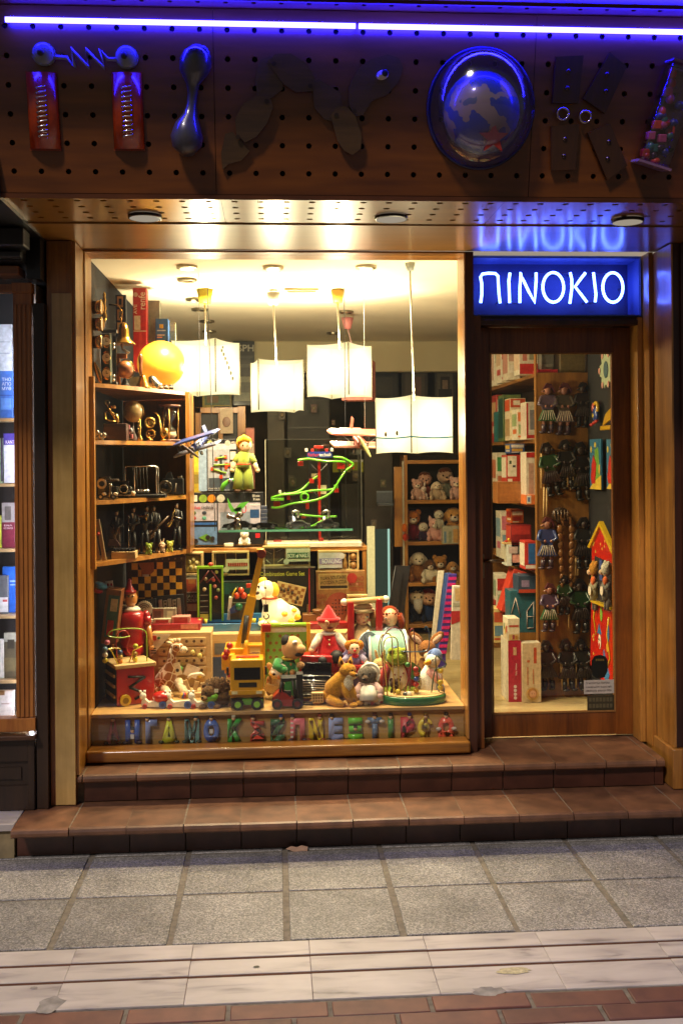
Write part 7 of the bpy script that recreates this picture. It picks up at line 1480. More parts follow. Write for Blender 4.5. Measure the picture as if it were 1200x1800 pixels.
for k in range(6): t.b(C('16161c', rough=.3)).box(198 + 6.4 * k, 203.5 + 6.4 * k, 961, 967, 2, 28, .6).out('mouth_organ')
t.b(glass('e0d0c8', .1)).quad([(182, 962, 34), (212, 962, 34), (208, 920, 46), (184, 920, 46)]).out('clear_lid', fix=False); t.b(C('6a4a44', rough=.6)).prism([(186, 958), (208, 958), (200, 946), (188, 946)], 30, 33).out('picture')
t = TS('long_case', 'long clear packets with red buttons leaning at the left of the lowest shelf', 'packet', 176, 984, 3, .05)
for k in range(2): p_ = t.b(C('8a7250', rough=.4)).mark().box(170 + 10 * k, 177 + 10 * k, 904 + 6 * k, 983, 0, 6, 1).rot(-9, 174 + 10 * k, 983).out('packet'); t.b(C('b83020', rough=.3)).ell(168 + 6 * k, 922 + 14 * k, -2, 3).out('red_button', parent=p_)
for x, lab, c in ((262, 'tiny green cartoon frog figure under the microphone stand', '8aa030'), (285, 'tiny pale rabbit figure with long ears on the lowest shelf', 'c8a888'), (299, 'tiny yellow and green frog figure next to the rabbit figure', 'a8a83a')):
    t = TS('tiny_figure', lab, 'figurine', x, 970 - (x - 262) * .05, 3, .03); sit(t, x, 970, 13, 20, C(c, rough=.4), ear='long' if x == 285 else 'round', hr=.3)

# ================================================================== far end of the shop
YR = 4.7
def poster(label, x0, x1, y0, y1, Y, col, prints=(), texts=(), cat='poster', d=4, name='poster', group=None):
    t = T(name, label, cat, (x0 + x1) / 2, y1, Y=Y, group=group); t.b(card(col)).box(x0, x1, y0, y1, 0, d).out('sheet')
    if prints:
        w = t.b(card(prints[0][4]))
        for i, q in enumerate(prints): w.mat(card(q[4])); w.quad([(q[0], q[3], -.3 - .1 * i), (q[2], q[3], -.3 - .1 * i), (q[2], q[1], -.3 - .1 * i), (q[0], q[1], -.3 - .1 * i)])
        w.out('printed_front', fix=False)
    for q in texts: t.text(q[0], q[1], q[2], q[3], q[4], -2.2, card(q[5]))
    return t
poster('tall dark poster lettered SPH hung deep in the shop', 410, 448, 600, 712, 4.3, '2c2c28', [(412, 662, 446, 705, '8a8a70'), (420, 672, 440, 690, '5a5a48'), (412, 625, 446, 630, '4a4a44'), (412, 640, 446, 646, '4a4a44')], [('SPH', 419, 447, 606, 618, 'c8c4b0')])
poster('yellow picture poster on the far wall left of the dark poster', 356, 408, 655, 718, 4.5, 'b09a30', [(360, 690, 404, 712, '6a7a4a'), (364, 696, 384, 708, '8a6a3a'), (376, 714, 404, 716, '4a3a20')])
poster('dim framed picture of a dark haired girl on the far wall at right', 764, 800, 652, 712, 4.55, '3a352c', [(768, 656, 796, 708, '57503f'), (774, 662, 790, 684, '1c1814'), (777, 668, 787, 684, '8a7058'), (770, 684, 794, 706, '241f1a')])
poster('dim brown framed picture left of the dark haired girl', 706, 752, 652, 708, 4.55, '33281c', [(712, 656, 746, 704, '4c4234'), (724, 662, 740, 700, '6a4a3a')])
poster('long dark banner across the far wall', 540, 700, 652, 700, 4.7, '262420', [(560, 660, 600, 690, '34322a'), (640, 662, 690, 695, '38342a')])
t = T('wooden_rack', 'yellow wooden rack frame hung with packets at the back of the shop', 'rack', 390, 800, Y=3.2)
for a in ((344, 420, 716, 726), (344, 354, 716, 800), (384, 392, 726, 800), (418, 432, 714, 800)): t.b(HONEYV).box(*a, 0, 8, .6).out('rack_bar')
t.b(C('14100c')).box(352, 420, 722, 800, 14, 18).out('back_board'); pk = t.b(C('b8a080', rough=.4)).box(388, 410, 718, 762, -4, -1).out('packet'); t.b(C('8a6a5a')).ell(399, 742, -4.5, 7, 9, .8).out('balloon_print', parent=pk)
carton('stack of red and white boxes beside the blond doll at the back', 432, 448, 752, 860, 3.0, 20, '8a4a38', [(434, 755, 447, 775, 'b05a40'), (434, 780, 447, 800, 'c0a890'), (434, 806, 447, 830, '7a3a2c')])
carton('yellow toy boxes glimpsed between the shelf end and the kit box', 336, 352, 790, 866, 2.3, 20, 'a08a28', [(337, 800, 351, 830, 'c8b83a'), (337, 834, 351, 850, '7a6a30')])
# back counter strip: lit niche with silver figures
t = T('lit_niche', 'small yellow lit display niche with four silver figures far back', 'display niche', 625, 832, Y=4.2); t.b(glow('b8a42c', .55)).box(585, 662, 812, 830, 6, 8).out('lit_back'); t.b(C('c8c4b0')).box(584, 663, 808, 812, 0, 8).out('top_strip')
for x in (597, 618, 641, 655): t.b(steel('c8c8b8')).tube([(x, 830, 2), (x - 2, 822, 2), (x + 3, 816, 2)], [2.2, 2.6, 1.4], 6).out('silver_figure')
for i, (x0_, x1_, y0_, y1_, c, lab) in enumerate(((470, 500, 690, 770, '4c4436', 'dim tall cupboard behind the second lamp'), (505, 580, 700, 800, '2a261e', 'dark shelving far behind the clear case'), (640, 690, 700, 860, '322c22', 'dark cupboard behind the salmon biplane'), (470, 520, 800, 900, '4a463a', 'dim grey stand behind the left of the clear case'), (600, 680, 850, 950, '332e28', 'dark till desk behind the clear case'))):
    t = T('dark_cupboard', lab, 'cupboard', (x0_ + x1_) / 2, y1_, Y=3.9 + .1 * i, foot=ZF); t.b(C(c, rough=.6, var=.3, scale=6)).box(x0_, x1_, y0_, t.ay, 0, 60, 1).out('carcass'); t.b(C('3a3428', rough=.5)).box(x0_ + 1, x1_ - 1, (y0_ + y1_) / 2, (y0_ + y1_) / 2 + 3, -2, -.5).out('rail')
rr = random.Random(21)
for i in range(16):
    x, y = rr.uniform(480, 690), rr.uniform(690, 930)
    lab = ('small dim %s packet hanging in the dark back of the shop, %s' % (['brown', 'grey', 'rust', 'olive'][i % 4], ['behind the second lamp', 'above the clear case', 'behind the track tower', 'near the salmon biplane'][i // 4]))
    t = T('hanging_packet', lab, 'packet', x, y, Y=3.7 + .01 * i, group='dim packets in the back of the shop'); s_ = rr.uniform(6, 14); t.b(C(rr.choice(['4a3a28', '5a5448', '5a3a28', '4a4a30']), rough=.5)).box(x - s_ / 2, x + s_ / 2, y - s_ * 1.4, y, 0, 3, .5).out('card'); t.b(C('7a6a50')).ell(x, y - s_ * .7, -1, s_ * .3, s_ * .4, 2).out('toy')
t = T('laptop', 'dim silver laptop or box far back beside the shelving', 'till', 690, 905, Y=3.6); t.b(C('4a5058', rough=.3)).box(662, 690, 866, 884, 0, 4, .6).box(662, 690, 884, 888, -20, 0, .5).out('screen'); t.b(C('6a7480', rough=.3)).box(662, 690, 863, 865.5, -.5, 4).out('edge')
# lamp-lit pale panel; the light on it is painted as its own glow
t = T('painted_lit_panel', 'pale white panel with lamplight painted in, beside the dark leaning boards', 'pale panel', 672, 1090, Y=2.5, foot=ZF); t.b(glow('a8c8b0', .10)).box(660, 682, 930, 1090, 0, 4).out('glowing_face'); t.b(glow('c8fcf0', .8)).box(682.5, 686, 930, 1090, 0, 4).out('bright_edge'); t.b(C('b8b898', rough=.5)).box(646, 659.5, 925, t.ay, 0, 6).out('frame')
for i, (a, b_) in enumerate(((690, 704), (702, 716))):
    t = T('dark_board', ('dark tall flat board leaning beside the pale panel, left one', 'dark tall flat board leaning beside the pale panel, right one')[i], 'board', a, 1150, Y=2.2 + .06 * i, foot=ZF); t.b(C('26272a', rough=.3, var=.3)).mark().prism([(a - 14, 1110), (a + 4, 1110), (b_ + 6, 995), (b_ - 8, 995)], 0, 5).out('sheet'); t.b(C('3c3e42', rough=.4)).tube([(a - 14, 1110, -1), (b_ - 8, 995, -1)], 1, 5).out('edge_strip'); t.b(C('26272a')).prism([(a - 14, 1110.2), (a + 4, 1110.2), (a - 2, t.ay), (a - 18, t.ay)], 1, 4).out('lower_sheet')
# doll bookcase at the right
YD = 3.8
t = T('doll_bookcase', 'tall honey wood bookcase packed with dolls and soft animals', 'bookcase', 760, 1130, Y=YD, foot=ZF); DBC = t
t.b(HONEYV).box(712, 718, 800, t.ay, 0, 60, .6).out('side_panel'); t.b(HONEYV).box(694, 708, 820, 960, -4, 6, .6).out('side_rail'); t.b(C('b8b098', rough=.5)).box(708.5, 711.5, 810, 1060, -2, 2).out('pale_strip')
t.b(C('0e0b08', rough=.9)).box(718, 830, 800, t.ay, 56, 60).out('back_panel')
SHY = (812, 882, 955, 1027, 1100)
for y in SHY: t.b(HONEY).box(718.2, 830, y - 3.2, y + 3.2, 0, 55, .6).out('shelf_board')
k_ = 1 / t.k
def DT(name, label, cat, x, y): return T(name, label, cat, x, y - 3.4, Y=YD + .05)
SHELFTOYS = [(734, 879, 30, 38, 'b08a7a', 'c89a88', 'round', 'pinkish soft toy at the left of the top doll shelf'), (750, 879, 24, 50, '7a3a34', 'b88a74', 'none', 'doll in dark red at the back of the top doll shelf'), (768, 879, 34, 34, 'b0987a', 'd0bca0', 'flop', 'grey tan soft dog in the middle of the top doll shelf'), (786, 879, 24, 58, '6a6a5a', 'a88a70', 'none', 'tall dim doll at the back right of the top doll shelf'), (802, 879, 30, 42, 'c0988a', 'd0a898', 'round', 'pink dressed doll at the right of the top doll shelf'), (744, 879, 18, 26, 'c8b0a0', 'd8c4b4', 'long', 'small white rabbit in front on the top doll shelf'),
 (728, 952, 32, 56, '6a1c28', 'a8642a', 'round', 'orange bear in a dark red shirt at the left of the second doll shelf'), (745, 952, 24, 34, '34283c', 'c8c0a8', 'none', 'dark doll with a white face beside the orange bear'), (765, 952, 36, 42, 'cc9a8c', 'd8a898', 'point', 'pink pig soft toy lying on the second doll shelf'), (772, 930, 20, 34, 'b0a890', 'c8c0a8', 'none', 'small white bird soft toy behind the pink pig'), (800, 952, 40, 62, 'b07c40', 'c8924c', 'flop', 'golden floppy eared dog at the right of the second doll shelf'),
 (738, 1024, 46, 54, '8a5a30', 'd8c8a8', 'flop', 'brown and white plush dog on the third doll shelf'), (756, 1024, 40, 42, 'd8ccb0', '5a3c24', 'flop', 'white pawed dog with a dark head on the third doll shelf'), (774, 1024, 36, 48, '8a5c2c', 'a87438', 'round', 'brown bear at the back of the third doll shelf'), (796, 1024, 34, 38, '9a6c3c', 'b8844a', 'flop', 'tan soft toy at the right of the third doll shelf'),
 (736, 1097, 32, 62, '1c2230', 'c8b08c', 'none', 'gnome doll in dark blue with a black hat and long grey beard'), (756, 1097, 30, 60, '24365c', 'c89a78', 'none', 'doll in a blue waistcoat and red cap on the lowest doll shelf'), (774, 1097, 26, 50, 'a8a090', 'c8b8a0', 'round', 'pale soft toy at the right of the lowest doll shelf')]
for x, y, w_, h_, c1, c2, er, lab in SHELFTOYS:
    t = DT('shelf_doll' if er == 'none' else 'shelf_soft_toy', lab, 'doll' if er == 'none' else 'soft toy', x, y + 3.4 - .2); sit(t, x, y, w_, h_, plush(c1), plush(c2), ear=er, face=plush('d8c8b0') if er != 'none' else plush(c2), hr=.25, d=RND.uniform(4, 14) if h_ < 50 else 24)
    if er == 'none' and 'gnome' not in lab: t.b(plush('5a2c18' if 'cap' not in lab else '8a1c20')).ell(x, y - h_ * .84, 12 if h_ < 50 else 24, h_ * .22, h_ * .15, h_ * .2).out('hair')
    if 'gnome' in lab: t.b(plush('b8b0a0')).tube([(x, y - h_ * .66, 10), (x, y - h_ * .45, 6), (x + 2, y - h_ * .28, 4)], [9, 8, 2], 10).out('beard'); t.b(C('101014', rough=.8)).lathe(x, 24, [(1, y - h_ * 1.18), (6, y - h_), (13, y - h_ * .86)], 14).out('hat')
carton('small stack of picture books in front of the golden dog', 778, 806, 925, 956, 3.66, 20, 'a8a48c', [(780, 934, 784, 954, '5a7a90'), (788, 934, 793, 954, '8a8a6a'), (796, 930, 805, 954, 'b88a4a')])
t = T('toy_duster', 'orange red soft toy peeping from behind the bookcase edge', 'soft toy', 711, 950, Y=3.7); t.b(plush('b85a14')).ell(711, 928, 0, 5, 8, 6).out('head'); t.b(plush('a83414')).ell(712, 944, 0, 5, 7, 6).out('body')
# book boxes leaning at the right of the display
t = T('flat_box', 'white boxed game with pictures standing at the right end of the display', 'box', 800, 1150, Y=1.35, foot=ZP); t.b(card('d0cab8')).mark().box(792, 826, 1030, 1160, 0, 10, .6).rot(2, 800, 1160).out('carton')
w = t.b(card('b03030')); w.quad([(793, 1098, -.4), (814, 1090, -.4), (814, 1074, -.4), (793, 1074, -.4)]).mat(card('c8a870')).quad([(800, 1056, -.4), (822, 1056, -.4), (822, 1034, -.4), (800, 1034, -.4)]).mat(card('a8a890')).quad([(796, 1066, -.5), (820, 1066, -.5), (820, 1060, -.5), (796, 1060, -.5)]).out('printed_front', fix=False)
rr = random.Random(4)
for k in range(22): t.b(C('3a3830')).box(797 + rr.uniform(0, 20), 799.5 + rr.uniform(0, 20) * 0 + rr.uniform(0, 3) + 0, 1104 + k * 2, 1105 + k * 2, -.9, -.4) if 0 else None
t = T('striped_box', 'tall purple and pink striped box leaning at the right of the display', 'box', 778, 1160, Y=1.50, foot=ZP)
w = t.b(card('3a2a80')).mark().prism([(770, 1150), (784, 1150), (804, 1010), (790, 1010)], 0, 12)
w.out('carton')
for k in range(13): f0 = k / 13; x_ = 770 + 20 * f0; y_ = 1150 - 140 * f0; t.b(card('b81c6a')).prism([(x_, y_ - 1), (x_ + 14, y_ - 1), (x_ + 14.8, y_ - 6.4), (x_ + .8, y_ - 6.4)], -.6, -.1).out('pink_stripe')
t.b(card('3a2a80')).box(769, 783, 1150.2, t.ay, 1, 11).out('lower_edge')
t = T('blue_board', 'narrow blue box with white edge leaning behind the striped box', 'box', 772, 1160, Y=1.58, foot=ZP); t.b(card('3c5890')).prism([(762, 1150), (772, 1150), (794, 1008), (782, 1008)], 0, 8).out('carton'); t.b(card('c8c0a8')).prism([(756, 1150), (761.5, 1150), (781.5, 1004), (772, 1004)], 0, 8).out('white_edge'); t.b(card('3c5890')).box(757, 771, 1150.2, t.ay, 1, 7).out('lower_edge')

# ================================================================== bookcase of boxed toys seen through the door
XS = at(945, 900, 1.60).x; XS2 = at(1036, 900, 1.60).x
bc = hub('toy_bookcase', 'plywood bookcase of boxed toys whose end panel carries carved puppets', 'bookcase', ((XS + XS2) / 2, 1.62, ZF)); bo = ((XS + XS2) / 2, 1.62, ZF)
PLY = wood('7a4e1e', 'a4702e', axis=2, rough=.45, coat=.1); zt = at(945, 655, 1.6).z
Wd(PLY, bc, bo).box(XS, XS2, 1.60, 1.622, ZF + .001, zt, .002).out('end_panel')
Wd(PLY, bc, bo).box(XS - .012, XS - .0005, 1.596, 1.624, ZF + .001, zt + .3, .002).out('edge_post')
BZ = [at(945, v, 1.6).z for v in (655, 772, 888, 1004)]
for z in BZ: Wd(PLY, bc, bo).bx(XS + .002, XS2, 1.6225, 3.2, z - .02, z).out('shelf_board')
Wd(C('3a2a1a', rough=.8), bc, bo).bx(XS2 - .012, XS2 - .001, 1.6225, 3.2, ZF, zt + .4).out('back_board')
for y in (2.35, 3.2): Wd(PLY, bc, bo).bx(XS + .002, XS2 - .013, y, y + .02, ZF + .001, BZ[3] - .021).out('upright')
def sb_(label, px, w_, py0, py1, lvl, Y, col, prints=(), texts=(), lean=0, name='toy_box', side=None):
    base = BZ[lvl] + .001 if lvl < 4 else ZF + .001
    p = at(px, py1, Y); t = T(name, label, 'box', px, py1, Y=Y, base=base); h = py1 - py0; k = 1
    t.b(card(col)).mark().box(px, px + w_, py0, py1, 0, 40, .6).rot(lean, px, py1).out('carton')
    if prints:
        w = t.b(card(prints[0][4])).mark()
        for i, q in enumerate(prints): w.mat(card(q[4])); w.quad([(q[0], q[3], -.3 - .1 * i), (q[2], q[3], -.3 - .1 * i), (q[2], q[1], -.3 - .1 * i), (q[0], q[1], -.3 - .1 * i)])
        w.rot(lean, px, py1).out('printed_front', fix=False)
    if side:
        w = t.b(card(side[0][4])).mark()
        for i, q in enumerate(side): w.mat(card(q[4])); w.quad([(px - .3 - .1 * i, q[3], q[0]), (px - .3 - .1 * i, q[1], q[0]), (px - .3 - .1 * i, q[1], q[2]), (px - .3 - .1 * i, q[3], q[2])])
        w.rot(lean, px, py1).out('printed_side', fix=False)
    for q in texts: t.text(q[0], q[1], q[2], q[3], q[4], -1.5, card(q[5]), rot=q[6] if len(q) > 6 else 0)
    return t
W_, R_D = 'd4cbb4', 'b02a24'
sb_('white box with a red base band at the right of the top shelf', 912, 34, 600, 664, 0, 1.75, W_, [(913, 645, 945, 663, R_D), (918, 606, 926, 640, 'b87060'), (930, 604, 944, 638, '8a8a70')], side=[(1, 610, 39, 655, 'c0a890')])
sb_('white photo printed box, middle of the top shelf behind the door', 892, 22, 602, 672, 0, 2.15, W_, [(894, 608, 912, 640, 'b08a78'), (894, 646, 912, 660, 'd8d0c0')], side=[(2, 612, 38, 660, 'b07a6a')])
sb_('pale box with a red round mark, left end of the top shelf behind the door', 868, 24, 606, 690, 0, 2.7, W_, [(872, 664, 888, 672, R_D), (870, 612, 888, 650, '9aa088')], side=[(2, 620, 38, 680, 'c09a88')])
t = carton('narrow grey card over the red topped box above the puppet panel', 951, 973, 618, 656, 1.66, 20, '6a665c', [(952, 640, 972, 655, '7a7668')]); 
carton('red flat box lying on top of the puppet panel', 945, 980, 649, 655, 1.62, 60, 'a01c28')
carton('dull olive mottled board standing on top of the puppet panel', 984, 1032, 612, 656, 1.64, 10, '6a5c38')
sb_('green and olive box, back left of the second shelf behind the door', 884, 32, 694, 776, 1, 2.35, '5a6a3a', [(885, 700, 900, 735, '2c4a34')], side=[(1, 700, 39, 770, '24443a')])
sb_('orange topped white toy box in the middle of the second shelf behind the door', 896, 28, 704, 778, 1, 2.0, 'cfc0a0', [(897, 705, 923, 720, 'b84824'), (902, 708, 914, 716, 'd8ccb4'), (900, 730, 920, 765, 'c8b088')], side=[(1, 706, 39, 726, 'c05028'), (4, 740, 36, 770, 'a88a60')])
sb_('white box with red edges and a small figure at the right of the second shelf', 924, 20, 706, 772, 1, 1.72, W_, [(925, 708, 928, 770, R_D), (931, 720, 941, 755, '7a7a80'), (925, 764, 943, 770, R_D)], side=[(2, 712, 38, 766, 'c8b8a8')])
sb_('teal and orange box at the far left of the second shelf', 876, 20, 736, 790, 1, 2.65, '2c6a6c', [(877, 737, 895, 755, 'c04a20')])
sb_('red and white box with pictured animals on the third shelf', 890, 36, 796, 880, 2, 1.95, 'b03424', [(892, 798, 908, 834, W_), (895, 806, 899, 812, '3a4a2a'), (901, 814, 906, 818, '3a3a3a'), (892, 838, 900, 862, W_)], side=[(2, 800, 38, 836, W_)])
sb_('tall white box with a red top at the right of the third shelf', 924, 20, 792, 884, 2, 1.72, 'd0c4b0', [(925, 793, 943, 802, R_D), (929, 812, 938, 870, 'b8907a')], [('III', 930, 937, 814, 868, 'b05040')][:0])
sb_('small white box with a blue picture under the tall white box', 924, 20, 872, 889, 2, 1.66, 'c86a34', [(925, 873, 933, 887, 'd8d0c0'), (927, 876, 931, 884, '4a6a9a')])
sb_('brown wooden domino box with an oval printed frame at the third shelf edge', 874, 52, 862, 900, 2, 1.85, '8a5628', [(878, 866, 922, 896, '965e2e')], [], name='printed_wooden_box')
sb_('dark red box with red white neighbour on the low third shelf', 898, 36, 918, 990, 3, 1.9, '7a1c1c', [(899, 920, 932, 935, 'a83028')], side=[(1, 920, 39, 950, 'b04030')])
sb_('white blocks box beside the dark red box', 922, 20, 932, 966, 3, 1.7, W_, [(928, 936, 940, 950, 'b0a088'), (923, 954, 941, 964, 'b85a4a')])
sb_('red and blue striped box at the right of the fourth shelf', 922, 20, 946, 996, 3, 1.68, 'b83428', [(928, 950, 942, 986, '2c5c98'), (923, 988, 942, 994, 'd8ccc0')], side=[(2, 950, 38, 990, 'd4c8b0')])
sb_('white box with pastel rows on the fourth shelf', 890, 34, 958, 996, 3, 1.9, 'c8ccc0', [(894, 962, 910, 974, 'b8a098'), (900, 976, 920, 990, 'd09080'), (912, 962, 922, 972, '7aa0a0')], side=[(2, 962, 38, 990, 'b8b098')])
t = T('toy_xylophone', 'small wooden toy xylophone with coloured keys lying on the white pastel box', 'toy xylophone', 905, 957, Y=1.9); t.b(RAW).box(884, 922, 953, 957, 0, 14, .6).out('frame')
for i, c in enumerate(('b83028', 'c8882a', '2a4a98', 'b83028', '3a7a3a', 'c8b030')): t.b(paint(c)).box(888 + i * 5.6, 892 + i * 5.6, 950.5, 952.8, 0, 14, .5).out('key')
for x in (894, 912): t.b(paint('d0c030')).ell(x, 948, 3, 2).out('stick_ball')
sb_('red edged white box leaning diagonally on the low shelf', 880, 24, 996, 1074, 4, 1.9, 'c0402c', [(888, 1000, 902, 1070, 'd4c8b4')], lean=18).o.location.z = at(890, 1074, 1.9).z
sb_('dark blue box with an orange stripe stacked above the teal house box', 910, 34, 1012, 1043, 4, 1.72, '34465a', [(911, 1036, 943, 1042, 'b8442a'), (916, 1020, 930, 1032, '8a7a9a')]).o.location.z = at(920, 1043, 1.72).z
t = sb_('teal box with a white dolls house outline printed on it', 896, 46, 1038, 1112, 4, 1.74, '2a5c68'); t.o.location.z = at(920, 1112, 1.74).z
for a in (((926, 1104), (926, 1074)), ((926, 1074), (938, 1058)), ((938, 1058), (938, 1104)), ((926, 1104), (938, 1104)), ((926, 1084), (938, 1084)), ((898, 1078), (906, 1050)), ((906, 1050), (914, 1084))): t.b(C('c0b0a8', rough=.5)).tube([(a[0][0], a[0][1], -.8), (a[1][0], a[1][1], -.8)], .8, 4).out('house_outline')
sb_('orange red box bottom behind the teal house box', 914, 30, 1112, 1150, 4, 1.76, 'b8401c')
t = sb_('white box of coloured blocks on top of the crimson fronted box', 892, 21, 1086, 1128, 4, 1.50, 'd8cfb4', [(894, 1094, 911, 1098, 'd8cfb4'), (894, 1098, 911, 1101, 'b84a38'), (894, 1114, 911, 1124, 'c8a868'), (900, 1115, 904, 1123, '9a3a48'), (905, 1117, 909, 1123, 'b88030')], side=[(2, 1096, 38, 1124, 'd0c0a0'), (4, 1100, 12, 1112, 'b03a3a'), (14, 1104, 22, 1116, 'c8a030'), (24, 1098, 30, 1108, '3a7a4a')]); t.o.location.z = at(900, 1129, 1.5).z
t = carton('big white baby walker box with a crimson front and white round symbols', 893, 916, 1130, 1238, 1.50, 60, 'ccc4b0', [(893, 1130, 916, 1238, 'a81c3c'), (902, 1142, 908, 1156, 'c8a080'), (904, 1170, 910, 1190, 'a81c3c')], [('Baby Walker', 896, 918, 1178, 1182, 'e0c8c8', 90)], base=ZF + .001)
for k in range(4): t.b(C('d8c8c8', rough=.5)).disc(905, 1211 + 6.6 * k, -1.4, -.9, 2.8, seg=14).out('symbol')
t = carton('upright white doll box with an orange capsule label and a round girl portrait', 918, 951, 1134, 1239, 1.47, 24, 'd0c0a0', [(938, 1142, 943, 1170, 'c05030'), (926, 1164, 931, 1168, 'c06a40'), (926, 1176, 928, 1208, 'c0805a'), (936, 1180, 938, 1206, 'c0805a')], base=ZF + .001, top='d8ccb4')
t.b(card('c8a868')).disc(935, 1223, -1.2, -.8, 11.5, seg=26).out('roundel'); t.b(card('a87838')).ell(935, 1222, -1.4, 8.5, 9, .5, 14, 8).out('printed_hair'); t.b(card('d0a080')).ell(936, 1224, -1.9, 6, 7, .5, 14, 8).out('printed_face')
for x in (934, 938.5): t.b(card('3a2a20')).ell(x, 1223, -2.5, .8, .8, .3, 8, 4).out('printed_eye')
for a in (('white boxed baby toy with an orange stripe, front of the second shelf', 908, 16, 722, 776, 1, 1.86, W_, 'c86a2c', '8aa070'), ('red and cream box standing deep on the second shelf', 872, 18, 700, 784, 1, 2.9, 'a83428', 'd0c4a8', 'c8a070'), ('cream box with a green square, deep on the third shelf', 872, 18, 806, 888, 2, 2.5, 'cfc6ac', '4a8a50', 'b86a4a'),
        ('small blue box lying above the red animal box', 896, 26, 780, 797, 2, 2.0, '3a5a94', 'd8d0c0', 'c8a040'), ('tall white and pink box deep on the low third shelf', 880, 18, 904, 986, 3, 2.4, W_, 'c06a78', '7a9aa8'), ('orange box between the low shelf boxes', 898, 22, 896, 920, 3, 2.0, 'c05a1c', 'd8c8a8', 'a02c20'),
        ('white carton with a red label behind the leaning red box', 872, 22, 1010, 1080, 4, 2.3, W_, 'b03028', '8a9a80'), ('yellow edged toy carton at the bottom left under the leaning box', 866, 26, 1070, 1130, 4, 2.0, 'c8b070', 'a84a2c', '5a7a8a'), ('white and red box packed at the far top left shelf', 880, 16, 612, 680, 0, 2.4, W_, 'a82c28', 'c0a080')):
    l_, x, w_, y0_, y1_, lv, Yb, c, c1, c2 = a; h_ = y1_ - y0_
    t = sb_(l_, x, w_, y0_, y1_, lv, Yb, c, [(x + 2, y0_ + h_ * .1, x + w_ - 2, y0_ + h_ * .4, c1), (x + 3, y0_ + h_ * .5, x + w_ - 4, y0_ + h_ * .8, c2), (x + 2, y0_ + h_ * .86, x + w_ * .6, y0_ + h_ * .92, c1)], side=[(3, y0_ + h_ * .15, 37, y0_ + h_ * .55, c2), (3, y0_ + h_ * .65, 30, y0_ + h_ * .8, c1)])
    if h_ < 30 or lv == 4: t.o.location.z = at(x, y1_, Yb).z
# carved puppets on the end panel
def carved(label, cx, by, h, kilt, coat_, dark=0):
    t = T('carved_puppet', label, 'puppet', cx, by, Y=1.588, group='carved wooden puppets on the plywood panel'); D_ = (lambda c: C(c, rough=.45, coat=.3))
    w = h * .24; sk = '2a1a14' if dark else '8a5a48'
    t.b(D_(coat_)).prism([(cx - w * .5, by - h * .76), (cx + w * .5, by - h * .76), (cx + w * .62, by - h * .62), (cx + w * .4, by - h * .46), (cx - w * .4, by - h * .46), (cx - w * .62, by - h * .62)], -7, 0).out('torso')
    kp = []; 
    for i in range(9): kp.append((cx - w * .78 + w * 1.56 * i / 8, by - h * .26 + (1.5 if i % 2 else 0)))
    t.b(D_(kilt)).prism([(cx + w * .4, by - h * .47), (cx - w * .4, by - h * .47)] + kp, -8.5, 0).out('kilt')
    for i in range(7): t.b(D_('c8bca8' if not dark else '3a2a24')).tube([(cx - w * .36 + w * .12 * i, by - h * .46, -8.8), (cx - w * .66 + w * .22 * i, by - h * .27, -8.8)], .8, 4).out('pleat')
    for s in (-1, 1): t.b(D_(sk)).tube([(cx + s * w * .3, by - h * .27, -3), (cx + s * w * .3, by - h * .17, -3)], w * .15, 8).out('knee'); t.b(D_('3a2834' if not dark else '140e0c')).tube([(cx + s * w * .3, by - h * .18, -3), (cx + s * w * .34, by - h * .04, -3)], [w * .22, w * .2], 8).ell(cx + s * w * .34 - 3, by - h * .025, -5, w * .28, h * .028, 5).out('boot')
    for s in (-1, 1): t.b(D_(coat_)).tube([(cx + s * w * .5, by - h * .73, -4), (cx + s * w * .78, by - h * .58, -7), (cx + s * w * .3, by - h * .54, -11)], [w * .17, w * .15, w * .12], 8).mat(D_(sk)).ell(cx + s * w * .25, by - h * .54, -12, w * .12).out('arm')
    hd = t.b(D_(sk)).ell(cx, by - h * .85, -5, w * .32, h * .085, 6).tube([(cx - w * .2, by - h * .85, -6), (cx - w * .52, by - h * .83, -7)], [w * .12, w * .06], 8).out('head')
    t.b(D_('4a1c20' if not dark else '120c0c')).prism([(cx - w * .4, by - h * .89), (cx + w * .36, by - h * .89), (cx + w * .5, by - h * .80), (cx + w * .6, by - h * .84), (cx + w * .3, by - h * .98), (cx - w * .1, by - h)], -9, 0).out('cap', parent=hd)
    return t
carved('carved puppet in a green pleated kilt, top left of the plywood panel', 961, 762, 88, '2c5a34', '5a4858'); carved('carved puppet with a white pleated kilt, top middle of the plywood panel', 990, 765, 92, '6a5a58', '4a4034')
carved('dark carved puppet at the top right of the plywood panel', 1022, 752, 80, '2a1c18', '241814', 1); carved('carved puppet in a blue and white kilt, middle left of the plywood panel', 960, 1000, 92, '3a4a78', '2c3c70'); carved('carved puppet in green kilt and purple coat, lower left of the plywood panel', 964, 1110, 86, '2e5a36', '4a3850')
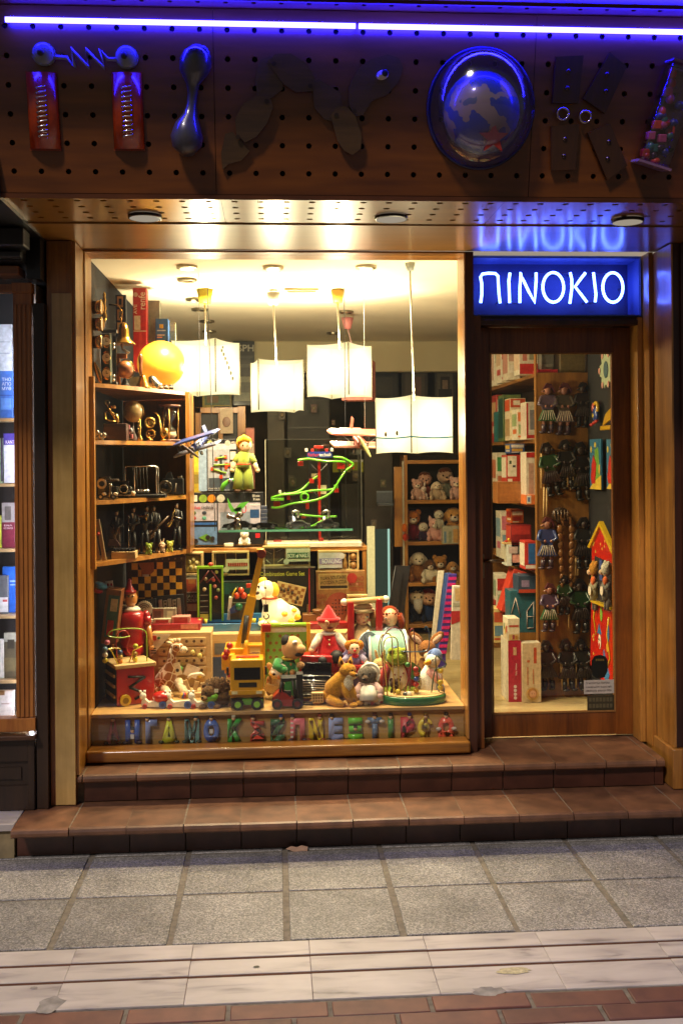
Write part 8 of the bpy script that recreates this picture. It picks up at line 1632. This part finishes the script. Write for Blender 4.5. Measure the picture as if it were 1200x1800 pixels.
for x, y, h_, lab in ((972, 872, 96, 'black carved puppet in the middle of the panel below the green kilt'), (996, 860, 88, 'black carved puppet in the middle of the panel below the white kilt'), (1024, 880, 104, 'tall black carved puppet at the right middle of the panel'), (1022, 1000, 92, 'black carved puppet right of the wooden chains'), (1022, 1112, 96, 'black carved puppet right of the lower green kilt'), (992, 1080, 70, 'dark puppet with a green sash between the lower figures'), (964, 1212, 88, 'black carved puppet at the bottom left of the panel'), (998, 1214, 92, 'black carved puppet at the bottom middle of the panel'), (1028, 1212, 90, 'black carved puppet at the bottom right of the panel')):
    q_ = carved(lab, x, y, h_, RND.choice(('141010', '2a1418', '14202a', '241a10')), RND.choice(('181210', '2c1414', '20201c', '1a2230')) if 'green' not in lab else '1c3a1c', 1); q_.o.rotation_euler = (0, math.radians(RND.uniform(-9, 9)), 0); q_.o.scale = (RND.choice((-1, 1)), 1, 1)
for i, (x, a, b_) in enumerate(((954, 796, 858), (1001, 800, 860), (1006, 802, 862), (1011, 800, 858), (958, 856, 908), (963, 858, 906), (981, 1040, 1100), (1001, 1050, 1104), (1014, 970, 1012), (1018, 972, 1012), (984, 1148, 1206), (988, 1150, 1212), (995, 1150, 1206), (1013, 1154, 1212))):
    if i == 0: t = T('puppet_sticks', 'pale wooden rods of the carved puppets hanging against the panel', 'puppet rods', 985, 1212, Y=1.575)
    t.b(RAW).tube([(x, a, 0), (x + (3 if i in (10, 12) else -1), b_, 0)], 1.5, 6).out('rod')
for x, lab in ((988, 'left one of two hanging chains of brown wooden slices'), (1002, 'right one of two hanging chains of brown wooden slices')):
    t = T('wooden_chain', lab, 'wooden chain', x, 1038, Y=1.57, group='hanging wooden chains')
    for k in range(8): t.b(wood('6a4220', '96642e', scale=20)).ell(x + (x - 995) * (.5 - k * .05), 930 + k * 14, 0, 6 - k * .35, 8 - k * .35, 3, 12, 8).out('link')
    t.b(wood('6a4220', '96642e', scale=20)).tube([(x - 8, 900, 0), (x, 912, 0), (x + 4, 926, 0)], [2, 4, 3], 8).out('loop')
t = T('carved_mask', 'dark brown carved wooden head above the hanging chains', 'carving', 984, 915, Y=1.58); t.b(wood('2c1c10', '4e341c', scale=20)).ell(984, 905, 0, 16, 14, 6).out('head')
for k in range(5): t.b(wood('4e341c', '7a5628', scale=20)).tube([(972 + k * 6, 896, -6), (974 + k * 5.4, 914, -6)], 1.4, 5).out('carved_hair')
# black wall with hung toys at the right of the door view
A0, A1 = at(1034, 900, 1.585), at(1084, 900, .98)
bw = hub('black_board', 'black display wall hung with bright toys just inside the door', 'display board', (A0.x, A0.y, ZF)); w = Wd(C('0d0d10', rough=.8), bw, (A0.x, A0.y, ZF)); dx, dy = A1.x + .06 - A0.x, A1.y - .06 - A0.y
A = [w.v(x, y, z) for z in (ZF + .001, 2.6) for x, y in ((A0.x, A0.y), (A0.x + dx, A0.y + dy), (A0.x + dx + .02, A0.y + dy + .03), (A0.x + .02, A0.y + .03))]
for q in ((0, 1, 2, 3), (7, 6, 5, 4), (0, 4, 5, 1), (1, 5, 6, 2), (2, 6, 7, 3), (3, 7, 4, 0)): w.f([A[i] for i in q])
w.out('board')
RZW = math.degrees(math.atan2(dy, dx))
def WT(name, label, cat, px, py, off=.02, group=None):
    u = (px - 1034) / 50; Y = A0.y + (A1.y - A0.y) * u - off; return T(name, label, cat, px, py, Y=Y, rz=RZW, group=group)
CR = 1 / max(.2, math.cos(math.radians(RZW)))
CR = min(CR, 2.2)
def sx(px, x): return px + (x - px) * CR
t = WT('wall_clock', 'pale green flower shaped wall clock with pink points, top right behind the door', 'clock', 1066, 684); fl = []
for i in range(24): a = 2 * PI * i / 24; r = 30 if i % 2 else 22; fl.append((1066 + r * .8 * CR * .6 * math.cos(a), 650 + r * 1.1 * math.sin(a)))
t.b(C('a8b898', rough=.5)).prism(fl, -2, 0).out('clock_body'); t.b(C('3a5a60', rough=.5)).ell(1068, 650, -3, 11, 15, 1.5).out('dial')
for i in range(6): a = 2 * PI * i / 6; t.b(C('c89080', rough=.5)).ell(1066 + 22 * CR * .6 * math.cos(a), 650 + 30 * math.sin(a), -3, 4, 6, 1.5).out('pink_tip')
t = WT('wooden_parrot', 'blue yellow and red wooden parrot on a red perch against the black wall', 'wooden bird', 1050, 752)
t.b(paint('24408a')).ell(1050, 728, -4, 11, 14, 5).out('body'); t.b(paint('c8a01c')).ring(1052, 718, -4, 10, 3.5, 18, 6, a0=-30, a1=190).out('yellow_wing'); t.b(paint('b8503a')).ell(1044, 716, -6, 5, 9, 3).out('head'); t.b(paint('d8c02a')).ell(1050, 730, -9, 3, 4, 1).out('star'); t.b(paint('b02418')).tube([(1036, 748, -8), (1070, 740, -8)], 2, 8).out('perch')
for x in (1040, 1052, 1062): t.b(paint('b02418')).ell(x, 747 - (x - 1036) * .23, -8, 3).out('perch_knob')
t = WT('yellow_shelf', 'yellow wooden wall shelf behind the parrot perch', 'shelf', 1066, 756); t.b(paint('c89a18')).prism([(1046, 748), (1092, 736), (1092, 716), (1060, 728)], -1, 2).box(1046, 1094, 748, 756, -6, 2, 2).out('board')
for x0_, x1_, lab in ((1036, 1062, 'bright painted fairy tale picture on the black wall'), (1066, 1090, 'second painted picture half hidden by the door stile')):
    t = WT('painted_picture', lab, 'picture', (x0_ + x1_) / 2, 860, group='painted pictures on the black wall'); c_ = (x0_ + x1_) / 2; a, b_ = sx(c_, x0_), sx(c_, x1_)
    t.b(card('2c6484')).box(a, b_, 772, 860, -3, 0).out('canvas'); w = t.b(card('6a9a3a'))
    f = lambda u: a + (b_ - a) * u
    w.prism([(f(.45), 790), (f(.75), 786), (f(.9), 840), (f(.4), 850)], -3.4, -3.1).mat(card('d0b040')).prism([(f(0), 860), (f(1), 860), (f(1), 835), (f(.4), 846)], -3.8, -3.1).ell(f(.5), 782, -3.6, 5, 5, .5).ell(f(.85), 825, -3.6, 4, 9, .5).ell(f(.15), 790, -3.6, 4, 6, .5).mat(card('b0281c')).prism([(f(.2), 850), (f(.5), 850), (f(.6), 815), (f(.35), 800), (f(.2), 820)], -4.3, -3.2).ell(f(.25), 838, -4.2, 7, 10, .5).out('painted_shapes')
t = WT('puppet_theatre', 'tall red toy theatre with a yellow gable and a painted clown', 'toy theatre', 1062, 1196, off=.05)
f = lambda x: sx(1062, x)
t.b(paint('b8200f')).prism([(f(1034), 1180), (f(1040), 962), (f(1062), 916), (f(1090), 968), (f(1094), 1196), (f(1060), 1196)], -4, 0).out('front_board')
t.b(paint('c8a418')).prism([(f(1034), 966), (f(1062), 916), (f(1062), 924), (f(1038), 968)], -8, 0).prism([(f(1062), 916), (f(1092), 964), (f(1088), 968), (f(1062), 924)], -8, 0).out('gable_edge')
t.b(C('100c10', rough=.8)).prism([(f(1047), 980), (f(1090), 986), (f(1090), 1058), (f(1047), 1058)], -4.6, -4.1).out('stage_opening'); t.b(paint('c8a418')).box(f(1048), f(1092), 1058, 1062, -14, -4.2).out('stage_sill'); t.b(C('283c78', rough=.8)).box(f(1059), f(1065), 984, 1020, -5.6, -4.8).out('blue_curtain')
rr = random.Random(9)
for i in range(16):
    x, y = (rr.uniform(1044, 1080), rr.uniform(945, 976)) if i < 8 else (rr.uniform(1038, 1046), rr.uniform(1000, 1170)); st = [(f(x) + (3.2 if k % 2 == 0 else 1.3) * math.cos(-PI / 2 + k * PI / 5), y + (3.2 if k % 2 == 0 else 1.3) * math.sin(-PI / 2 + k * PI / 5)) for k in range(10)]; t.b(C('d8b84a', rough=.5)).prism(st, -4.7, -4.2).out('star')
w = t.b(card('c8a820')); w.tube([(f(1048), 1070, -5), (f(1044), 1090, -5), (f(1050), 1120, -5)], 1.6, 6).tube([(f(1070), 1180, -5), (f(1080), 1150, -5), (f(1074), 1110, -5), (f(1078), 1080, -5)], 1.6, 6).out('yellow_ribbon')
t.b(card('7aa83a')).ell(f(1061), 1080, -4.8, 6, 13, .6).out('green_balloon'); t.b(card('2c6a9a')).ell(f(1076), 1108, -4.8, 6, 15, .6).out('blue_balloon'); t.b(card('3a6aa0')).prism([(f(1052), 1116), (f(1056), 1098), (f(1061), 1116)], -5, -4.3).out('clown_hat')
ck = t.b(card('d8ccb8')).ell(f(1057), 1130, -4.8, 7, 13, .6).out('clown_face'); t.b(card('b82018')).ell(f(1057), 1136, -5.5, 3, 5, .4).out('clown_mouth', parent=ck); [t.b(card('2a2a30')).ell(f(1057) + s * 3, 1126, -5.5, 1.2, 2, .4, 8, 5).out('clown_eye', parent=ck) for s in (-1, 1)]
t.b(card('3a78b0')).prism([(f(1062), 1186), (f(1066), 1140), (f(1078), 1180), (f(1074), 1194)], -5, -4.3).out('blue_coat'); t.b(card('d8a030')).ell(f(1074), 1134, -4.8, 5, 8, .6).out('clown_hair')
for x, lab, c1, c2, nz in ((1053, 'brown bear finger puppet hanging at the toy theatre stage', '8a8268', 'a8762e', 'bear'), (1074, 'grey hooded finger puppet with an orange scarf at the toy theatre stage', '6a665e', 'b8b4a0', 'hood')):
    t = WT('theatre_puppet', lab, 'puppet', x, 1064, off=.075, group='puppets in the toy theatre'); t.b(cloth(c1)).tube([(x, 1054, -8), (x, 1036, -8), (x, 1018, -8)], [9, 10, 6], 10).out('body'); hd = t.b(plush(c2)).ell(x, 1000, -9, 10, 13, 9).out('head'); t.b(plush('c8a888')).ell(x - 4, 1006, -17, 5, 5, 4).out('muzzle', parent=hd); t.b(EYEM).ell(x - 5, 998, -17, 1.4).out('eye', parent=hd)
    for s in (-1, 1): t.b(plush(c2)).ell(x + s * 8, 990, -8, 4, 5, 3).out('ear'); t.b(cloth(c1)).tube([(x + s * 7, 1022, -9), (x + s * 13, 1034, -12)], [4, 4], 8).out('arm'); t.b(cloth('5a5048')).tube([(x + s * 5, 1050, -8), (x + s * 6, 1072, -8)], [4, 4], 8).out('leg')
    t.b(cloth('c8602a')).ell(x + 6, 1020, -13, 6, 8, 5).out('orange_scarf'); t.b(C('d8ccb8', rough=.6)).disc(x + 2, 1038, -19, -18, 7, 8, 14).out('round_tag')
# notices on the glass of the door
t = T('door_notice', 'white printed notice in Greek stuck low on the door glass', 'notice', 1054, 1220, Y=.732); t.b(C('b8b0a4', rough=.6)).mark().box(1025, 1079, 1195, 1219, -.5, 0).rot(-.6, 1052, 1207).out('paper')
for i, s_ in enumerate(('Το κατάστημα διαθέτει', 'εγκεκριμένο τερματικό', 'αποδοχής καρτών POS')): t.text(s_, 1028, 1076 - (2 if i else 5), 1198 + 6.8 * i, 1202.6 + 6.8 * i, -.8, C('2a2420', rough=.7))
t = T('door_sticker', 'dark olive sticker with faded print below the white notice', 'sticker', 1056, 1249, Y=.7325); t.b(C('3a3422', rough=.5)).box(1031, 1079.5, 1222, 1249, -.5, 0).out('sheet')
for i in range(2):
    for k in range(7): t.b(C('5a5238', rough=.6)).box(1034 + k * 6.2, 1038.5 + k * 6.2, 1226 + 11 * i, 1233 + 11 * i, -.9, -.6).out('faded_print')
t = T('black_decal', 'black rounded decal with faint gold lettering on the door glass', 'decal', 1054, 1193, Y=.7325); t.b(C('0e1410', rough=.4)).prism([(1038, 1178), (1039, 1160), (1044, 1153), (1054, 1151), (1064, 1154), (1068, 1162), (1067, 1180), (1062, 1190), (1052, 1193), (1043, 1190)], -.5, 0).out('sheet')
for k in range(4): t.b(C('6a5a28', rough=.5)).box(1046 + 4 * k, 1049 + 4 * k, 1158, 1161.5, -.9, -.6).out('gold_mark')

# ================================================================== bookshop front at the far left
YBK = .25
bk = hub('bookshop_facade', 'neighbouring bookshop front with a fluted orange wooden pilaster and dark panelled base', 'shop front', (-.3, .3, .15)); bko = (-.3, .3, .15)
PIL = wood('8a4c1e', 'bc7834', axis=2, rough=.35, coat=.4); DKW = wood('1c0f08', '34200f', axis=2, rough=.45, coat=.2)
px2x = lambda px: at(px, 900, YBK).x
xp0, xp1 = px2x(26), px2x(58); zb, ztp = at(45, 1262, YBK).z, at(45, 515, YBK).z
w = Wd(PIL, bk, bko); w.bx(xp0, xp1, YBK + .006, YBK + .06, zb, ztp)
for k in range(4): a = xp0 + (xp1 - xp0) * (k + .12) / 4; w.box(a, a + (xp1 - xp0) * .17, YBK, YBK + .0055, zb + .004, ztp - .05, .002)
w.out('fluted_pilaster')
Wd(PIL, bk, bko).box(xp0 - .004, xp1 + .004, YBK - .006, YBK + .06, ztp + .001, ztp + .045, .003).out('capital_block')
w = Wd(PIL, bk, bko); w.bx(-1.2, xp0 - .005, YBK, YBK + .05, ztp + .004, ztp + .016).bx(-1.2, xp0 - .005, YBK + .008, YBK + .05, ztp + .0165, ztp + .04).out('window_head')
zl = at(30, 477, YBK - .05).z; Wd(wood('6a3a1c', '946038', axis=0), bk, bko).box(-1.2, px2x(44), YBK - .08, YBK + .05, zl - .018, zl + .02, .003).out('ledge')
Wd(DKW, bk, bko).bx(px2x(60.5), -.137, .262, .515, .153, 2.40).bx(px2x(76), -.1365, .255, .2615, .153, 2.40).out('dark_jamb')
z1, z2 = at(20, 1405, YBK).z, at(20, 1300, YBK).z
Wd(DKW, bk, bko).bx(-1.2, px2x(58), YBK + .01, YBK + .06, .152, z2).out('base_panel')
w = Wd(DKW, bk, bko); xa, xb, za, zb_ = -1.2, px2x(46), at(20, 1382, YBK).z, at(20, 1338, YBK).z
w.bx(xa, xb, YBK - .002, YBK + .0095, zb_, z2 - .001).bx(xa, xb, YBK - .002, YBK + .0095, .154, za).bx(xb + .0005, px2x(57), YBK - .002, YBK + .0095, .154, z2 - .001).bx(xa, xb - .03, YBK + .002, YBK + .0095, za + .03, zb_ - .03).out('base_moulding')
Wd(wood('3a2010', '6a4428', axis=0), bk, bko).box(-1.2, px2x(62), YBK - .03, YBK + .06, z2 + .001, z2 + .022, .004).out('sill_moulding'); Wd(PIL, bk, bko).box(-1.2, px2x(60), YBK - .005, YBK + .06, zb - .06, zb - .001, .003).out('window_rail')
Wd(glass('f4f8ff', .04), bk, bko).bx(-1.2, xp0 - .001, YBK + .03, YBK + .036, zb, ztp).out('pane')
# dark carved cornice above the bookshop
cn = hub('bookshop_cornice', 'black stepped cornice jutting out above the bookshop', 'cornice', (-.5, .1, 2.2)); cno = (-.5, .1, 2.2); BL = C('0c0c10', rough=.45, coat=.3)
Wd(BL, cn, cno).bx(-3, -.137, -.50, .50, 2.68, 3.6).out('upper_block'); Wd(BL, cn, cno).bx(-3, -.20, .10, .50, 2.56, 2.6795).bx(-.1995, -.14, .20, .50, 2.5, 2.6795).out('sign_face')
w = Wd(C('1e1c20', rough=.4, coat=.4), cn, cno); w.box(-3, -.16, -.02, .0995, 2.60, 2.675, .006).box(-3, -.19, .05, .0995, 2.565, 2.59, .004).out('moulding')
for k in range(9): Wd(C('2a2420', rough=.4), cn, cno).box(-.206 - .0 , -.19, -.40 + .1 * k, -.34 + .1 * k, 2.60, 2.66, .004).out('dentil') if k > 4 else None
for k in range(8): Wd(C('241e1a', rough=.4), cn, cno).box(-.1365, -.128, -.44 + .11 * k, -.38 + .11 * k, 2.705, 2.76, .003).out('dentil')
# bookshop shelves and books
BKX0 = -1.1; lampx = -.55
Wd(C('c8c4bc', rough=.9), None, (-.7, .8, 1)).bx(-1.2, -.19, .62, .64, .4, 2.55).out('bookshop_back_wall', kind='structure')
bs = hub('book_shelf', 'pale wooden display shelves in the bookshop window', 'shelf unit', (-.6, .45, .4)); bso = (-.6, .45, .4)
SHB = [at(15, v, .36).z for v in (735, 850, 965, 1082, 1196, 1266)]
for z in SHB: Wd(wood('a88858', 'cdb080', axis=0), bs, bso).box(BKX0, px2x(30) + .01, .36, .60, z - .014, z, .002).out('shelf_board')
Wd(C('e0dcd4', rough=.8), bs, bso).bx(-.205, -.195, .35, .6195, .4, 2.5).out('side_panel')
lt = hub('added_strip_light', 'added cool white strip light, unseen behind the bookshop pilaster', 'lamp', (-.225, .32, .45)); Wd(glow('eef0fa', 70), lt, (-.225, .32, .45)).bx(-.228, -.216, .318, .33, .45, 2.36).out('tube')  # unseen strip added to brighten the books
def book(label, x0, x1, y0, lvl, col, prints=(), texts=(), Y=.40):
    z = SHB[lvl]; t = T('book', label, 'book', (x0 + x1) / 2, 900, Y=Y, foot=z + .001); y1 = t.ay - .2; h0 = y0; t.b(card(col)).box(x0, x1, y0, y1, 0, 9, .5).out('cover'); t.b(C('d8d0bc', rough=.8)).box(x0 + 1, x1 - 1, y0 + 1, y1 - 1, 9.1, 10).out('pages')
    if prints:
        w = t.b(card(prints[0][4]))
        for i, q in enumerate(prints): w.mat(card(q[4])); w.quad([(q[0], q[3], -.3 - .1 * i), (q[2], q[3], -.3 - .1 * i), (q[2], q[1], -.3 - .1 * i), (q[0], q[1], -.3 - .1 * i)])
        w.out('printed_front', fix=False)
    for q in texts: t.text(q[0], q[1], q[2], q[3], q[4], -1.2, card(q[5]))
book('blue book with white Greek title on the top full bookshop shelf', -18, 24, 652, 0, '3a66b0', [(-18, 694, 24, 696, '2a4a90'), (4, 700, 22, 720, '5a86c8')], [('ΤΗΟ', 6, 22, 664, 670, 'c8d0e0'), ('ΑΓΙΟ', 6, 22, 672, 678, 'c8d0e0'), ('ΜΥΘ', 6, 22, 680, 686, 'c8d0e0')])
book('white book with a violet KANT title band', 8, 28, 762, 1, 'c8ccd4', [(8, 762, 28, 782, '4a3c90')], [('KANT', 12, 27, 774, 780, 'd8d4e8')]); book('pale green book at the left of the violet banded book', -14, 6, 770, 1, '9ab08a', [(3, 770, 6, 846, '3a2a4a')])
book('maroon book with a grey portrait photograph on its cover', 4, 26, 884, 2, '6a2434', [(4, 884, 26, 918, '8a8480'), (9, 890, 20, 914, '5a544e')], [('ΕΝΑ', 8, 22, 922, 925, 'd0b8b8'), ('ΡΑΣ ΠΑΝΤΩΝ', 7, 23, 927, 930, 'd0b8b8')]); book('yellow green book at the left edge of the third bookshop shelf', -16, 2, 906, 2, 'b8c83a')
book('bright blue book standing upright on the fourth bookshop shelf', 4, 29, 996, 3, '2458b0', [(17, 1020, 28, 1023, '8aa8d8'), (17, 1027, 28, 1029, '8aa8d8')], Y=.44); book('grey photo book with a white lower half in front of the blue book', -12, 13, 1012, 3, '5a5c5e', [(-12, 1050, 13, 1076, 'c8c8c4'), (4, 1054, 12, 1058, 'b04a4a')])
book('dark landscape photograph book on the fifth bookshop shelf', 6, 30, 1112, 4, '4a4230', [(6, 1112, 30, 1128, '8a8878'), (12, 1124, 24, 1140, '2e2a20'), (6, 1156, 30, 1180, '5e5438')]); book('white edged book at the left of the landscape book', -12, 5, 1124, 4, 'c0bcb0')
book('white book with a brown corner on the lowest bookshop shelf', -16, 22, 1214, 5, 'c4beb4', [(-16, 1214, 6, 1222, '7a5a34'), (0, 1236, 14, 1238, 'a08a80')]); book('pale document sheet at the very top of the bookshop window', -10, 24, 570, 0, 'c8d0d4', [(-6, 600, 20, 602, 'a8b0b8'), (-6, 620, 20, 622, 'a8b0b8')], Y=.50)
# bookshop marble doorstep
st = hub('bookshop_step', 'white marble doorstep of the bookshop at the far left', 'step', (-.6, .2, 0)); Wd(MARB, st, (-.6, .2, 0)).box(-3, -.243, .078, .30, .12, .15, .003).out('marble_tread'); Wd(C('8a7a5a', rough=.8, var=.3, scale=12), st, (-.6, .2, 0)).bx(-3, -.246, .092, .36, .001, .1195).out('riser'); Wd(C('5a3418', rough=.6), st, (-.6, .2, 0)).bx(-3, -.243, .302, .40, .12, .1515).out('wood_threshold')

# ================================================================== nothing may poke through the shop window: draw front things back behind the glass
bpy.context.view_layer.update()
for o in list(S.objects):
    if o.parent is None and o.type == 'EMPTY' and 'category' in o and 0 < o.location.x < 1.79 and o.location.z > .47 and .5 < o.location.y < 1.1 and o['category'] not in ('window', 'panel', 'letter', 'clock', 'display board', 'shelf unit', 'ornament'):
        m = 9
        for c in o.children_recursive:
            if c.type == 'MESH':
                for v in c.bound_box: m = min(m, (c.matrix_world @ Vector(v)).y)
        if m < .590: o.location.y += .590 - m
